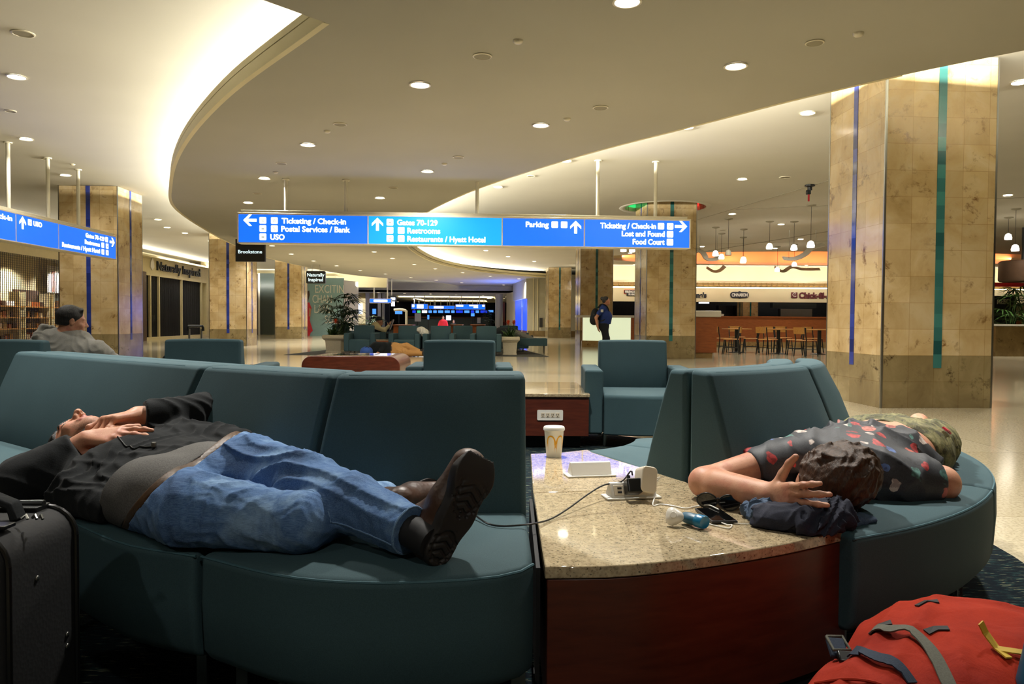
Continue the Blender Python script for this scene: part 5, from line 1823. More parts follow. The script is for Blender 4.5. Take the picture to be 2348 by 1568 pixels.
    def leg_open(X, Y, Z):
        rr = np.sqrt((X - hemleg[0]) ** 2 + (Y - hemleg[1]) ** 2 + (Z - hemleg[2]) ** 2)
        return np.where(rr < 0.12, np.minimum((X - hemleg[0]) * dA[0] + (Y - hemleg[1]) * dA[1] + (Z - hemleg[2]) * dA[2], 0.12 - rr), -1.0)
    def jfold(X, Y, Z):
        near_knee = np.exp(-(((X + 0.52) ** 2 + (Y - 1.86) ** 2 + (Z - 0.57) ** 2) / 0.022))
        near_hip = np.exp(-(((X + 0.80) ** 2 + (Y - 2.0) ** 2 + (Z - 0.6) ** 2) / 0.030))
        low = np.exp(-(((X + 0.30) ** 2 + (Y - 1.70) ** 2 + (Z - 0.53) ** 2) / 0.012))
        return -(0.004 + 0.012 * near_knee + 0.010 * near_hip + 0.007 * low) * (wrinkle(X, Y, Z, [(0.75, -0.42, 0.35), (0.3, 0.55, 0.83)], 62, 21) - 0.3) - 0.003 * wrinkle(X, Y, Z, [(0.6, -0.3, 0.6), (0.2, 0.9, 0.4)], 95, 3)
    JNO = soft('jeans', jn, 0.0042, 'denim', t, 2, post=jfold, cut=[plane(beltp, -beltn), leg_open, floor_cut(SEAT)])
    # seams of the jeans
    bvj = BVHTree.FromPolygons([v.co.copy() for v in JNO.data.vertices], [list(p.vertices) for p in JNO.data.polygons])
    for pxs in ([(672, 1176, 1.74), (720, 1185, 1.72), (790, 1200, 1.69), (860, 1228, 1.64), (908, 1254, 1.60)], [(432, 1052, 2.02), (462, 1085, 1.98), (478, 1120, 1.93), (492, 1142, 1.9)], [(470, 1050, 2.05), (478, 1068, 2.02), (452, 1082, 2.0)], [(565, 1135, 1.95), (620, 1138, 1.9), (665, 1160, 1.85)]):
        pp_ = []
        for q in catmull([D(*p_) for p_ in pxs], 8):
            h_ = bvj.find_nearest(q)
            if h_[0] is not None:
                pp_.append(h_[0] + h_[1] * 0.0004)
        m = MB(); m.tube(pp_, 0.0019, 5); m.build('seam', 'jean_thread', t, smooth=True)
    m = MB(); hm = [np.array(ankL) + dA * 0.010 + 0.0535 * (math.cos(a_) * vnorm(np.cross(dA, (0, 0, 1))) + math.sin(a_) * vnorm(np.cross(dA, np.cross(dA, (0, 0, 1))))) for a_ in [2 * PI * k / 24 for k in range(25)]]
    m.tube([bvj.find_nearest(Vector(q))[0] for q in hm], 0.003, 6, caps=False); m.build('hem', 'jean_thread', t, smooth=True)
    bl = [ell(Pc - A * 0.06, (0.174, 0.15, 0.0985), frame(ac, (0.0, -0.3, 1)), 0.05), cap(hipR, midR, 0.100, 0.085, 0.05), cap(hipL, midL, 0.098, 0.083, 0.05)]
    BLT = soft('belt', bl, 0.004, 'belt_leather', t, 2, cut=[plane(beltp + beltn * 0.004, beltn), plane(beltp - beltn * 0.018, -beltn), floor_cut(SEAT)])
    # jeans details: buckle, loops, fly stitching
    bk = np.array(drape(BLT, [(-0.905, 2.035)], 0.003)[0][0])
    m = MB(); R = Matrix.Rotation(0.9, 3, 'Z') @ Matrix.Rotation(0.35, 3, 'X')
    for dx, dy, sx, sy in ((0, 0.016, 0.046, 0.005), (0, -0.016, 0.046, 0.005), (0.021, 0, 0.005, 0.036), (-0.021, 0, 0.005, 0.036)):
        m.box(Vector(bk) + R @ Vector((dx, dy, 0)), (sx, sy, 0.006), rot=R)
    m.build('belt_buckle', 'steel', t, bevel=0.001)
    # shoes: left one upright on its heel, right one behind
    def shoe(name, heel, N, T, mirror, s=1.0):
        N = vnorm(N); T = np.asarray(T, float); T = vnorm(T - N * np.dot(T, N))
        U = -N; W = np.cross(U, T)
        R = np.array([T, W, U])
        up = [cap((0.040, 0, 0.045), (0.13, 0, 0.040), 0.036, 0.038, 0.03, ((0, 1, 0), 1.0)), cap((0.13, 0, 0.044), (0.222, -0.004 * mirror, 0.044), 0.041, 0.033, 0.03, ((0, 1, 0), 1.22)), cap((0.045, 0, 0.05), (0.055, 0, 0.105), 0.037, 0.036, 0.03), cap((0.15, 0, 0.055), (0.075, 0, 0.105), 0.026, 0.032, 0.03)]
        ob = soft(name, tf(up, heel, R, s), 0.0035, 'brown_leather', t, 2)
        sl = [cap((0.038, 0, 0.010), (0.12, 0.003 * mirror, 0.012), 0.036, 0.034, 0.03), cap((0.12, 0.003 * mirror, 0.012), (0.205, -0.005 * mirror, 0.014), 0.036, 0.046, 0.03), cap((0.205, -0.005 * mirror, 0.014), (0.250, -0.002 * mirror, 0.022), 0.046, 0.030, 0.03)]
        Ls = loc_of(heel, R)
        def tread(X, Y, Z):
            x, y, z = Ls(X, Y, Z)
            bars = np.sin((x + np.abs(y) * 0.55) * 2 * PI / 0.019) > 0.45
            rim = (np.abs(np.hypot((x - 0.185) / 0.062, y / 0.034) - 0.93) < 0.07) | (np.abs(np.hypot((x - 0.052) / 0.036, y / 0.026) - 0.90) < 0.09)
            inside = (np.hypot((x - 0.185) / 0.068, y / 0.040) < 1) | (np.hypot((x - 0.052) / 0.042, y / 0.032) < 1)
            return np.where((bars | rim) & inside & (z < -0.0055), 0.003, -1.0)
        def flat(X, Y, Z):
            x, y, z = Ls(X, Y, Z)
            return np.maximum((-0.010 + 3.5 * np.maximum(0, x - 0.17) ** 2) - z, z - 0.018)
        so = soft('sole', tf(sl, heel, R, s), 0.0022, 'sole_rubber', ob, 1, cut=[flat, tread])
        st = MB()
        st.tube([np.asarray(heel) + s * (np.array(q) @ R) for q in [(0.03 + 0.002 * k, 0.040 * mirror + 0.0004 * k * mirror, 0.055 - 0.0009 * k + 0.006 * math.sin(k / 5)) for k in range(40)]], 0.0012, 5)
        st.build('welt_seam', 'strap_grey', ob, smooth=True)
        return ob
    shoe('shoe', (-0.172, 1.600, 0.445), (0.50, -0.85, -0.12), (0.36, 0.30, 0.88), 1, 1.03)
    m = MB(); m.tube([ankL, np.array(ankL) + dA * 0.075 + np.array((0, 0, -0.006))], [0.036, 0.034], 16); m.build('sock', 'matte_black', t, smooth=True)
    shoe('shoe', (-0.375, 1.975, 0.488), (-0.5, 0.75, -0.25), (0.80, 0.55, -0.02), -1, 0.85)
    return t
plainmix = NT('stubble_skin'); plainmix.set(Roughness=0.6)
_v = plainmix.coord()
plainmix.col(plainmix.ramp(plainmix.noise(_v, 260, 2), [(0.35, rgb('#8f6650')), (0.65, rgb('#b27f65'))]))
MATS['stubble_skin'] = plainmix.m
base(man_in_jeans(), (-0.86, 1.96, SEAT))

# ---------------------------------------------------------------- sleeper in the printed shirt
def sleeper_in_shirt():
    t = thing('person', 'person in dark printed shirt and camouflage shorts asleep face down, hand on head', 'person')
    Sh, Pc = np.array((1.035, 2.345, 0.525)), np.array((1.315, 2.63, 0.535))
    ax = vnorm(Pc - Sh)
    ac = vnorm((0.74, -0.67, -0.06))
    hc = np.array((0.895, 2.13, 0.522))
    HR = head_frame((-0.22, -0.93, 0.22), (-0.80, 0.28, -0.52))
    s1, e1, w1 = np.array((0.885, 2.335, 0.560)), np.array((0.578, 2.262, 0.490)), np.array((0.700, 2.035, 0.503))
    s2, e2, w2 = np.array((1.155, 2.265, 0.497)), np.array((1.305, 2.29, 0.485)), np.array((1.21, 2.42, 0.48))
    hip1, kn1, an1 = np.array((1.27, 2.745, 0.530)), np.array((1.585, 3.03, 0.525)), np.array((1.82, 3.38, 0.515))
    hip2, kn2, an2 = np.array((1.41, 2.61, 0.527)), np.array((1.64, 2.91, 0.512)), np.array((1.77, 3.24, 0.50))
    body = tf(head_prims(False), hc, HR, 1.0)
    body += [cap(hc + np.array((0, -0.04, -0.11)) @ HR, Sh, 0.060, 0.07, 0.04), cap(Sh, Pc, 0.092, 0.092, 0.04, (ac, 1.6)), ell(Pc, (0.155, 0.13, 0.094), frame(ac, (0, 0, 1)), 0.04)]
    body += chain([s1, e1, w1], [0.058, 0.042, 0.029], 0.02) + [cap(e1 * 0.75 + w1 * 0.25, w1, 0.043, 0.030, 0.02)] + chain([s2, e2, w2], [0.055, 0.050, 0.035], 0.02)
    body += chain([hip1, kn1, an1], [0.08, 0.056, 0.036], 0.03) + chain([hip2, kn2, an2], [0.08, 0.060, 0.036], 0.03)
    # lower leg and heel of the foot on the seat
    body += [cap(an1, an1 + np.array((0.03, 0.13, -0.01)), 0.036, 0.030, 0.02), ell(an1 + np.array((0.0, 0.0, 0.018)), (0.034, 0.04, 0.034), None, 0.02), cap(an2, an2 + np.array((0.1, 0.1, 0.0)), 0.034, 0.028, 0.02)]
    body += hand(w1, (0.27, -0.90, 0.15), (-0.90, -0.36, 0.08), 1, (6, 12, 8), 5, 1.02, curls=((4, 10, 8), (10, 14, 10), (14, 16, 12), (18, 18, 14)), thumb=(0.35, -0.35, 0.85))
    soft('body', body, 0.0034, 'skin_pale', t, 2, cut=floor_cut(0.4445))
    hair_cap('hair', hc, HR, 1.0, 'hair_brown', t, 0.0035, front=0.080, low=-0.060, thick=0.015, seed=4, tex=0.006, tufts=420)
    # finger nails
    sh = [cap(Sh - ax * 0.02, Pc - ax * 0.055, 0.110, 0.106, 0.04, (ac, 1.62)), cap(s1 + np.array((0.03, 0, 0)), s1 + (e1 - s1) * 0.40, 0.076, 0.066, 0.04), cap(s2 + np.array((-0.03, 0, 0)), s2 + (e2 - s2) * 0.62, 0.086, 0.080, 0.04),
          ell(Sh + np.array((-0.03, -0.05, -0.01)), (0.12, 0.10, 0.085), None, 0.04)]
    hemn = vnorm(np.array((0.62, 0.78, 0.05)))
    def fold(X, Y, Z):
        return -0.016 * (wrinkle(X, Y, Z, [(0.72, -0.66, 0.3), (0.3, -0.75, 0.6)], 42, 9) - 0.35)
    d1, c1 = vnorm(e1 - s1), s1 + (e1 - s1) * 0.50
    d2, c2 = vnorm(e2 - s2), s2 + (e2 - s2) * 0.80
    def o1(X, Y, Z):
        rr = np.sqrt((X - c1[0]) ** 2 + (Y - c1[1]) ** 2 + (Z - c1[2]) ** 2)
        return np.where(rr < 0.12, np.minimum((X - c1[0]) * d1[0] + (Y - c1[1]) * d1[1] + (Z - c1[2]) * d1[2], 0.12 - rr), -1.0)
    def o2(X, Y, Z):
        rr = np.sqrt((X - c2[0]) ** 2 + (Y - c2[1]) ** 2 + (Z - c2[2]) ** 2)
        return np.where(rr < 0.13, np.minimum((X - c2[0]) * d2[0] + (Y - c2[1]) * d2[1] + (Z - c2[2]) * d2[2], 0.13 - rr), -1.0)
    soft('shirt', sh, 0.0042, 'printed_cotton', t, 2, post=fold, cut=[plane(Pc - ax * 0.105, hemn), o1, o2, floor_cut(0.4435)])
    m = MB(); cn = hc + np.array((0, -0.05, -0.12)) @ HR
    m.tube(catmull([cn + np.array((0.078 * math.cos(a), 0.068 * math.sin(a), 0)) @ HR for a in [2 * PI * k / 10 for k in range(11)]], 4), 0.013, 8, caps=False); m.build('collar', 'printed_cotton', t, smooth=True)
    so = [ell(Pc + ax * 0.025, (0.180, 0.165, 0.110), frame(ac, (0, 0, 1)), 0.05), cap(hip1, hip1 + (kn1 - hip1) * 0.80, 0.100, 0.083, 0.04, None, (0.005, 3, 0.2)), cap(hip2, hip2 + (kn2 - hip2) * 0.80, 0.102, 0.090, 0.04, None, (0.005, 3, 0.9))]
    h1, g1 = vnorm(kn1 - hip1), hip1 + (kn1 - hip1) * 0.86
    soft('shorts', so, 0.005, 'camo_cotton', t, 2, post=lambda X, Y, Z: -0.010 * (wrinkle(X, Y, Z, [(0.7, 0.6, 0.3), (0.2, 0.9, -0.3)], 60, 14) - 0.3), cut=[plane(Pc - ax * 0.055, (-0.60, -0.80, -0.02)), plane(g1, h1), floor_cut(0.4435)])
    m = MB(); m.ribbon([(1.46, 2.55, 0.615), (1.485, 2.575, 0.607), (1.505, 2.60, 0.595)], 0.016, 0.006, up=(0.3, -0.5, 0.8)); m.build('pocket_tab', 'poster_red', t)
    return t
base(sleeper_in_shirt(), (1.1, 2.35, SEAT))
# ------------------------------------------------------------------ hanging signs
def sgn_text(t, s, L, u0, u1, zc, cap_h, P, X, align='LEFT', mat='sign_white', bold=0.035):
    """lettering fitted between u0 and u1 along the sign"""
    o = text_mesh('lettering', s, cap_h / 0.70, mat, t, (0, 0, 0), X, (0, 0, 1), 'LEFT', bold * cap_h, 0.004)
    xs = [Vector(v.co).dot(Vector(X)) for v in o.data.vertices]
    zs = [v.co.z for v in o.data.vertices]
    w = max(xs) - min(xs)
    k = (u1 - u0) / w
    mn = min(xs)
    Xv = Vector(X)
    base_ = P(u0, zc - cap_h / 2)
    for v in o.data.vertices:
        a = v.co.dot(Xv)
        rest = v.co - Xv * a
        v.co = base_ + Xv * ((a - mn) * k) + rest
    return o

def arrow(t, P, X, u, z, s, d):
    """arrow mark: d = 'l','r','u'"""
    sh = [(-0.5, 0.0), (-0.06, 0.44), (0.14, 0.44), (-0.16, 0.11), (0.5, 0.11), (0.5, -0.11), (-0.16, -0.11), (0.14, -0.44), (-0.06, -0.44)]
    if d == 'r':
        sh = [(-x, y) for x, y in sh]
    if d == 'u':
        sh = [(y, -x) for x, y in sh]
    N = Vector(X).cross(Vector((0, 0, 1)))
    vs = [P(u + x * s, z + y * s) + N * 0.003 for x, y in sh] + [P(u + x * s, z + y * s) - N * 0.001 for x, y in sh]
    n = len(sh)
    m = MB()
    tri = tessellate_polygon([[Vector((p[0], p[1], 0)) for p in sh]])
    m.add(vs, [tuple(f) for f in tri] + [tuple(i + n for i in f) for f in tri] + [(i, (i + 1) % n, n + (i + 1) % n, n + i) for i in range(n)])
    return m.build('arrow', 'sign_white', t)

def icon(t, P, X, u, z, s, glyph):
    R = Matrix((Vector(X), Vector((0, 0, 1)).cross(Vector(X)), Vector((0, 0, 1)))).transposed()
    m = MB(); m.rbox(P(u, z), (s, 0.005, s), s * 0.14, rot=R)
    o = m.build('pictogram', 'icon_white', t)
    N = Vector(X).cross(Vector((0, 0, 1)))
    if glyph:
        g = text_mesh('glyph', glyph, s * 0.72, 'icon_ink', o, (0, 0, 0), X, (0, 0, 1), 'CENTER', 0.0, 0.003)
        c = P(u, z - s * 0.25) + N * 0.0035
        for v in g.data.vertices:
            v.co = v.co + c
    else:
        m = MB(); m.box(P(u, z - s * 0.05) + N * 0.003, (s * 0.42, 0.003, s * 0.2), rot=R)
        m.build('glyph', 'icon_ink', o)
    return o

def overhead_sign(label, p0, p1, zb, zt, panels, poles, depth=0.22):
    t = thing('hanging_sign', label, 'sign', 'overhead direction signs')
    p0, p1 = Vector((*p0, 0)), Vector((*p1, 0))
    X = (p1 - p0).normalized()
    N = X.cross(Vector((0, 0, 1)))
    L = (p1 - p0).length
    R = Matrix((X, -N, Vector((0, 0, 1)))).transposed()
    H_ = zt - zb
    def fb(name, u0, u1, z0, z1, d, off, mat, bev=0.0):
        m = MB(); m.box(p0 + X * ((u0 + u1) / 2) + N * off + Vector((0, 0, (z0 + z1) / 2)), (u1 - u0, d, z1 - z0), rot=R)
        return m.build(name, mat, t, bevel=bev)
    fb('housing', 0.012, L - 0.012, zb + 0.012, zt - 0.012, depth, -depth / 2 + 0.0, 'sign_frame', 0.004)
    fb('frame', 0, L, zt - 0.035, zt, depth + 0.03, -depth / 2 + 0.002, 'sign_frame', 0.006)
    fb('frame', 0, L, zb, zb + 0.022, depth + 0.03, -depth / 2 + 0.002, 'sign_frame', 0.006)
    fb('frame', 0, 0.03, zb, zt, depth + 0.03, -depth / 2 + 0.002, 'sign_frame', 0.006)
    fb('frame', L - 0.03, L, zb, zt, depth + 0.03, -depth / 2 + 0.002, 'sign_frame', 0.006)
    fb('top_channel', 0.06, L - 0.06, zt, zt + 0.05, depth * 0.8, -depth / 2, 'sign_frame', 0.005)
    P = lambda u, z: p0 + X * u + N * 0.012 + Vector((0, 0, z))
    for u0, u1, mat, items in panels:
        fb('panel', max(u0, 0.03), min(u1, L - 0.03), zb + 0.022, zt - 0.035, 0.012, 0.004, mat)
        for it in items:
            if it[0] == 't':
                sgn_text(t, it[1], L, it[2], it[3], it[4], it[5], P, X)
            elif it[0] == 'a':
                arrow(t, P, X, it[2], it[3], it[4], it[1])
            else:
                icon(t, P, X, it[2], it[3], it[4], it[1])
    for a, b in zip(panels, panels[1:]):
        fb('divider', a[1] - 0.012, a[1] + 0.012, zb + 0.02, zt - 0.03, 0.016, 0.008, 'sign_frame')
    for u, ztop in poles:
        q = p0 + X * u - N * (depth / 2)
        m = MB(); m.tube([(q.x, q.y, zt + 0.04), (q.x, q.y, ztop)], 0.034, 12)
        m.lathe([(0.036, 0), (0.07, 0.0), (0.07, 0.02), (0.036, 0.02)], (q.x, q.y, ztop - 0.022), 16)
        m.build('suspension_rod', 'pole_white', t, smooth=True)
    return base(t, (p0 + X * (L / 2) + Vector((0, 0, zb)))[:])

# long sign across the hall
S0, S1 = Vector((-5.01, 13.85)), Vector((3.365, 14.40))
SL = (S1 - S0).length
def su(px):
    """position along the long sign of a photo column"""
    return (px - 545) / (1580 - 545) * SL * (1 + 0.035 * (1 - (px - 545) / 1035) * 0.5) - 0.0
ZB, ZTp = 2.345, 2.905
R1, R2, R3 = 2.765, 2.618, 2.468
CH = 0.098
IS = 0.122
def it(s, x0, x1, z):
    return ('t', s, su(x0), su(x1), z, CH)
def ic(g, x, z):
    return ('i', g, su(x), z, IS)
panels = [
    (0.03, su(832), 'sign_blue', [('a', 'l', su(573), R1, 0.235), ic('B', 601, R1), ic('A', 626, R1), ic('', 601, R2), ic('S', 626, R2), ic('', 601, R3), it('Ticketing / Check-in', 642, 783, R1), it('Postal Services / Bank', 641, 792, R2), it('USO', 617, 648, R3)]),
    (su(832), su(1135.5), 'sign_cyan', [('a', 'u', su(853), R1 - 0.04, 0.235), ic('', 881, R1), ic('H', 881, R2), ic('', 906, R2), ic('', 881, R3), ic('', 906, R3), it('Gates 70-129', 897, 988, R1), it('Restrooms', 920, 994, R2), it('Restaurants / Hyatt Hotel', 920, 1097, R3)]),
    (su(1135.5), su(1326.5), 'sign_blue', [('a', 'u', su(1306), R1 - 0.04, 0.235), it('Parking', 1190, 1243, R1), ic('C', 1257, R1), ic('P', 1279, R1)]),
    (su(1326.5), SL - 0.03, 'sign_blue', [('a', 'r', su(1556), R1, 0.235), it('Ticketing / Check-in', 1364, 1496, R1), ic('B', 1508, R1), ic('A', 1530, R1), it('Lost and Found', 1415, 1517, R2), ic('?', 1530, R2), it('Food Court', 1441, 1517, R3), ic('Y', 1530, R3)])]
overhead_sign('long blue direction sign across the hall reading Ticketing, Gates, Parking and Food Court', S0[:], S1[:], ZB, ZTp, panels,
              [(su(648), ZS), (su(781), ZS), (su(1078), ZU), (su(1360), ZU), (su(1498), ZU)])
# the same sign type running along the hall at the left
def lx(px):
    k = (px - CX) / FPX
    d = -7.835 / (k + 0.06)
    return d
def lu(px):
    return (lx(px) - 9.0) * math.sqrt(1 + 0.06 ** 2)
q0 = (-7.835 - 0.06 * 9.0, 9.0)
q1 = (-7.835 - 0.06 * 16.98, 16.98)
LLs = lu(268)
ZB2, ZT2 = 2.27, 2.80
r1, r2, r3 = 2.672, 2.533, 2.392
ch, isz = 0.085, 0.112
def lt(s, x0, x1, z):
    return ('t', s, lu(x0), lu(x1), z, ch)
panels = [(0.03, lu(37.5), 'sign_blue', [('a', 'l', 1.0, r1, 0.2), ('t', 'Ticketing / Check-in', 2.55, lu(29), r1, ch)]),
          (lu(37.5), lu(135), 'sign_blue', [('a', 'u', lu(53), r1 - 0.035, 0.22), ('i', '', lu(69.5), r1, isz), lt('USO', 78, 97, r1)]),
          (lu(135), LLs - 0.03, 'sign_blue', [('a', 'r', lu(257.5), r1 - 0.03, 0.22), lt('Gates 70-129', 197, 240, r1), ('i', '', lu(245), r1, isz), lt('Restrooms', 195, 229, r2), ('i', 'H', lu(236), r2, isz), ('i', '', lu(246), r2, isz), lt('Restaurants / Hyatt Hotel', 143, 229, r3), ('i', '', lu(236), r3, isz), ('i', '', lu(246), r3, isz)])]
overhead_sign('blue direction sign at the left edge seen at an angle, ending with Restaurants', q0, q1, ZB2, ZT2, panels, [(lu(-70), ZU), (lu(38), ZU), (lu(127), ZU), (lu(195), ZU)])

def board_sign(label, px0, px1, py0, py1, d, lines, rounded, ztop, mat='sign_black', lmat='shop_letters', wires=2):
    t = thing('shop_sign', label, 'sign', 'dark hanging shop signs')
    a, b = D(px0, py0, d), D(px1, py1, d)
    w, h = b.x - a.x, a.z - b.z
    c = (a + b) / 2
    m = MB(); m.rbox((c.x, d + 0.06, c.z), (w, 0.12, h), 0.09 * h if rounded else 0.01); m.build('board', mat, t)
    for s, f0, f1, zf, chh in lines:
        o = text_mesh('lettering', s, chh / 0.7, lmat, t, (0, 0, 0), (1, 0, 0), (0, 0, 1), 'LEFT', 0.02 * chh, 0.006)
        xs = [v.co.x for v in o.data.vertices]
        k = (f1 - f0) * w / (max(xs) - min(xs))
        for v in o.data.vertices:
            v.co = Vector((a.x + f0 * w + (v.co.x - min(xs)) * k, d - 0.004 + v.co.y, b.z + zf * h + v.co.z))
    for k in range(wires):
        x = c.x + (k - (wires - 1) / 2) * w * 0.4
        m = MB(); m.tube([(x, d + 0.06, c.z + h / 2 - 0.01), (x, d + 0.06, ztop)], 0.012, 6); m.build('hanger', 'steel', t)
    return base(t, (c.x, d + 0.06, b.z))
board_sign('dark hanging sign reading Brookstone below the left end of the long sign', 540, 607, 548, 600, 24.0, [('Brookstone', 0.09, 0.91, 0.37, 0.105)], False, ZS)
board_sign('black rounded hanging sign reading Naturally Inspired', 702, 746, 621, 650, 36.0, [('Naturally', 0.06, 0.95, 0.56, 0.155), ('Inspired', 0.12, 0.88, 0.18, 0.155)], True, ZU)

# ------------------------------------------------------------------ armchairs
CHAIRS = {}
def armchair(label, x, y, rz, group, w=0.86):
    if 'a' not in CHAIRS:
        t = thing('armchair', label, 'armchair', group)
        # local: front towards -Y, origin on the floor at the centre
        aw = 0.14
        m = MB(); prof = [(-0.40, 0.10), (-0.40, 0.385), (-0.385, 0.405), (-0.20, 0.425), (0.10, 0.42), (0.26, 0.405), (0.26, 0.10)]
        rows = []
        n = 9
        for i in range(n):
            x_ = -(w / 2 - aw - 0.004) + (w - 2 * aw - 0.008) * i / (n - 1)
            bul = 0.055 * (1 - ((i - (n - 1) / 2) / ((n - 1) / 2)) ** 2)
            rows.append([(x_, yy - (bul if yy < -0.3 else bul * 0.4 if yy < -0.1 else 0), z) for yy, z in prof])
        m.sweep(rows); m.build('seat', 'teal_fabric', t, bevel=0.02, segs=3)
        m = MB(); rows = []
        for i in range(n):
            x_ = -(w / 2 - aw - 0.004) + (w - 2 * aw - 0.008) * i / (n - 1)
            bul = 0.018 * (1 - ((i - (n - 1) / 2) / ((n - 1) / 2)) ** 2)
            rows.append([(x_, 0.20 - bul, 0.40), (x_, 0.245 - bul, 0.62), (x_, 0.285 - bul * 0.5, 0.80 + bul * 0.3), (x_, 0.385, 0.80 + bul * 0.3), (x_, 0.40, 0.45), (x_, 0.39, 0.10), (x_, 0.26, 0.10)])
        m.sweep(rows); m.build('backrest', 'teal_fabric', t, bevel=0.022, segs=3)
        for sx in (-1, 1):
            m = MB(); m.box((sx * (w / 2 - aw / 2), -0.0, 0.345), (aw, 0.76, 0.49)); o = m.build('armrest', 'teal_fabric', t, bevel=0.02, segs=3)
            m = MB(); m.tube([(sx * (w / 2 + 0.0005), 0.12, 0.11), (sx * (w / 2 + 0.0005), 0.12, 0.585), (sx * (w / 2 - aw), 0.12, 0.5915)], 0.002, 5); m.build('seam', 'teal_piping', o)
            for sy in (-1, 1):
                m = MB(); m.lathe([(0.017, 0.0), (0.019, 0.005), (0.019, 0.10)], (sx * (w / 2 - 0.16), sy * 0.30, 0.0), 14); m.build('leg', 'steel', t, smooth=True)
        CHAIRS['a'] = t
    else:
        t = dup(CHAIRS['a'])
        tag(t, label, 'armchair', group)
    t.location = (x, y, 0.0085)
    t.rotation_euler = (0, 0, rz)
    return t
g = 'teal armchairs of the near seating group'
armchair('teal armchair facing the camera, right of the outlet table', 1.005, 6.12, -0.05, g)
armchair('teal armchair seen from behind, in front of the far planter', -0.43, 6.42, PI + 0.03, g)
armchair('teal armchair seen from behind with a suitcase handle beyond it', -2.42, 6.22, PI + 0.10, g)
armchair('teal armchair in which the man in the grey hoodie sits', -3.60, 5.75, PI - 0.02, g)
g = 'teal armchairs on the far rug'
for x, y, rz, lb in [(-4.19, 21.2, 0.0, 'far teal armchair right of the left planter'), (-2.92, 21.0, -0.05, 'far teal armchair behind the sleeper on the floor'), (-2.0, 20.95, 0.0, 'far teal armchair beside the white bundle of clothes'),
                     (-1.45, 22.0, 0.0, 'far teal armchair set back between its neighbours'), (-0.72, 21.0, 0.0, 'far teal armchair left of the right planter')]:
    armchair(lb, x, y, rz, g)
for x, y, rz, lb in [(-5.6, 25.2, 0.5, 'teal armchair behind the left planter'), (-4.22, 23.45, PI / 2, 'teal armchair of the man in the cap'), (0.0, 23.7, 0.3, 'teal armchair behind the right planter')]:
    armchair(lb, x, y, rz, g)
# teal bench with the stretched-out legs
t = thing('bench', 'teal bench at the right of the far rug under outstretched legs', 'bench')
m = MB(); m.b2(-0.1, 1.02, 21.9, 22.6, 0.24, 0.46); m.build('seat', 'teal_fabric', t, bevel=0.02, segs=3)
for x, y in ((0.0, 21.98), (0.94, 21.98), (0.94, 22.52), (0.0, 22.52)):
    m = MB(); m.tube([(x, y, 0.008), (x, y, 0.24)], 0.014, 8); m.build('leg', 'steel', t)
base(t, (0.5, 22.2, 0.0085))
# side tables of the far group
for x0, x1, y, lb in [(-3.73, -3.38, 20.8, 'small wood side table behind the sleeper on the floor'), (-1.54, -1.2, 20.75, 'small wood side table between the far right armchairs')]:
    t = thing('side_table', lb, 'table', 'side tables of the far group')
    m = MB(); m.b2(x0, x1, y, y + 0.7, 0.40, 0.43); m.build('tabletop', 'granite', t)
    m = MB(); m.b2(x0 + 0.01, x1 - 0.01, y + 0.01, y + 0.69, 0.0085, 0.40); m.build('wood_body', 'orange_wood', t)
    base(t, ((x0 + x1) / 2, y + 0.35, 0.0085))

# table with the outlet plate
t = thing('outlet_table', 'dark wood table with granite top and white outlet plate', 'table')
m = MB(); m.b2(-0.005, 0.585, 5.66, 6.12, 0.40, 0.425); m.b2(-0.005, 0.585, 6.124, 6.75, 0.40, 0.425); m.build('tabletop', 'granite', t, bevel=0.003)
m = MB(); m.b2(0.0, 0.58, 5.675, 6.735, 0.105, 0.40); m.build('wood_body', 'cherry_wood', t, bevel=0.003)
m = MB(); m.b2(0.05, 0.53, 5.80, 6.65, 0.0085, 0.105); m.build('toe_kick', 'matte_black', t)
a, b = D(1232, 940, 5.66), D(1291, 964, 5.66)
m = MB(); m.rbox(((a.x + b.x) / 2, 5.671, (a.z + b.z) / 2), (b.x - a.x, 0.010, a.z - b.z), 0.008); pl = m.build('outlet_plate', 'white_plastic', t)
for k in range(4):
    x = a.x + (b.x - a.x) * (0.22 + 0.19 * k)
    m = MB(); m.box((x, 5.6655, (a.z + b.z) / 2), (0.030, 0.004, 0.036)); so = m.build('socket', 'cream_plastic', pl, bevel=0.001)
    m = MB()
    for dx in (-0.006, 0.006):
        m.box((x + dx, 5.6632, (a.z + b.z) / 2 + 0.004), (0.004, 0.002, 0.011))
    m.box((x, 5.6632, (a.z + b.z) / 2 - 0.010), (0.006, 0.002, 0.006)); m.build('socket_slot', 'matte_black', pl)
base(t, (0.29, 6.2, 0.0085))

# rounded wood table with an inset top
t = thing('lounge_table', 'low rounded cherry wood table with inset granite panels', 'table')
prof = []
W2, R_ = 0.63, 0.125
for k in range(9):
    a = math.radians(180 - 90 - 90 * k / 8 + 90); prof.append((-W2 + R_ + R_ * math.cos(a), 0.50 - R_ + R_ * math.sin(a)))
prof = [(-W2, 0.20)] + prof[::1]
pr = [(-W2, 0.20)] + [(-W2 + R_ - R_ * math.cos(math.radians(90 * k / 8)), 0.50 - R_ + R_ * math.sin(math.radians(90 * k / 8))) for k in range(9)]
pr += [(-x, z) for x, z in pr[::-1]]
m = MB(); m.sweep([[(x, y, z) for x, z in pr] for y in (-0.52, 0.52)]); m.build('wood_shell', 'cherry_polished', t, bevel=0.012, segs=3)
m = MB(); m.b2(-0.45, 0.45, -0.527, -0.515, 0.205, 0.255); m.build('shadow_slot', 'matte_black', t)
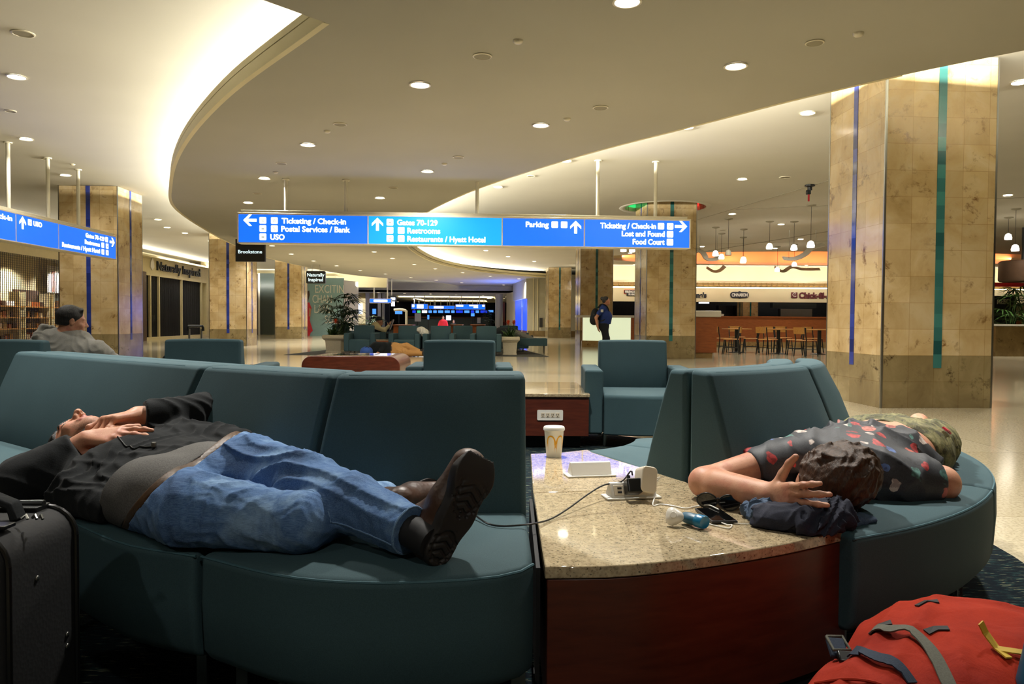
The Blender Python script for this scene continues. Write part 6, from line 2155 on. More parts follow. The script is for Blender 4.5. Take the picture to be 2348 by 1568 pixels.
for x0, x1, y0, y1, mt in ((-0.46, 0.46, -0.40, 0.40, 'granite'), (-0.30, 0.24, -0.22, 0.26, 'screen_glass')):
    m = MB(); m.b2(x0, x1, y0, y1, 0.495, 0.503 if mt == 'granite' else 0.5065); m.build('inset_panel', mt, t)
m = MB(); m.b2(-0.55, 0.55, -0.42, 0.42, 0.0, 0.20); m.build('toe_kick', 'matte_black', t)
t.location = (-2.06, 10.2, 0.0); t.rotation_euler = (0, 0, 0.0)

# suitcase behind the second armchair
t = thing('suitcase', 'dark grey trolley case with raised handle behind an armchair', 'suitcase')
a = D(376, 797, 7.6); b = D(428, 830, 7.6)
m = MB(); m.rbox((-3.22, 7.62, 0.33), (0.50, 0.24, 0.56), 0.05); m.build('shell', 'charcoal_nylon', t, bevel=0.02, segs=3)
pth = [(-3.13 + s_ * 0.185, 7.48, z_) for s_, z_ in ((-1, 0.11), (-1, 0.50), (-0.8, 0.56), (0.8, 0.56), (1, 0.50), (1, 0.11))]
m = MB(); m.tube([(p[0] - 0.09, p[1] + 0.012, p[2]) for p in pth], 0.012, 8); m.build('pocket_piping', 'black_plastic', t, smooth=True)
for px in (434, 462):
    q = D(px, 760, 7.72)
    m = MB(); m.tube([(q.x, 7.72, 0.60), (q.x, 7.72, 0.865)], 0.010, 10); m.build('handle_tube', 'steel', t, smooth=True)
q0_, q1_ = D(431, 754, 7.72), D(466, 754, 7.72)
m = MB(); m.tube(catmull([(q0_.x, 7.72, 0.845), (q0_.x + 0.004, 7.72, 0.885), (q0_.x + 0.02, 7.72, 0.894), (q1_.x - 0.02, 7.72, 0.894), (q1_.x - 0.004, 7.72, 0.885), (q1_.x, 7.72, 0.845)], 5), 0.013, 8); m.build('handle_grip', 'black_plastic', t, smooth=True)
for x in (-3.42, -3.02):
    m = MB(); m.lathe([(0.004, -0.012), (0.024, -0.011), (0.024, 0.011), (0.004, 0.012)], (x, 7.70, 0.0245), 14, rot=Matrix.Rotation(PI / 2, 3, 'Y')); m.box((x, 7.66, 0.045), (0.04, 0.08, 0.05)); m.build('wheel', 'black_plastic', t)
base(t, (-3.2, 7.62, 0.0))

# ------------------------------------------------------------------ planters and plants
def planter(label, px0, px1, pyt, pyb, d):
    t = thing('planter', label, 'planter', 'square cream planters')
    a, b = D(px0, pyt, d), D(px1, pyb, d)
    w, h = b.x - a.x, a.z
    cx, cy = (a.x + b.x) / 2, d + w / 2
    m = MB()
    rows = []
    for hw, z in ((0.36, 0.0), (0.36, 0.03), (0.335, 0.05), (0.37, h * 0.62), (0.385, h * 0.70), (0.44, h * 0.74), (0.44, h * 0.77), (0.485, h * 0.80), (0.50, h * 0.88), (0.485, h * 0.97), (0.44, h), (0.38, h), (0.37, h * 0.93)):
        hw *= w
        rr_ = 0.12 * hw
        ring = []
        for sx, sy, a0 in ((1, 1, 0), (-1, 1, 90), (-1, -1, 180), (1, -1, 270)):
            for k in range(4):
                an = math.radians(a0 + 30 * k)
                ring.append((cx + sx * (hw - rr_) + rr_ * math.cos(an), cy + sy * (hw - rr_) + rr_ * math.sin(an), z))
        rows.append(ring)
    m.sweep(rows); m.build('pot', 'planter_cream', t, smooth=True)
    m = MB(); m.lathe([(0.001, h * 0.935), (0.36 * w, h * 0.935), (0.36 * w, h * 0.90)], (cx, cy, 0.0), 20); m.build('soil', 'soil', t)
    return base(t, (cx, cy, 0.0085)), (cx, cy, h * 0.93, w)
def leaf(m, p, ang, elev, L, w, droop=0.5):
    """one strap leaf"""
    d = Vector((math.cos(ang) * math.cos(elev), math.sin(ang) * math.cos(elev), math.sin(elev)))
    sidev = Vector((-math.sin(ang), math.cos(ang), 0))
    pts = []
    q = Vector(p)
    n = 6
    vs = []
    for k in range(n + 1):
        t_ = k / n
        ww = w * (math.sin(PI * min(1, 0.15 + 0.85 * t_)) ** 0.7) * (1 if t_ < 1 else 0.02)
        up = d.cross(sidev) * -1
        vs += [q - sidev * ww / 2, q + up * 0.1 * ww * 0 - Vector((0, 0, ww * 0.12)), q + sidev * ww / 2]
        q = q + d * (L / n)
        d = (d - Vector((0, 0, droop / n))).normalized()
    o = len(m.v)
    m.v += [tuple(v) for v in vs]
    for k in range(n):
        for j in range(2):
            m.f.append((o + 3 * k + j, o + 3 * k + j + 1, o + 3 * k + 3 + j + 1, o + 3 * k + 3 + j))
def bromeliad(label, c, flowers, seed):
    t = thing('bromeliad', label, 'plant', 'orange-flowered plants in the planters')
    r = random.Random(seed)
    cx, cy, z, w = c
    m = MB()
    for i in range(70):
        a = r.uniform(0, 2 * PI)
        rad = r.uniform(0, 0.26) * w
        leaf(m, (cx + rad * math.cos(a * 1.7), cy + rad * math.sin(a * 1.7), z - 0.01), a, r.uniform(0.35, 1.25), r.uniform(0.25, 0.42), r.uniform(0.035, 0.055), r.uniform(0.6, 1.3))
    m.build('leaves', 'leaf_bright', t, smooth='all')
    for k in range(flowers):
        fx, fy = cx + (k - (flowers - 1) / 2) * 0.16 + 0.03, cy - 0.05 + 0.1 * (k % 2)
        m = MB(); m.tube([(fx, fy, z), (fx, fy, z + 0.42)], 0.012, 6); m.build('stem', 'leaf_bright', t)
        m = MB()
        for i in range(26):
            leaf(m, (fx, fy, z + 0.36 + 0.004 * i * 0.8), i * 2.4, 0.15 + 0.045 * i, 0.16 - 0.003 * i, 0.035, 0.5)
        m.build('flower', 'flower_orange', t, smooth='all')
    return base(t, (cx, cy, z))
_, c1 = planter('cream planter at the left corner of the far rug', 737, 788, 768, 808, 21.9)
_, c2 = planter('cream planter at the right of the far rug', 1146, 1192, 772, 812, 21.2)
bromeliad('orange-flowered plant in the left planter below the palm', c1, 1, 2)
bromeliad('red-orange flowered plant in the right planter', c2, 2, 5)
def palm(label, x, y, z0, h, n, seed, L=0.75, mat='leaf_green'):
    t = thing('palm', label, 'plant', 'fan palms of the hall')
    r = random.Random(seed)
    if z0 < 0.01:
        m = MB(); m.lathe([(0.18, 0), (0.24, 0.02), (0.27, 0.40), (0.25, 0.40), (0.24, 0.36), (0.001, 0.36)], (x, y, 0.0), 20); m.build('pot', 'planter_cream', t, smooth=True)
    for k in range(n):
        a = r.uniform(0, 2 * PI)
        zt = z0 + h * r.uniform(0.35, 1.0)
        tip = Vector((x + math.cos(a) * 0.42 * r.uniform(0.4, 1), y + math.sin(a) * 0.42 * r.uniform(0.4, 1), zt))
        m = MB(); m.tube(catmull([(x + 0.05 * math.cos(a), y + 0.05 * math.sin(a), z0 + 0.2), (x + 0.10 * math.cos(a), y + 0.10 * math.sin(a), z0 + 0.2 + (zt - z0 - 0.2) * 0.6), tip], 4), 0.010, 5)
        fr = m
        for i in range(11):
            fa = a + (i - 5) * 0.30
            leaf(fr, tip, fa, 0.5 - 0.12 * abs(i - 5) * 0.6, L * r.uniform(0.55, 0.8), 0.055, r.uniform(0.8, 1.5))
        fr.build('frond', mat, t, smooth='all')
    return base(t, (x, y, z0))
pq = D(782, 800, 23.6)
palm('tall fan palm in front of the blue mural', pq.x, 23.6, 0.0, 1.72, 30, 3)
# ------------------------------------------------------------------ shops on the left
def pane(m, a, b, z0, z1, th=0.02):
    a, b = Vector((*a[:2], 0)), Vector((*b[:2], 0))
    n = Vector((-(b - a).y, (b - a).x, 0)).normalized() * th
    m.prism([(a.x, a.y), (b.x, b.y), (b.x + n.x, b.y + n.y), (a.x + n.x, a.y + n.y)], z0, z1)
WN = Vector((1, 0.055, 0)).normalized()       # out of the left shop wall
WD = Vector((-0.055, 1, 0)).normalized()      # along it, into the hall
def LWp(d, off=0.0, z=0.0):
    return Vector((LW(d)[0], d, z)) + WN * off

# shop with the roll-down lattice
wall('wall_shop_back', (LW(20.4)[0] - 2.6, 20.2), (LW(32)[0] - 2.6, 32.0), 0, ZU, 0.1, 'storefront_cream')
wall('wall_shop_side', (LW(31.7)[0] - 2.7, 31.7), (LW(31.7)[0] - 0.3, 31.7), 0, ZU, 0.1, 'storefront_cream')
t = thing('security_grille', 'roll-down lattice grille closing the shop at the left edge', 'security grille')
m = MB()
for k in range(68):
    p = LWp(20.5 + 0.1 * k, -0.06)
    m.box((p.x, p.y, 1.5), (0.014, 0.014, 2.9))
m.build('bars', 'dark_steel', t)
m = MB()
for k in range(42):
    z = 0.08 + 0.07 * k
    a, b = LWp(20.45, -0.06, z), LWp(27.25, -0.06, z)
    m.tube([a, b], 0.005, 4)
m.build('links', 'dark_steel', t)
m = MB(); pane(m, LWp(20.42, -0.12), LWp(27.28, -0.12), 0.0, 0.08, -0.1); m.build('bottom_rail', 'storefront_cream', t)
base(t, LWp(23.8))
r9 = random.Random(12)
for k, (d0, d1, lb) in enumerate(((25.6, 27.4, 'display shelf nearest the left photo edge behind the grille'), (27.7, 29.3, 'middle display shelf behind the grille'), (29.6, 31.2, 'display shelf next to the column behind the grille'))):
    t = thing('display_shelf', lb, 'shelf', 'display shelves behind the grille')
    m = MB(); pane(m, LWp(d0, -2.45), LWp(d1, -2.45), 0.0, 2.0 if k != 2 else 1.9, 0.06); m.build('back_panel', ('storefront_cream', 'brown_panel', 'slate_panel')[k], t)
    for z in (0.12, 0.55, 0.95, 1.35):
        m = MB(); pane(m, LWp(d0, -2.44), LWp(d1, -2.44), z, z + 0.03, -0.36); m.build('shelf_board', 'blond_wood', t)
    for d in (d0 + 0.02, d1 - 0.02):
        m = MB(); pane(m, LWp(d, -2.44), LWp(d + 0.03, -2.44), 0.0, 1.9, -0.36); m.build('side_panel', 'storefront_cream', t)
    for z in (0.15, 0.58, 0.98, 1.38):
        dd = d0 + 0.12
        while dd < d1 - 0.25:
            w_, h_ = r9.uniform(0.12, 0.22), r9.uniform(0.14, 0.28)
            m = MB(); pane(m, LWp(dd, -2.38), LWp(dd + w_, -2.38), z + 0.001, z + h_, -0.2)
            o = m.build('boxed_goods', r9.choice(['shelf_goods', 'cup_paper', 'khaki', 'brown_panel', 'orange_wood']))
            tag(o, 'small boxed goods on the shelves behind the grille', 'box', 'boxed goods behind the grille')
            dd += w_ + r9.uniform(0.04, 0.14)
    base(t, LWp((d0 + d1) / 2, -2.4))
m = MB(); pane(m, LWp(29.6, -2.30), LWp(31.2, -2.30), 1.95, 3.0, 0.03); o = m.build('poster', 'cup_paper'); tag(o, 'pale lilac shop poster behind the grille beside the column', 'poster')
m = MB(); pane(m, LWp(29.9, -2.295), LWp(30.15, -2.295), 2.0, 2.8, -0.012); pane(m, LWp(30.5, -2.295), LWp(30.8, -2.295), 2.0, 2.7, -0.012); m.build('picture_stripe', 'lip_pink', o)
for k, d in enumerate((26.0, 27.4, 28.8, 30.2)):
    t = thing('track_spotlight', ('first', 'second', 'third', 'fourth')[k] + ' track spotlight from the left inside the grille shop', 'spotlight', 'spotlights of the grille shop')
    p = LWp(d, -1.5, 3.15)
    m = MB(); m.lathe([(0.05, 0.08), (0.07, 0.0), (0.055, -0.10), (0.03, -0.12)], p, 14, rot=Matrix.Rotation(0.6, 3, 'Y')); m.build('head', 'sign_frame', t, smooth=True)
    m = MB(); m.lathe([(0.001, -0.005), (0.062, -0.004), (0.062, 0.0)], p, 14, rot=Matrix.Rotation(0.6, 3, 'Y') @ Matrix.Rotation(PI, 3, 'X')); m.build('bulb', 'lamp_far', t)
    m = MB(); m.tube([p + Vector((0, 0, 0.06)), (p.x, p.y, ZU)], 0.010, 6); m.build('stem', 'steel', t)
    base(t, p)
    if k in (1, 3):
        spot('shop_spot', p + Vector((-0.12, 0, -0.30)), 260, (1, 0.95, 0.86), 130, 0.5, 0.05, (p.x - 0.9, p.y, 0.9))

# shuttered shop
t = thing('shop_shutter', 'dark barred shutter with cream mullions under the Naturally Inspired fascia', 'shutter')
m = MB()
for k in range(64):
    p = LWp(33.1 + 0.11 * k, -0.12)
    m.box((p.x, p.y, 1.53), (0.03, 0.03, 2.86))
m.build('bars', 'matte_black', t)
for px in (346, 366, 418, 463):
    kk = (px - CX) / FPX
    d = 14.1 / (-kk - 0.055)
    p = LWp(d, -0.04)
    m = MB(); m.box((p.x, p.y, 1.5), (0.09, 0.09, 2.96)); m.build('mullion', 'storefront_cream', t)
m = MB(); pane(m, LWp(32.9, -0.10), LWp(40.6, -0.10), 0.0, 0.14, -0.16); m.build('sill', 'storefront_cream', t)
m = MB(); pane(m, LWp(32.9, -0.10), LWp(40.6, -0.10), 2.86, 2.98, -0.10); m.build('head_rail', 'storefront_cream', t)
base(t, LWp(36.5))
wall('wall_shop_inner', (LW(32)[0] - 3.0, 31.9), (LW(47)[0] - 3.0, 47.0), 0, ZU, 0.1, 'slate_panel')
spot('shop_spot', LWp(42, -1.6, 3.4), 160, (1, 0.9, 0.75), 140, 0.6, 0.1)  # unseen lamp added to bring out the goods behind the shutter
for d, lb in ((36.4, 'display table with folded goods behind the left shutter bay'), (39.4, 'display table with goods behind the middle shutter bay'), (42.4, 'display table with goods behind the right shutter bay')):
    t = thing('display_table', lb, 'table', 'display tables behind the shutter')
    p = LWp(d, -1.3)
    m = MB(); m.box((p.x, p.y, 0.80), (0.8, 1.3, 0.05)); m.build('tabletop', 'orange_wood', t)
    for sx in (-0.35, 0.35):
        for sy in (-0.58, 0.58):
            m = MB(); m.box((p.x + sx, p.y + sy, 0.3875), (0.06, 0.06, 0.775)); m.build('leg', 'orange_wood', t)
    base(t, (p.x, p.y, 0))
    for k in range(4):
        m = MB(); hh = 0.12 + 0.09 * (k % 3)
        m.box((p.x + 0.1, p.y - 0.45 + 0.3 * k, 0.827 + hh / 2), (0.24, 0.2, hh)); o = m.build('boxed_goods', ('mural_blue', 'shelf_goods', 'cup_paper', 'khaki')[k])
        tag(o, 'goods stacked on a display table behind the shutter', 'box', 'goods behind the shutter')
m = MB(); pane(m, LWp(31.65, 0.01), LWp(32.9, 0.01), 0.0, 2.98, -0.06); o = m.build('wall_panel', 'brown_panel'); tag(o, 'dark brown wall panel left of the shuttered shop', 'panel')
spot('shop_spot', LWp(36.5, -1.4, 3.6), 60, (1, 0.9, 0.75), 140, 0.6, 0.1)
t = thing('shop_lettering', 'black raised lettering Naturally Inspired on the cream fascia', 'sign')
def wall_text(tt, s, d0, d1, zc, cap_h, mat, bold=0.01):
    o = text_mesh('lettering', s, cap_h / 0.7, mat, tt, (0, 0, 0), WD, (0, 0, 1), 'LEFT', bold, 0.05)
    xs = [v.co.dot(WD) for v in o.data.vertices]
    k = (d1 - d0) / (max(xs) - min(xs))
    mn = min(xs)
    b_ = LWp(d0, 0.05, zc - cap_h / 2)
    for v in o.data.vertices:
        a = v.co.dot(WD)
        v.co = b_ + WD * ((a - mn) * k) + (v.co - WD * a)
    return o
wall_text(t, 'Naturally Inspired', 34.1, 39.5, 3.34, 0.40, 'navy_letters', 0.004)
m = MB(); c = LWp(33.6, 0.05, 3.36)
prof = [(0, 0.34), (0.16, 0.08), (0.19, -0.12), (0.0, -0.26), (-0.19, -0.12), (-0.16, 0.08)]
m.add([c + WD * a + Vector((0, 0, b)) for a, b in prof] + [c + WD * a + Vector((0, 0, b)) - WN * 0.045 for a, b in prof], [tuple(range(6)), tuple(range(11, 5, -1))] + [(i, (i + 1) % 6, 6 + (i + 1) % 6, 6 + i) for i in range(6)])
m.build('leaf_emblem', 'cup_paper', t)
base(t, LWp(36.8, 0.05, 3.3))
for k in range(3):
    strip_light('fascia_lamp', LWp(33.5 + 2.2 * k, 0.45, 3.86), LWp(35.5 + 2.2 * k, 0.45, 3.86), (-0.6, 0, -1), 0.08, 14, (1, 0.95, 0.86))

# wall with the dark doorway, beside the third column
wall('wall_far_alcove', (-24, 47.2), (-12.2, 47.2), 0, 3.0, 0.2, 'storefront_cream')
t = thing('dark_doorway', 'tall dark slate doorway panel between two left columns', 'door')
a, b = D(597, 700, 47.1), D(629, 700, 47.1)
m = MB(); m.b2(a.x, b.x, 47.06, 47.17, 0.0, 3.80); m.build('door_leaf', 'slate_panel', t)
m = MB(); m.b2(a.x - 0.12, a.x, 47.02, 47.17, 0.0, 3.80); m.build('frame', 'cup_paper', t)
m = MB(); m.b2(a.x - 0.36, a.x - 0.12, 46.95, 47.17, 0.0, 3.75); m.build('side_post', 'brown_panel', t)
base(t, ((a.x + b.x) / 2, 47.1, 0))

strip_light('cove_lamp', (-22, 46.3, 3.05), (-9, 46.3, 3.05), (0, 0.8, 0.6), 0.1, 160, (1, 0.95, 0.82))  # strip lamp added to brighten the upper far-left wall
# blue mural wall
t = thing('mural_wall', 'pale blue hoarding with large cream capitals behind the palm', 'mural')
a, b = D(700, 700, 45.0), D(788, 700, 45.0)
m = MB(); m.b2(a.x - 0.6, b.x, 45.0, 45.12, 0.0, 3.42); m.build('panel', 'mural_blue', t)
m = MB(); m.prism([(b.x, 45.0), (b.x + 0.55, 46.6), (b.x + 0.45, 46.65), (b.x - 0.05, 45.12)], 0.0, 3.30); m.build('return_panel', 'wall_grey', t)
for s, px, py, wpx in (('EXCITIN', 722.5, 662, 66), ('CHAN', 716.5, 685, 44), ('LAND', 721, 708, 42), ('SO', 745, 732, 20)):
    p = D(px, py, 44.99)
    o = text_mesh('lettering', s, 0.47 / 0.7, 'mural_letters', t, (0, 0, 0), (1, 0, 0), (0, 0, 1), 'LEFT', 0.0, 0.02)
    xs = [v.co.x for v in o.data.vertices]
    k = wpx / FPX * 45 / (max(xs) - min(xs))
    for v in o.data.vertices:
        v.co = Vector((p.x + (v.co.x - min(xs)) * k, 44.99 + v.co.y, p.z - 0.235 + v.co.z))
def flat(pxs, name, mat, d=44.96, th=0.02):
    m = MB()
    pts = [D(x, y, d) for x, y in pxs]
    tri = tessellate_polygon([[Vector((p.x, p.z, 0)) for p in pts]])
    n = len(pts)
    m.add([(p.x, d, p.z) for p in pts] + [(p.x, d + th, p.z) for p in pts], [tuple(f) for f in tri] + [tuple(i + n for i in f) for f in tri] + [(i, (i + 1) % n, n + (i + 1) % n, n + i) for i in range(n)])
    return m.build(name, mat, t)
flat([(702, 694), (709, 693), (714, 706), (712, 720), (710, 734), (717, 758), (712, 763), (708, 775), (702, 775)], 'red_dress_print', 'poster_red')
flat([(709, 706), (713, 708), (712, 722), (708, 727)], 'arm_print', 'skin_far', 44.94)
flat([(704, 668), (709, 666), (710, 676), (706, 692), (703, 690)], 'hair_print', 'hair_brown', 44.94)
base(t, ((a.x + b.x) / 2, 45.06, 0))

# ------------------------------------------------------------------ far end of the hall
struct(MB().b2(-24, 30, 57.0, 96, 3.05, 3.2).build('ceiling_far', 'ceiling_paint'))
struct(MB().b2(-24, 30, 57.0, 57.2, 3.05, ZU).build('wall_far_bulkhead', 'wall_grey'))
struct(MB().b2(-24, 30, 88.0, 88.2, 0, 3.05).build('wall_far_end', 'dark_room'))
struct(MB().b2(-24.0, -9.7, 59.5, 59.7, 0, 3.05).build('wall_far_shops', 'storefront_cream'))
# glowing ceiling coffer far away
t = thing('ceiling_coffer', 'bright oblong ceiling coffer far down the hall', 'ceiling light')
cx0, cx1, cy0, cy1 = -10.0, -1.6, 66, 80
for k, (x0, x1, y0, y1) in enumerate(((cx0, cx1, cy0, cy0 + 0.9), (cx0, cx1, cy1 - 0.9, cy1), (cx0, cx0 + 0.9, cy0 + 0.9, cy1 - 0.9), (cx1 - 0.9, cx1, cy0 + 0.9, cy1 - 0.9))):
    m = MB(); m.b2(x0, x1, y0, y1, 2.86, 2.96); m.build('soffit_ring', 'cream_paint', t)
    m = MB(); m.b2(x0 + 0.1, x1 - 0.1, y0 + 0.1, y1 - 0.1, 2.97, 3.0); m.build('light_strip', 'cove_tube', t)
for x, y in ((cx0 + 0.4, cy0 + 0.4), (cx1 - 0.4, cy0 + 0.4), (cx0 + 0.4, cy1 - 0.4), (cx1 - 0.4, cy1 - 0.4)):
    m = MB(); m.tube([(x, y, 2.95), (x, y, 3.055)], 0.02, 6); m.build('hanger', 'steel', t)
base(t, (-5.8, 73, 2.86))
g = 'downlights of the farthest ceiling'
for x, y in [(927, 673), (987, 674), (1045, 676), (1107, 678), (1049, 662), (1155, 653), (1147, 659), (1141, 664), (981, 661), (857, 653), (868, 659), (867, 671), (1164, 679), (1160, 681), (1155, 684), (912, 692), (918, 694)]:
    dd = (3.05 - HCAM) * FPX / max(20, (735 + 0.006 * (x - CX) - y))
    p = Vector(((x - CX) / FPX * dd, dd, 3.05)) if dd > 57.5 else None
    if p is None:
        downlight(x, y, ZS, 'round downlight in the far low ceiling near the blue glow', 'downlights near the blue glow', True, 0.10, 0)
    else:
        downlight(p, 0, 3.05, 'tiny round downlight in the farthest ceiling', g, True, 0.10, 0)
for x, y in [(-6, 62), (-2, 66), (-9, 70), (-4, 78), (2, 62)]:
    spot('downlight_beam', (x, y, 3.0), 140, (1, 0.93, 0.82), 150, 0.8, 0.1)
# counters and screens
def slab_thing(name, label, cat, parts, grp=None):
    t = thing(name, label, cat, grp)
    zmin, c = 9, None
    for nm, px0, px1, py0, py1, d, th, mt in parts:
        a, b = D(px0, py0, d), D(px1, py1, d)
        if nm in ('front', 'foot'):
            b.z = 0.0
        m = MB(); m.b2(a.x, b.x, d, d + th, b.z, a.z); m.build(nm, mt, t)
        if b.z < zmin:
            zmin, c = b.z, ((a.x + b.x) / 2, d + th / 2, b.z)
    return base(t, c)
def far_sign(label, px0, px1, py0, py1, d, mat, marks, ztop, grp='far blue airport signs'):
    t = thing('airport_sign', label, 'sign', grp)
    a, b = D(px0, py0, d), D(px1, py1, d)
    m = MB(); m.b2(a.x, b.x, d, d + 0.25, b.z, a.z); m.build('box', 'sign_frame', t)
    m = MB(); m.b2(a.x + 0.04, b.x - 0.04, d - 0.02, d, b.z + 0.04, a.z - 0.04); m.build('panel', mat, t)
    for x0, x1, y0, y1 in marks:
        p, q = D(x0, y0, d - 0.03), D(x1, y1, d - 0.03)
        m = MB(); m.b2(p.x, q.x, d - 0.035, d - 0.02, q.z, p.z); m.build('text_block', 'sign_white', t)
    if ztop:
        for f in (0.2, 0.8):
            x = a.x + (b.x - a.x) * f
            m = MB(); m.tube([(x, d + 0.12, a.z - 0.01), (x, d + 0.12, ztop)], 0.04, 6); m.build('rod', 'pole_white', t)
    return base(t, ((a.x + b.x) / 2, d + 0.12, b.z))
far_sign('small blue sign on two white rods above the man in the cap', 847, 898, 684, 695, 48.0, 'sign_blue', [(857, 888, 687, 692)], ZU)
far_sign('far left half of the double blue sign at the end of the hall', 943, 981, 696, 709, 64.0, 'sign_blue', [(945, 950, 698, 704), (956, 971, 698, 707)], 3.05)
far_sign('narrow blue sign linking the two far blue signs', 983, 1043, 700, 709, 66.0, 'sign_blue', [(995, 1017, 702, 707)], 3.05)
far_sign('far right half of the double blue sign at the end of the hall', 1044, 1113, 697, 710, 64.0, 'sign_blue', [(1046, 1062, 699, 703), (1076, 1096, 699, 702), (1086, 1096, 703, 706), (1106, 1111, 699, 703)], 3.05)
far_sign('small blue sign seen by the blue shop window', 1191, 1204, 701, 709, 54.0, 'sign_blue', [(1193, 1203, 703, 706)], 0)
t = thing('hanging_flight_screen', 'black flight information screen hanging by the small blue sign', 'screen')
a, b = D(887, 678, 50), D(908, 691, 50)
m = MB(); m.b2(a.x, b.x, 50, 50.2, b.z, a.z); m.build('case', 'sign_black', t)
p, q = D(896, 682, 49.97), D(906, 688, 49.97); m = MB(); m.b2(p.x, q.x, 49.97, 50, q.z, p.z); m.build('display', 'screen_white', t)
m = MB(); m.tube([((a.x + b.x) / 2, 50.1, a.z), ((a.x + b.x) / 2, 50.1, ZU)], 0.03, 6); m.build('rod', 'pole_white', t)
base(t, ((a.x + b.x) / 2, 50.1, b.z))
r5 = random.Random(4)
x = 945
k = 0
while x < 1110:
    w_ = r5.choice([9, 13, 17])
    mt = r5.choice(['screen_blue', 'screen_blue', 'screen_deep', 'screen_white', 'screen_blue', 'screen_green'])
    a, b = D(x, 711, 70), D(x + w_, 718, 70)
    t = thing('hanging_screen', 'glowing screen over the far ticket counters', 'screen', 'screens over the far ticket counters')
    m = MB(); m.b2(a.x, b.x, 70, 70.15, b.z, a.z); m.build('case', 'sign_black', t)
    m = MB(); m.b2(a.x + 0.03, b.x - 0.03, 69.97, 70, b.z + 0.03, a.z - 0.03); m.build('display', mt, t)
    m = MB(); m.tube([((a.x + b.x) / 2, 70.08, a.z), ((a.x + b.x) / 2, 70.08, 3.05)], 0.03, 5); m.build('rod', 'pole_white', t)
    base(t, ((a.x + b.x) / 2, 70.08, b.z))
    x += w_ + 2
for lb, px0, px1, py0, py1, mt in [('bright white screen beside the person in red far away', 1023, 1034, 723, 734, 'screen_white'), ('white upright panel with a dark mark at the far counters', 951, 965, 718, 737, 'counter_white'), ('narrow bright blue light column at the far counters', 980, 984, 722, 732, 'screen_blue'), ('small blue screen near the right far counters', 1080, 1088, 718, 725, 'screen_blue'), ('tiny bright blue screen far right', 1120, 1131, 711, 716, 'screen_blue'), ('slanted blue screen at the left far counters', 906, 922, 713, 720, 'screen_blue'), ('white display stand far right of the counters', 1094, 1102, 728, 741, 'counter_white')]:
    a, b = D(px0, py0, 62), D(px1, py1, 62)
    t = thing('far_screen' if 'screen' in mt else 'info_stand', lb, 'screen' if 'screen' in mt else 'panel')
    m = MB(); m.b2(a.x, b.x, 62, 62.06, b.z, a.z); m.build('display', mt, t)
    m = MB(); m.box(((a.x + b.x) / 2, 62.12, a.z / 2), (0.08, 0.08, a.z - 0.02)); m.build('stand', 'dark_steel', t)
    base(t, ((a.x + b.x) / 2, 62.1, 0))
slab_thing('ticket_counter', 'long dark ticket counter across the far end', 'counter', [('front', 930, 1120, 728, 752, 72.0, 0.8, 'slate_panel'), ('worktop', 928, 1122, 726, 728, 71.8, 1.2, 'orange_wood')])
for px0, px1, lb in [(1031, 1060, 'orange wood counter top left of the far armchairs gap'), (1078, 1112, 'orange wood counter top above the far right armchairs')]:
    slab_thing('wood_counter', lb, 'counter', [('worktop', px0, px1, 743.5, 746, 27.0, 0.8, 'orange_wood'), ('front', px0 + 1, px1 - 1, 746, 775, 27.1, 0.6, 'orange_wood')], 'orange wood counters behind the far armchairs')
slab_thing('wood_counter', 'orange wood counter left of the far grey post', 'counter', [('worktop', 900, 946, 744, 746.5, 27.0, 0.8, 'orange_wood'), ('front', 902, 944, 746.5, 775, 27.1, 0.6, 'orange_wood')], 'orange wood counters behind the far armchairs')
t = thing('post_lamp', 'grey post with a bent top behind the far armchairs', 'post')
p = D(932, 745, 30)
m = MB(); m.tube(catmull([(p.x, 30, 0), (p.x, 30, 1.2), (p.x - 0.02, 30, 1.33), (p.x - 0.25, 30, 1.38), (p.x - 0.5, 30, 1.36)], 5), 0.05, 8); m.build('pole', 'wall_grey', t, smooth=True)
m = MB(); m.lathe([(0.2, 0.0), (0.2, 0.015), (0.001, 0.015)], (p.x, 30, 0.0), 16); m.build('foot', 'wall_grey', t)
base(t, (p.x, 30, 0))
# lit shop at the left far side with white posts
t = thing('lit_shopfront', 'bright cream shopfront left of the small blue sign', 'shopfront')
for nm, px0, px1, py0, py1, d, th, mt in [('window', 802, 838, 684, 742, 59.40, 0.08, 'shop_cream_light'), ('post', 838, 846, 672, 745, 59.2, 0.25, 'counter_white'), ('window', 815, 831, 696, 720, 59.36, 0.04, 'screen_white'), ('post', 797, 802, 676, 745, 59.2, 0.25, 'brown_panel')]:
    a, b = D(px0, py0, d), D(px1, py1, d)
    m = MB(); m.b2(a.x, b.x, d, d + th, max(0, b.z), a.z)
    if mt not in MATS:
        glow(mt, '#f0dcae', 0.55)
    m.build(nm, mt, t)
base(t, (-12.2, 59.4, 0))
t = thing('shop_entrance', 'dark shop entrance with blue screen and white posts far left', 'shopfront')
for nm, px0, px1, py0, py1, d, th, mt in [('opening', 848, 893, 696, 766, 59.35, 0.1, 'dark_room'), ('blue_display', 854, 862, 708, 720, 59.3, 0.04, 'screen_blue'), ('post', 866, 873, 672, 766, 59.0, 0.3, 'counter_white'), ('post', 876, 881, 672, 766, 59.0, 0.3, 'wall_grey'), ('display', 897, 905, 690, 702, 59.3, 0.05, 'screen_white')]:
    a, b = D(px0, py0, d), D(px1, py1, d)
    m = MB(); m.b2(a.x, b.x, d, d + th, max(0, b.z), a.z); m.build(nm, mt, t)
base(t, (-10.4, 59.3, 0))
palm('low bushy palm behind the man in the cap', D(850, 740, 40).x, 40.0, 0.0, 1.15, 12, 8, 0.8)
palm('dark palm at the far right before the white round post', D(1125, 740, 62).x, 62.0, 0.0, 2.0, 12, 9, 1.0)
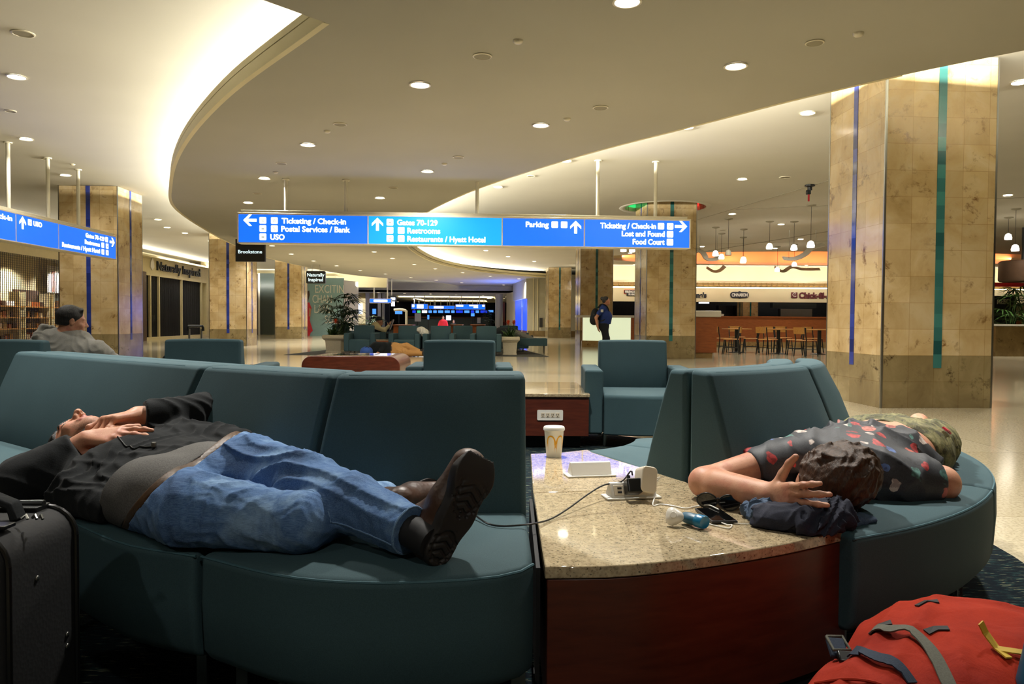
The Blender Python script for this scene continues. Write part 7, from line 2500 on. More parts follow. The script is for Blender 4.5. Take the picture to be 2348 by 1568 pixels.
# right far side: white round post, lit niches, blue window, grey wall
t = thing('round_post', 'white round post at the far end right of the counters', 'post')
p = D(1144, 740, 60); m = MB(); m.lathe([(0.30, 0), (0.30, 3.049)], (p.x, 60, 0), 20); m.build('shaft', 'counter_white', t, smooth=True)
m = MB(); m.lathe([(0.36, 0), (0.36, 0.12), (0.30, 0.13)], (p.x, 60, 0), 20); m.build('foot', 'wall_grey', t)
base(t, (p.x, 60, 0))
slab_thing('orange_banner', 'tall orange display at the far right beside the round post', 'display', [('panel', 1152, 1158, 693, 740, 61, 0.2, 'orange_wood'), ('foot', 1151, 1159, 738, 752, 61, 0.3, 'maroon')])
wall('wall_far_right', (-0.45, 58.8), (0.25, 53.6), 0, 3.05, 0.15, 'cream_paint')
wall('wall_blue_shop', (1.0, 46.6), (0.2, 53.6), 2.35, ZS, 0.15, 'wall_grey')
t = thing('blue_window', 'tall glowing blue shop window at the far right', 'window display')
a, b = Vector((0.23, 53.3)), Vector((0.97, 46.9))
m = MB(); pane(m, b, a, 0.35, 2.33, -0.05); m.build('glass', 'blue_window_glow' if 'blue_window_glow' in MATS else glow('blue_window_glow', '#1440e0', 0.9), t)
for f in (0.0, 0.42, 1.0):
    q = b.lerp(a, f)
    m = MB(); m.box((q.x, q.y, 1.17), (0.10, 0.12, 2.33)); m.build('mullion', 'wall_grey', t)
m = MB(); pane(m, b, a, 0.0, 0.34, -0.08); m.build('plinth', 'maroon', t)
base(t, (0.6, 50, 0))
struct(MB().b2(1.0, 5.6, 46.45, 46.7, 0, ZS).build('wall_grey_right', 'wall_grey'))
struct(MB().b2(0.95, 5.6, 46.38, 46.45, 0, 0.35).build('baseboard_right', 'travertine_dark'))
a, b = D(1237, 729, 46.4), D(1244, 750, 46.4)
o = MB().b2(a.x, b.x, 46.36, 46.45, b.z, a.z).build('wall_plaque', 'sign_black'); tag(o, 'narrow dark plaque on the grey wall left of the small column', 'plaque')
for px in (1222, 1232):
    a = D(px, 700, 46.42)
    o = MB().b2(a.x, a.x + 0.05, 46.40, 46.45, 0.35, ZS).build('trim_%d' % px, 'cream_paint'); struct(o)
area('blue_window_lamp', (0.15, 50.5, 1.5), (-0.6, 0, 0.8), 4.0, 1.6, 260, (0.10, 0.2, 1.0))
# desk with the glowing front
t = thing('information_desk', 'reception desk with glowing pale front behind the woman in uniform', 'desk')
a, b = D(1340, 728, 28.0), D(1446, 783, 28.0)
n = 16
def curve_x(f, off=0.0):
    return (a.x + (b.x - a.x) * f, 28.0 + 0.55 * (abs(1 - f) ** 2.2) - off)
def curved(f0, f1, z0, z1, off, th, name, mt):
    m = MB(); rows = []
    for k in range(n + 1):
        f = f0 + (f1 - f0) * k / n
        x, y = curve_x(f, off)
        rows.append([(x, y, z0), (x, y, z1), (x, y + th, z1), (x, y + th, z0)])
    m.sweep(rows); return m.build(name, mt, t)
curved(0.0, 1.0, 0.24, 1.10, 0.0, 0.08, 'glowing_front', 'desk_panel')
curved(-0.02, 1.02, 0.0, 0.235, 0.02, 0.3, 'stone_base', 'travertine')
curved(-0.14, 1.06, 1.105, 1.19, 0.15, 0.75, 'worktop', 'counter_white')
m = MB(); m.b2(b.x, b.x + 0.12, 27.98, 28.9, 0.0, 1.10); m.build('side_panel', 'orange_wood', t)
m = MB(); m.b2(a.x, b.x, 28.62, 28.9, 0.0, 1.10); m.build('back_panel', 'orange_wood', t)
base(t, ((a.x + b.x) / 2, 28.3, 0))
# cabinet next to the second column
t = thing('wood_cabinet', 'orange wood cabinet with white top beside the column under the sign end', 'cabinet')
a, b = D(1598, 712, 20.4), D(1645, 822, 20.4)
m = MB(); m.b2(4.86, b.x - 0.02, 20.42, 21.3, 0.14, 1.10); m.build('body', 'orange_wood', t)
m = MB(); m.b2(4.84, b.x + 0.08, 20.36, 21.36, 1.10, 1.27); m.build('worktop', 'counter_white', t, bevel=0.02)
m = MB(); m.b2(4.86, b.x - 0.12, 20.46, 21.3, 0.0, 0.14); m.build('plinth', 'travertine', t)
base(t, (5.1, 20.9, 0))

# ------------------------------------------------------------------ food court
FD = 41.0
struct(MB().b2(3.6, 29, FD, FD + 0.3, 2.05, 2.79).build('wall_food_fascia', 'cream_paint'))
struct(MB().b2(3.6, 29, FD + 0.9, FD + 1.1, 3.10, ZU).build('wall_food_bulkhead', 'cream_paint'))
struct(MB().b2(3.6, 29, FD - 0.4, FD - 0.2, 3.08, 3.16).build('trim_11', 'cream_paint'))
struct(MB().b2(3.6, 29, 49.0, 49.2, 0, 3.2).build('wall_food_back', 'dark_room'))
t = thing('wood_slat_canopy', 'row of wooden slats above the food court fascia', 'canopy')
m = MB()
for k in range(88):
    x = 3.8 + 0.285 * k
    m.box((x, FD + 0.35, 2.99), (0.05, 1.1, 0.17), rot=Matrix.Rotation(0.35, 3, 'Z'))
m.build('slats', 'slat_wood', t)
m = MB(); m.b2(3.6, 29, FD - 0.15, FD - 0.05, 2.95, 3.07); m.build('front_rail', 'slat_wood', t)
base(t, (16, FD + 0.3, 2.9))
t = thing('strip_lamp', 'continuous bright strip lamp below the wooden slats', 'lamp')
m = MB(); m.b2(3.8, 28.8, FD + 0.02, FD + 0.12, 2.795, 2.835); m.build('tube', 'cove_tube', t)
m = MB(); m.b2(3.6, 28.9, FD + 0.12, FD + 0.2, 2.795, 2.86); m.build('reflector', 'cream_paint', t)
base(t, (16, FD + 0.1, 2.79))
for k in range(5):
    strip_light('bulkhead_lamp', (3.7 + 4.8 * k, FD - 0.1, 3.2), (8.4 + 4.8 * k, FD - 0.1, 3.2), (0, 0.9, 0.6), 0.1, 34, (1, 0.94, 0.80))
    strip_light('fascia_lamp', (3.7 + 4.8 * k, FD - 0.9, 2.9), (8.4 + 4.8 * k, FD - 0.9, 2.9), (0, 0.9, -0.5), 0.1, 16, (1, 0.93, 0.80))
def food_text(t, s, px0, px1, py, cap_h, mat, bold=0.01, d=FD - 0.03, parent=None, name='lettering'):
    a, b = D(px0, py, d), D(px1, py, d)
    o = text_mesh(name, s, cap_h / 0.7, mat, parent or t, (0, 0, 0), (1, 0, 0), (0, 0, 1), 'LEFT', bold, 0.04)
    xs = [v.co.x for v in o.data.vertices]
    k = (b.x - a.x) / (max(xs) - min(xs))
    for v in o.data.vertices:
        v.co = Vector((a.x + (v.co.x - min(xs)) * k, d + v.co.y, a.z - cap_h / 2 + v.co.z))
    return o
def plaque(t, px0, px1, py0, py1, r, mat, d, th=0.06, name='plate'):
    a, b = D(px0, py0, d), D(px1, py1, d)
    m = MB(); m.rbox(((a.x + b.x) / 2, d + th / 2, (a.z + b.z) / 2), (b.x - a.x, th, a.z - b.z), r * (a.z - b.z)); return m.build(name, mat, t)
t = thing('shop_sign', "dark blue lettering Auntie Anne's partly hidden by the column", 'sign', 'food court signs')
food_text(t, "Auntie Anne's", 1535, 1620, 676, 0.26, 'navy_letters', 0.02); base(t, (9, FD - 0.03, 2.3))
t = thing('shop_sign', 'dark rounded CINNABON sign on the food court fascia', 'sign', 'food court signs')
plaque(t, 1675, 1717, 669, 683, 0.45, 'navy_letters', FD - 0.06); plaque(t, 1690, 1702, 667.5, 684.5, 0.4, 'navy_letters', FD - 0.055, 0.05, 'plate_centre'); food_text(t, 'CINNABON', 1678, 1714, 676, 0.17, 'mural_letters', 0.006, FD - 0.07); base(t, (12, FD - 0.05, 2.3))
t = thing('shop_sign', 'dark red Chick-fil-A lettering next to the big column', 'sign', 'food court signs')
plaque(t, 1815, 1828.5, 670, 683, 0.05, 'maroon', FD - 0.06); food_text(t, 'Chick-fil-A', 1832, 1908, 677, 0.30, 'maroon', 0.02)
a = D(1821.5, 676, FD - 0.07)
m = MB(); m.tube(catmull([(a.x + 0.09, FD - 0.066, a.z + 0.1), (a.x - 0.02, FD - 0.066, a.z + 0.11), (a.x - 0.09, FD - 0.066, a.z), (a.x, FD - 0.066, a.z - 0.1), (a.x + 0.1, FD - 0.066, a.z - 0.06)], 5), 0.018, 5); m.tube([(a.x + 0.02, FD - 0.066, a.z + 0.13), (a.x + 0.05, FD - 0.066, a.z + 0.02), (a.x - 0.02, FD - 0.066, a.z - 0.02)], 0.014, 5); m.build('emblem', 'mural_letters', t)
base(t, (15.6, FD - 0.05, 2.3))
t = thing('shop_sign', 'black FIREHOUSE SUBS sign with orange rim between two columns', 'sign', 'food court signs')
plaque(t, 1430.5, 1466.5, 664, 674, 0.2, 'flower_orange', FD - 0.05); plaque(t, 1431.5, 1465.5, 665, 673, 0.2, 'sign_black', FD - 0.07, 0.05, 'face'); plaque(t, 1437, 1460, 672, 678, 0.2, 'sign_black', FD - 0.065, 0.05, 'lower_face')
food_text(t, 'FIREHOUSE', 1433.5, 1464, 668.7, 0.13, 'mural_letters', 0.006, FD - 0.075); food_text(t, 'SUBS', 1441, 1456, 675, 0.09, 'mural_letters', 0.004, FD - 0.07); base(t, (6.5, FD - 0.05, 2.3))
# kitchens behind the counter, low wood wall in front
t = thing('serving_counter', 'long food court serving counter with dark front', 'counter')
m = MB(); m.b2(3.8, 28.4, FD + 0.4, FD + 1.1, 0, 1.0); m.build('front', 'cherry_wood', t)
m = MB(); m.b2(3.8, 28.4, FD + 0.3, FD + 1.2, 1.0, 1.06); m.build('worktop', 'maroon', t)
base(t, (16, FD + 0.7, 0))
for px0, px1, py0, py1, lb in [(1468, 1520, 693, 720, 'kitchen'), ]:
    pass
for lb, px0, px1, py0, py1, d, th, mt in [('tall steel kitchen unit behind the Cinnabon counter', 1700, 1731, 694, 728, 44.5, 0.6, 'dark_steel'), ('black kitchen cabinet behind the left food counter', 1648, 1695, 700, 728, 45.2, 0.6, 'black_plastic'), ('row of dark wall cabinets behind the right food counter', 1772, 1872, 695, 706, 46.0, 0.5, 'slate_panel'), ('steel shelf with utensils behind the right food counter', 1790, 1862, 708, 728, 45.5, 0.5, 'steel')]:
    t = thing('kitchen_unit', lb, 'kitchen unit')
    a, b = D(px0, py0, d), D(px1, py1, d)
    m = MB(); m.b2(a.x, b.x, d, d + th, max(0.0, b.z - 1.6) if 'wall cabinets' not in lb else b.z, a.z); m.build('body', mt, t)
    for k in range(3):
        x = a.x + (b.x - a.x) * (k + 0.5) / 3
        m = MB(); m.b2(x - (b.x - a.x) * 0.15, x + (b.x - a.x) * 0.15, d - 0.02, d, b.z + 0.08, a.z - 0.08); m.build('door', mt, t)
    base(t, ((a.x + b.x) / 2, d + th / 2, max(0.0, b.z - 1.6) if 'wall cabinets' not in lb else b.z))
column('small stone pier with dark strip inside the food court', (13.05, 43.0), 3.2, 'teal_glass', 'teal_glass', 0.9)
t = thing('hanging_menu_screen', 'bright menu screen hanging right of the second column', 'screen')
a, b = D(1601, 689, FD + 0.6), D(1627, 697, FD + 0.6)
m = MB(); m.b2(a.x, b.x, FD + 0.6, FD + 0.7, b.z, a.z); m.build('case', 'sign_black', t)
m = MB(); m.b2(a.x + 0.03, b.x - 0.03, FD + 0.58, FD + 0.6, b.z + 0.03, a.z - 0.03); m.build('display', 'screen_white', t)
m = MB(); m.tube([((a.x + b.x) / 2, FD + 0.65, a.z), ((a.x + b.x) / 2, FD + 0.65, 2.9)], 0.02, 6); m.build('rod', 'dark_steel', t)
base(t, ((a.x + b.x) / 2, FD + 0.65, b.z))
t = thing('cash_register', 'white cash register on the food court counter', 'cash register')
a, b = D(1724, 714, 36.0), D(1734, 729, 36.0)
m = MB(); m.box(((a.x + b.x) / 2, FD + 0.75, 1.25), (0.28, 0.08, 0.36), rot=Matrix.Rotation(0.2, 3, 'Y')); m.build('display', 'counter_white', t)
m = MB(); m.box(((a.x + b.x) / 2, FD + 0.75, 1.08), (0.3, 0.3, 0.04)); m.build('foot', 'black_plastic', t)
base(t, ((a.x + b.x) / 2, FD + 0.75, 1.06))
t = thing('divider_wall', 'long low orange wood divider behind the food court chairs', 'partition')
m = MB(); m.b2(D(1640, 740, 29).x, 19.5, 29.0, 29.16, 0.22, 1.15); m.build('panel', 'orange_wood', t)
m = MB(); m.b2(D(1640, 740, 29).x - 0.02, 19.5, 28.96, 29.20, 1.15, 1.19); m.build('top_rail', 'orange_wood', t)
m = MB(); m.b2(D(1640, 740, 29).x, 19.5, 29.0, 29.16, 0.0, 0.22); m.build('base_rail', 'travertine', t)
base(t, (13, 29.08, 0))

# cafe chairs and tables
CAFE = {}
def cafe_chair(label, px, pyb, rz, group='wooden cafe chairs of the food court'):
    if not CAFE:
        t = thing('cafe_chair', label, 'chair', group)
        m = MB(); m.b2(-0.21, 0.21, -0.21, 0.21, 0.44, 0.465); m.build('seat', 'blond_wood', t, bevel=0.012)
        rows = []
        for k in range(7):
            x = -0.20 + 0.40 * k / 6
            yb = 0.235 - 0.03 * (1 - (abs(k - 3) / 3) ** 2) + 0.03
            rows.append([(x, yb, 0.64), (x, yb + 0.02, 0.83), (x, yb + 0.038, 0.83), (x, yb + 0.018, 0.64)])
        m = MB(); m.sweep(rows); m.build('backrest', 'blond_wood', t, smooth=True)
        for sx in (-1, 1):
            m = MB(); m.tube(catmull([(sx * 0.20, 0.245, 0.82), (sx * 0.20, 0.225, 0.60), (sx * 0.20, 0.20, 0.44), (sx * 0.215, 0.25, 0.0)], 4), 0.017, 6); m.build('rear_leg', 'dark_steel', t, smooth=True)
            m = MB(); m.tube([(sx * 0.19, -0.18, 0.44), (sx * 0.215, -0.235, 0.0)], 0.017, 6); m.build('front_leg', 'dark_steel', t)
            m = MB(); m.tube([(sx * 0.205, 0.225, 0.20), (sx * 0.20, -0.21, 0.20)], 0.010, 5); m.build('stretcher', 'dark_steel', t)
        CAFE['c'] = t
    else:
        t = dup(CAFE['c']); tag(t, label, 'chair', group)
    p = G(px, pyb, 0.0)
    t.location = (p.x, p.y, 0); t.rotation_euler = (0, 0, rz)
def cafe_table(label, px, pyb, w):
    p = G(px, pyb, 0.0)
    t = thing('cafe_table', label, 'table', 'square cafe tables of the food court')
    m = MB(); m.b2(p.x - w / 2, p.x + w / 2, p.y - 0.35, p.y + 0.35, 0.735, 0.765); m.build('tabletop', 'blond_wood', t, bevel=0.006)
    m = MB(); m.lathe([(0.055, 0.02), (0.055, 0.735)], (p.x, p.y, 0), 14); m.build('pedestal', 'dark_steel', t, smooth=True)
    m = MB(); m.lathe([(0.27, 0.0), (0.27, 0.012), (0.08, 0.03), (0.05, 0.06)], (p.x, p.y, 0), 20); m.build('foot_plate', 'dark_steel', t, smooth=True)
    base(t, (p.x, p.y, 0))
cafe_table('left cafe table, nearest the wood cabinet', 1688, 808, 0.75)
cafe_table('middle cafe table of the food court', 1784, 811, 0.95)
cafe_table('cafe table half hidden by the big column', 1878, 812, 0.75)
for px, yb, rz, lb in [(1657, 808, 1.75, 'cafe chair at the left end of the left table'), (1721, 809, -2.0 + 0.2, 'cafe chair at the right of the left table'), (1690, 803, 0.1, 'cafe chair behind the left table'), (1760, 813, 2.0, 'cafe chair left of the middle table'),
                       (1796, 805, 0.1, 'cafe chair behind the middle table'), (1822, 814, -1.8, 'cafe chair right of the middle table'), (1848, 817, 2.0, 'cafe chair closest to the big column'), (1864, 808, 0.4, 'cafe chair behind the column-side table'), (1676, 812, 1.2 + PI, 'cafe chair pushed under the left table'), (1772, 807, 0.3, 'cafe chair behind the left end of the middle table'), (2298, 806, 2.2, 'cafe chair right of the big column')]:
    cafe_chair(lb, px, yb, rz)

# pendant lamps
for cx, cy, bx, by, lit, lb in [(1641.4, 520.7, 1640.9, 583, 1, 'pendant lamp left of the food court, lower of the first pair'), (1655, 535, 1654.6, 590.5, 1, 'pendant lamp of the first pair, slightly right'), (1671, 501, 1670, 582, 0, 'unlit pendant lamp beside the first pair'),
                            (1705.6, 525, 1704.8, 597, 1, 'pendant lamp left of the long ceiling joint'), (1704.3, 543.7, 1706.5, 600, 1, 'pendant lamp just behind the one left of the joint'), (1765.3, 507.3, 1765, 566.7, 1, 'pendant lamp right of the long ceiling joint'),
                            (1821.5, 507.5, 1820.7, 569.6, 1, 'pendant lamp before the red dome at the right'), (1860.6, 469.5, 1859, 563, 1, 'tall pendant lamp next to the big column'), (1822, 560, 1820.5, 607.6, 1, 'pendant lamp below the red dome at the right'), (1783, 565, 1782, 619.5, 1, 'pendant lamp below the red dome at the centre'), (1430, 520, 1430.2, 573.5, 1, 'pendant lamp seen under the long sign, left one'), (1450, 522, 1450, 574, 1, 'pendant lamp seen under the long sign, right one'),
                            (2313, 498, 2312, 545, 1, 'pendant lamp right of the big column, left one'), (2330, 478, 2328, 571, 1, 'pendant lamp right of the big column, right one')]:
    p = G(cx, cy, ZU)
    q = D(bx, by, p.y)
    t = thing('pendant_lamp', lb, 'pendant lamp', 'small pendant lamps of the food court')
    m = MB(); m.lathe([(0.12, 0.0), (0.12, -0.02), (0.03, -0.045)], (p.x, p.y, ZU - 0.001), 16); m.build('canopy', 'speaker_grille', t)
    m = MB(); m.tube([(p.x, p.y, ZU - 0.03), (p.x, p.y, q.z + 0.09)], 0.006, 5); m.build('cord', 'dark_steel', t)
    m = MB(); m.lathe([(0.025, 0.12), (0.07, 0.09), (0.095, 0.0), (0.09, -0.05), (0.001, -0.05)], (p.x, p.y, q.z), 16); m.build('shade', 'lamp_far' if lit else 'speaker_grille', t, smooth=True)
    base(t, (p.x, p.y, ZU))
# flying ribbon sculptures under the ceiling
def ribbon(label, px, d, w=0.5, grp='white ribbon sculptures under the food court ceiling', zt=ZU):
    t = thing('hanging_ribbon', label, 'sculpture', grp)
    pts = catmull([D(x, y, dd) for x, y, dd in px], 6)
    m = MB(); m.ribbon(pts, w, 0.03, up=(0, -0.55, 0.8)); m.build('band', 'counter_white', t, smooth=True)
    for f in (0.15, 0.85):
        q = pts[int(f * (len(pts) - 1))]
        m = MB(); m.tube([q, (q.x, q.y, zt - 0.002)], 0.006, 4); m.build('wire', 'steel', t)
    c = pts[len(pts) // 2]
    return base(t, c)
ribbon('white ribbon sculpture right of the second column', [(1596, 570, 27), (1612, 580, 26.6), (1622, 594, 26.4), (1640, 594, 26.6), (1650, 588, 27)], 27, 0.2)
ribbon('large white ribbon sculpture left of the big column', [(1795, 592, 25), (1822, 593, 25), (1845, 583, 25), (1862, 568, 25), (1890, 560, 25)], 25, 0.2)
ribbon('small ribbon sculpture beyond the dome at the left', [(1620, 613, 38), (1636, 622, 38), (1650, 620, 38), (1662, 610, 38)], 38, 0.22)
ribbon('small ribbon sculpture beyond the dome at the right', [(1776, 612, 38), (1795, 622, 38), (1815, 612, 38), (1840, 617, 38), (1880, 617, 38)], 38, 0.22)
t = thing('ceiling_camera', 'black ceiling fitting with a red cord near the big column', 'camera')
p = G(1857, 424, ZU)
m = MB(); m.lathe([(0.11, 0.0), (0.11, -0.03), (0.05, -0.05), (0.05, -0.12), (0.001, -0.12)], (p.x, p.y, ZU - 0.001), 14); m.build('mount', 'black_plastic', t)
m = MB(); m.box((p.x - 0.03, p.y, ZU - 0.16), (0.09, 0.08, 0.10)); m.build('body', 'dark_steel', t, bevel=0.01)
m = MB(); m.tube([(p.x - 0.02, p.y, ZU - 0.20), (p.x - 0.02, p.y, ZU - 0.36)], 0.02, 6); m.build('red_cord', 'poster_red', t)
base(t, (p.x, p.y, ZU))

# right of the big column
t = thing('ceiling_drum', 'dark round drum hanging at the right edge of the photo', 'ceiling drum')
p = D(2345, 622, 24)
m = MB(); m.lathe([(0.62, 0.0), (0.66, 0.05), (0.66, 0.62), (0.60, 0.66)], (p.x, 24, p.z - 0.33), 32); m.build('shell', 'brown_panel', t, smooth=True)
m = MB(); m.tube([(p.x, 24, p.z + 0.3), (p.x, 24, ZU)], 0.05, 8); m.build('rod', 'dark_steel', t)
base(t, (p.x, 24, p.z))
for px, d, s in ((2316, 24.2, 21), (2350, 26.4, 22)):
    palm('tall green palm at the right edge beyond the big column' if s == 21 else 'green palm at the extreme right edge of the photo', D(px, 740, d).x, d, 0.0, 2.3, 14, s, 0.9, 'leaf_bright')
slab_thing('planter_counter', 'stone planter counter right of the big column', 'counter', [('front', 2284, 2420, 748, 792, 22.5, 0.5, 'travertine_dark'), ('worktop', 2280, 2425, 743, 748, 22.4, 0.7, 'counter_white')])
t = thing('shop_sign', 'pale lettering RESO on a dark board right of the big column', 'sign', 'signs right of the big column')
a, b = D(2278, 678, 27.5), D(2330, 728, 27.5)
m = MB(); m.b2(a.x, b.x, 27.5, 27.6, 0.6, a.z); m.build('board', 'sign_black', t)
food_text(t, 'RESO', 2287, 2317, 691, 0.17, 'wall_grey', 0.006, 27.48); base(t, ((a.x + b.x) / 2, 27.55, 0.6))
m = MB(); m.b2(18.0, 29, 39.5, 39.7, 2.9, 3.1); o = m.build('red_band', 'poster_red'); tag(o, 'red glowing ceiling band right of the big column', 'ceiling band')
# ------------------------------------------------------------------ the other people in the hall
def person_root(label):
    return thing('person', label, 'person')

# man in the grey hoodie, seen from behind in his armchair
def hoodie_man():
    t = person_root('person in grey hoodie seen from behind, head turned right, in an armchair')
    d = 6.08
    hc = np.array(D(166, 738, d))
    HR = head_frame((0.12, 0.06, 1.0), (0.78, 0.52, -0.34))
    shL, shR = np.array(D(92, 800, d)), np.array(D(222, 808, d - 0.05))
    ch, pv = np.array((hc[0] - 0.05, d + 0.0, 0.66)), np.array((hc[0] - 0.06, d - 0.06, 0.52))
    kn = np.array((hc[0] - 0.05, d + 0.42, 0.52))
    acr = (1, 0, -0.05)
    el = np.array(D(268, 838, d + 0.12))
    hnd = el + np.array((-0.10, 0.20, 0.02))
    body = tf(head_prims(), hc, HR, 1.02) + [cap(hc + np.array((0, -0.04, -0.12)) @ HR, ch, 0.06, 0.09, 0.05), cap(ch, pv, 0.10, 0.11, 0.04, (acr, 1.4)), cap(shR, el, 0.045, 0.04, 0.02), cap(el, hnd, 0.04, 0.03, 0.02), cap(shL, np.array((shL[0] - 0.02, d + 0.1, 0.62)), 0.045, 0.04, 0.02)]
    for sx in (-0.1, 0.1):
        body += chain([pv + np.array((sx, 0, 0)), kn + np.array((sx, 0, 0)), kn + np.array((sx, 0.02, -0.42))], [0.08, 0.06, 0.045], 0.02)
    soft('body', body, 0.007, 'skin_tan', t, 2)
    hair_cap('hair', hc, HR, 1.02, 'hair_black', t, 0.0055, front=0.062, low=-0.035, thick=0.006, quiff=0.012, seed=3, tex=0.002)
    hd = [cap(shL, shR, 0.075, 0.075, 0.10, ((0, 1, 0), 1.3)), cap((ch[0], d, 0.76), pv, 0.14, 0.15, 0.08, (acr, 1.5)), cap(shR, el, 0.085, 0.075, 0.06), cap(el, hnd, 0.07, 0.05, 0.04), cap(shL, np.array((shL[0] - 0.06, d + 0.05, 0.62)), 0.08, 0.07, 0.06),
          cap(np.array(D(105, 772, d)), np.array(D(165, 786, d + 0.02)), 0.05, 0.06, 0.06), cap((ch[0] + 0.02, d + 0.02, 0.80), (ch[0] + 0.03, d + 0.02, 0.83), 0.085, 0.07, 0.05)]
    soft('hoodie', hd, 0.007, 'grey_hoodie', t, 2, post=lambda X, Y, Z: -0.010 * (wrinkle(X, Y, Z, [(0.8, 0.2, 0.6), (0.3, 0.4, -0.8)], 45, 2) - 0.3))
    hood = []
    P0 = [np.array(D(x, y, d + o)) for x, y, o in ((98, 752, -0.02), (88, 772, -0.06), (104, 788, -0.09), (135, 792, -0.10), (165, 786, -0.08), (178, 776, 0.0), (190, 790, 0.04))]
    hood += chain(P0, [0.030, 0.036, 0.042, 0.042, 0.036, 0.028, 0.02], 0.03)
    P1 = [np.array(D(x, y, d + o)) for x, y, o in ((98, 750, -0.02), (120, 752, 0.0), (128, 766, 0.0))]
    hood += chain(P1, [0.026, 0.018, 0.015], 0.02)
    soft('hood', hood, 0.006, 'grey_hoodie', t, 2, post=lambda X, Y, Z: -0.006 * (wrinkle(X, Y, Z, [(0.9, 0.2, 0.3), (0.2, 0.4, -0.8)], 60, 5) - 0.3))
    tr = []
    for sx in (-0.1, 0.1):
        tr += chain([pv + np.array((sx, 0.04, -0.02)), kn + np.array((sx, 0, 0)), kn + np.array((sx, 0.02, -0.44))], [0.105, 0.08, 0.06], 0.03)
    soft('trousers', tr, 0.010, 'dark_trousers', t, 2)
    return base(t, (hc[0], d, 0.42))
hoodie_man()

# woman in a blue uniform walking to the right
def walker():
    t = person_root('person in blue uniform shirt with backpack walking right past the lit desk')
    d = 21.6
    x0 = D(1384, 740, d).x
    V = lambda x, y, z: np.array((x0 + x, d + y, z))
    hc = V(0.075, 0, 1.545)
    HR = head_frame((-0.05, 0, 1), (1, -0.12, -0.05))
    sh = V(-0.02, 0, 1.34)
    hipL, hipR = V(0.0, 0.09, 0.86), V(0.0, -0.09, 0.86)
    legs = [(hipR, V(0.06, -0.09, 0.48), V(-0.06, -0.09, 0.08)), (hipL, V(0.10, 0.09, 0.48), V(0.16, 0.09, 0.08))]
    el, wr = V(-0.24, -0.22, 1.07), V(-0.20, -0.24, 0.82)
    el2, wr2 = V(-0.12, 0.24, 1.06), V(0.02, 0.24, 0.84)
    shn, shf = V(-0.05, -0.19, 1.33), V(-0.02, 0.19, 1.33)
    body = tf(head_prims(), hc, HR, 1.0) + [cap(hc + np.array((0, -0.03, -0.12)) @ HR, sh, 0.055, 0.06, 0.03), cap(sh, V(0.04, 0, 1.1), 0.10, 0.13, 0.05, ((0, 1, 0), 1.35)), cap(V(0.04, 0, 1.08), V(0.0, 0, 0.88), 0.13, 0.12, 0.05, ((0, 1, 0), 1.2))]
    body += chain([shn, el, wr], [0.055, 0.045, 0.032], 0.02) + chain([shf, el2, wr2], [0.055, 0.045, 0.032], 0.02)
    for l in legs:
        body += chain(list(l), [0.09, 0.06, 0.04], 0.03)
    body += hand(wr, (0.25, -0.05, -0.95), (-0.9, -0.3, -0.2), -1, (15, 20, 15), 4, 1.0)
    body += hand(wr2, (0.3, 0.05, -0.95), (-0.9, 0.3, -0.2), 1, (15, 20, 15), 4, 1.0)
    soft('body', body, 0.009, 'skin_tan', t, 2)
    hair_cap('hair', hc, HR, 1.0, 'hair_black', t, 0.008, front=0.055, low=-0.05, thick=0.010)
    m = MB(); m.ell(hc + np.array((0, -0.115, 0.075)) @ HR, (0.055, 0.05, 0.055)); m.build('hair_bun', 'hair_black', t, smooth=True)
    st = [cap(sh, V(0.05, 0, 1.12), 0.115, 0.155, 0.06, ((0, 1, 0), 1.35)), cap(V(0.06, 0, 1.10), V(0.03, 0, 0.90), 0.180, 0.172, 0.05, ((0, 1, 0), 1.15)), cap(shn, shn + (el - shn) * 0.55, 0.078, 0.075, 0.04), cap(shf, shf + (el2 - shf) * 0.55, 0.078, 0.075, 0.04)]
    soft('uniform_shirt', st, 0.011, 'uniform_blue', t, 2, cut=[plane((x0, d, 0.885), (0, 0, -1)), plane(shn + (el - shn) * 0.62, el - shn)] if False else [plane((x0, d, 0.885), (0, 0, -1))])
    tr = [cap(V(0.0, 0, 0.90), V(0.0, 0, 0.84), 0.165, 0.16, 0.06, ((0, 1, 0), 1.15))]
    for l in legs:
        tr += chain(list(l), [0.125, 0.088, 0.075], 0.05)
    soft('trousers', tr, 0.011, 'dark_trousers', t, 2, cut=plane((x0, d, 0.915), (0, 0, 1)))
    for l in legs:
        a = l[2]
        m = MB(); m.lathe([(0.03, 0.0), (0.048, 0.01), (0.05, 0.04), (0.04, 0.085), (0.001, 0.10)], (a[0] + 0.06, a[1], 0.0015), 16, squash=(2.4, 1.0)); m.build('shoe', 'black_leather', t, smooth=True)
    m = MB(); m.box(V(-0.08, -0.275, 1.26), (0.07, 0.008, 0.08)); m.build('sleeve_patch', 'counter_white', t)
    m = MB(); m.box(V(0.13, -0.10, 1.24), (0.012, 0.05, 0.06)); m.build('badge', 'counter_white', t)
    base(t, (x0, d, 0.0))
    b = thing('rucksack', 'black rucksack on the back of the walking woman', 'rucksack')
    soft('bag', [ell(V(-0.24, 0.0, 1.10), (0.13, 0.16, 0.24), None, 0.04), ell(V(-0.29, 0.0, 1.0), (0.11, 0.15, 0.14), None, 0.04)], 0.012, 'charcoal_nylon', b, 2)
    for sy in (-0.12, 0.12):
        m = MB(); m.tube(catmull([V(-0.16, sy, 1.34), V(-0.06, sy, 1.455), V(0.08, sy, 1.38), V(0.13, sy, 1.20), V(-0.02, sy * 1.6, 1.0), V(-0.18, sy, 0.98)], 5), 0.018, 6); m.build('shoulder_strap', 'charcoal_nylon', b, smooth=True)
    m = MB(); m.box(V(-0.20, -0.16, 0.94), (0.08, 0.02, 0.13)); m.build('side_bottle', 'wall_grey', b)
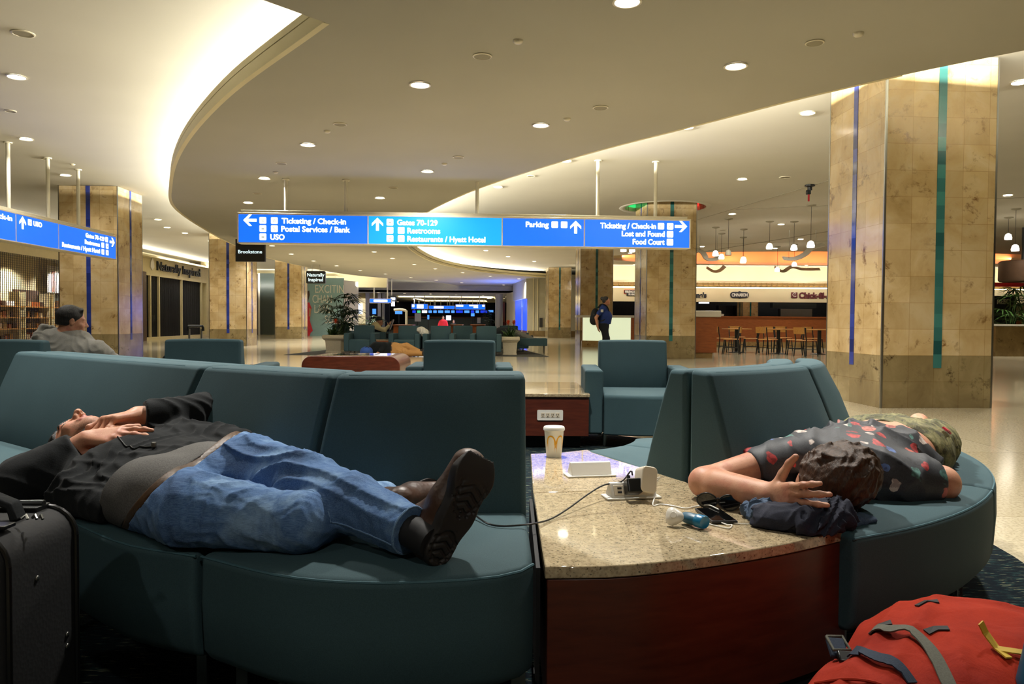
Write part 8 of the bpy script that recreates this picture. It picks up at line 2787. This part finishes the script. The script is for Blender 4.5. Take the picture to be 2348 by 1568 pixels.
    base(b, V(-0.24, 0, 0.86))
walker()

# man in a cap reading
def cap_reader():
    t = person_root('person in black cap and two-tone jacket sitting sideways and reading')
    d = 23.4
    V = lambda px, py, o=0.0: np.array(D(px, py, d + o))
    hc = V(870.5, 737)
    HR = head_frame((-0.05, 0, 1), (1, -0.15, -0.3))
    sh, ch, pv = V(862, 748), V(866, 757), V(872, 771)
    kn, ft = V(897, 770), V(905, 790)
    el, wr = V(880, 758, -0.2), V(891, 748, -0.15)
    body = tf(head_prims(), hc, HR, 1.05) + [cap(hc + np.array((0, -0.03, -0.1)) @ HR, sh, 0.06, 0.08, 0.04), cap(sh, pv, 0.12, 0.13, 0.04, ((0, 1, 0), 1.3))] + chain([sh + np.array((0, -0.18, 0)), el, wr], [0.05, 0.042, 0.03], 0.02) + hand(wr, (0.5, 0, 0.85), (0.2, -0.9, 0.2), 1, (20, 30, 20), 4)
    for sy in (-0.1, 0.1):
        body += chain([pv + np.array((0, sy, 0)), kn + np.array((0, sy, 0)), ft + np.array((0, sy, 0))], [0.09, 0.06, 0.045], 0.03)
    soft('body', body, 0.010, 'skin_far', t, 2)
    up = [cap(sh, pv, 0.145, 0.165, 0.06, ((0, 1, 0), 1.3)), cap(sh + np.array((0, -0.18, -0.02)), el, 0.085, 0.075, 0.05), cap(el, wr, 0.07, 0.05, 0.04)]
    zsplit = V(866, 754)[2]
    soft('jacket', up, 0.011, 'dark_trousers', t, 2, mats=['dark_trousers', 'storefront_cream'], pick=lambda c: np.where(c[:, 2] + (c[:, 0] - sh[0]) * 0.35 > zsplit, 1, 0))
    lg = []
    for sy in (-0.1, 0.1):
        lg += chain([pv + np.array((0, sy, 0)), kn + np.array((0, sy, 0)), ft + np.array((0, sy, 0))], [0.12, 0.09, 0.07], 0.04)
    soft('trousers', lg, 0.011, 'dark_trousers', t, 2)
    hair_cap('baseball_cap', hc + np.array((0, 0, 0.01)), HR, 1.08, 'matte_black', t, 0.010, front=0.09, low=0.02, thick=0.014, tex=0)
    m = MB(); q = hc + np.array((0.13, -0.01, 0.045)); m.box(q, (0.13, 0.15, 0.015), rot=Matrix.Rotation(0.15, 3, 'Y')); m.build('cap_peak', 'matte_black', t, bevel=0.005)
    for sy in (-0.1, 0.1):
        m = MB(); m.lathe([(0.04, -0.05), (0.06, -0.04), (0.055, 0.03), (0.03, 0.06)], ft + np.array((0.06, sy, 0)), 12, squash=(2.0, 1)); m.build('shoe', 'black_leather', t, smooth=True)
    base(t, (pv[0], d, 0.42))
    k = thing('magazine', 'dark book held up by the man in the cap', 'book')
    m = MB(); q = V(898, 744, -0.15); m.box(q, (0.02, 0.24, 0.32), rot=Matrix.Rotation(0.35, 3, 'Y')); m.build('cover', 'sign_black', k)
    m = MB(); m.box(q + np.array((-0.014, 0, 0)), (0.012, 0.22, 0.30), rot=Matrix.Rotation(0.35, 3, 'Y')); m.build('pages', 'cup_paper', k)
    base(k, q)
cap_reader()

# sleeper on the floor with the blue rucksack
def floor_sleeper():
    t = person_root('person in dark jacket and tan trousers lying on the far rug')
    d = 20.2
    V = lambda px, py, o=0.0: np.array(D(px, py, d + o))
    zf = 0.0085
    P = lambda px, z, o=0.0: np.array((D(px, 800, d + o).x, d + o, z))
    hc = P(845, 0.16, 0.02)
    sh, pv = P(862, 0.20), P(899, 0.17)
    HR = head_frame((-1, 0, 0), (0.0, 0.9, 0.3))
    kn1, ft1 = P(932, 0.26, 0.05), P(962, 0.13, 0.0)
    kn2, ft2 = P(930, 0.10, -0.12), P(968, 0.08, -0.06)
    body = tf(head_prims(False), hc, HR, 1.0) + [cap(hc, sh, 0.06, 0.09, 0.04), cap(sh, pv, 0.13, 0.13, 0.04, ((0, 0, 1), 1.25))] + chain([pv, kn1, ft1], [0.1, 0.065, 0.04], 0.03) + chain([pv, kn2, ft2], [0.1, 0.065, 0.04], 0.03) + [cap(sh + np.array((0.02, -0.1, 0.08)), P(880, 0.28, -0.1), 0.05, 0.045, 0.02), cap(P(880, 0.28, -0.1), P(872, 0.12, -0.2), 0.045, 0.03, 0.02)]
    body += hand(P(872, 0.12, -0.2), (-0.8, -0.3, -0.2), (0, -0.5, 0.8), 1, (20, 25, 20), 4)
    soft('body', body, 0.011, 'skin_far', t, 2, cut=floor_cut(zf))
    soft('jacket', [cap(sh, pv, 0.155, 0.16, 0.05, ((0, 0, 1), 1.25)), cap(sh + np.array((0.02, -0.1, 0.10)), P(882, 0.30, -0.1), 0.075, 0.07, 0.05), cap(P(882, 0.30, -0.1), P(872, 0.14, -0.2), 0.07, 0.055, 0.04), cap(sh, P(849, 0.20), 0.12, 0.09, 0.05)], 0.011, 'black_fleece', t, 2, cut=[floor_cut(zf), plane(P(898, 0.1), (1, 0, 0))])
    soft('trousers', [ell(P(904, 0.19), (0.17, 0.15, 0.18), None, 0.05)] + chain([P(905, 0.2, 0.02), kn1, ft1], [0.14, 0.095, 0.065], 0.05) + chain([P(905, 0.14, -0.05), kn2, ft2], [0.13, 0.09, 0.065], 0.05), 0.011, 'khaki', t, 2, post=lambda X, Y, Z: -0.012 * (wrinkle(X, Y, Z, [(1, 0.2, 0.3), (0.5, 0.2, 0.8)], 26, 3) - 0.3), cut=[floor_cut(zf), plane(P(897.5, 0.1), (-1, 0, 0))])
    m = MB(); m.tube([P(898, 0.02, -0.12), P(897.5, 0.2, -0.165), P(898, 0.36, -0.05), P(898, 0.37, 0.05)], 0.018, 6); m.build('belt', 'belt_leather', t, smooth=True)
    for f in (ft1, ft2):
        soft('shoe', [cap(f, f + np.array((0.10, -0.04, 0.02)), 0.05, 0.04, 0.03), cap(f + np.array((0.04, -0.02, 0)), f + np.array((0.13, -0.05, 0.08)), 0.05, 0.035, 0.03)], 0.010, 'black_leather', t, 1, cut=floor_cut(zf))
    base(t, (pv[0], d, zf))
    b = thing('rucksack', 'blue rucksack under the head of the sleeper on the floor', 'rucksack')
    soft('bag', [ell(P(840.5, 0.13, -0.25), (0.17, 0.15, 0.14), None, 0.03), ell(P(834, 0.10, -0.22), (0.09, 0.12, 0.10), None, 0.04)], 0.011, 'backpack_blue', b, 2, cut=floor_cut(zf))
    m = MB(); m.tube(catmull([P(836, 0.22, -0.32), P(841, 0.27, -0.33), P(847, 0.24, -0.32)], 5), 0.012, 5); m.build('grab_loop', 'strap_navy', b, smooth=True)
    base(b, P(840, zf, -0.25))
    # bright belongings on the chair
    o = soft('clothes_bundle', [ell(np.array(D(966, 757, 21.0)), (0.13, 0.12, 0.09), None, 0.03), ell(np.array(D(972, 763, 20.9)), (0.12, 0.1, 0.11), None, 0.03)], 0.012, 'counter_white', None, 2, post=lambda X, Y, Z: -0.02 * wrinkle(X, Y, Z, [(1, 0.2, 0.3), (0.5, 0.2, 0.8)], 30, 3))
    tag(o, 'white bundled clothes on the arm of a far teal armchair', 'clothes')
floor_sleeper()

# legs stretched out over the bench at the right
def bench_sleeper():
    t = person_root('person in grey trousers lying on the far bench, one shoe sticking out')
    d = 22.2
    P = lambda px, py, o=0.0: np.array(D(px, py, d + o))
    pv, kn, ft = P(1172, 762), P(1200, 770), P(1228, 781)
    sh, hc = P(1146, 762), P(1130, 762)
    HR = head_frame((-1, 0, 0), (0, -0.3, 1))
    body = tf(head_prims(False), hc, HR) + [cap(hc, sh, 0.06, 0.08, 0.04), cap(sh, pv, 0.12, 0.12, 0.04, ((0, 1, 0), 1.3))] + chain([pv, kn, ft], [0.09, 0.06, 0.04], 0.03) + chain([pv + np.array((0, 0.18, 0)), kn + np.array((-0.05, 0.2, 0)), ft + np.array((-0.2, 0.2, 0.05))], [0.09, 0.06, 0.04], 0.03)
    soft('body', body, 0.012, 'skin_far', t, 2)
    soft('trousers', chain([pv, kn, ft], [0.13, 0.095, 0.065], 0.04) + chain([pv + np.array((0, 0.18, 0)), kn + np.array((-0.05, 0.2, 0)), ft + np.array((-0.2, 0.2, 0.05))], [0.13, 0.09, 0.06], 0.04), 0.011, 'grey_trousers', t, 2, post=lambda X, Y, Z: -0.010 * (wrinkle(X, Y, Z, [(1, 0.2, 0.3), (0.5, 0.2, 0.8)], 26, 3) - 0.3))
    soft('jacket', [cap(sh, pv, 0.15, 0.15, 0.04, ((0, 1, 0), 1.3))], 0.012, 'dark_trousers', t, 2)
    soft('shoe', [cap(P(1228, 779), P(1233, 784), 0.055, 0.05, 0.03), cap(P(1232, 783), P(1236, 789), 0.048, 0.035, 0.03)], 0.010, 'black_leather', t, 1)
    soft('shoe', [cap(ft + np.array((-0.2, 0.2, 0.05)), ft + np.array((-0.1, 0.2, 0.12)), 0.05, 0.04, 0.03)], 0.010, 'black_leather', t, 1)
    base(t, (pv[0], d, 0.46))
bench_sleeper()

def seated_far(label, px, py, d, mat, s=1.0):
    t = person_root(label)
    hc = np.array(D(px, py, d))
    HR = head_frame((0, 0, 1), (0.3, -1, 0))
    sh, pv = hc + np.array((0, 0, -0.26)), hc + np.array((0, 0.02, -0.72))
    soft('body', tf(head_prims(False), hc, HR) + [cap(hc, sh, 0.06, 0.08, 0.03), cap(sh, pv, 0.12, 0.13, 0.04, ((1, 0, 0), 1.4))] + chain([pv, pv + np.array((0.1, -0.4, 0.02)), pv + np.array((0.1, -0.42, -0.45))], [0.1, 0.07, 0.05], 0.03), 0.018, 'skin_far', t, 2)
    soft('jacket', [cap(sh, pv, 0.15, 0.17, 0.04, ((1, 0, 0), 1.5)), cap(sh + np.array((0.22, 0, -0.03)), sh + np.array((0.30, -0.1, -0.3)), 0.08, 0.07, 0.05), cap(sh + np.array((-0.22, 0, -0.03)), sh + np.array((-0.30, -0.1, -0.3)), 0.08, 0.07, 0.05)], 0.018, mat, t, 2)
    hair_cap('hair', hc, HR, 1.0, 'hair_black', t, 0.014, thick=0.014, tex=0)
    # stool carrying the sitter
    m = MB(); m.box((pv[0], pv[1], (pv[2] - 0.12) / 2), (0.45, 0.45, pv[2] - 0.12)); m.build('seat_block', 'matte_black', t)
    return base(t, (pv[0], pv[1], 0))
seated_far('person in red jacket far away before the ticket counters', 1016, 728, 52.0, 'red_cloth')
seated_far('dark-haired person far away right of the bright white screen', 1040, 737, 54.0, 'dark_trousers')
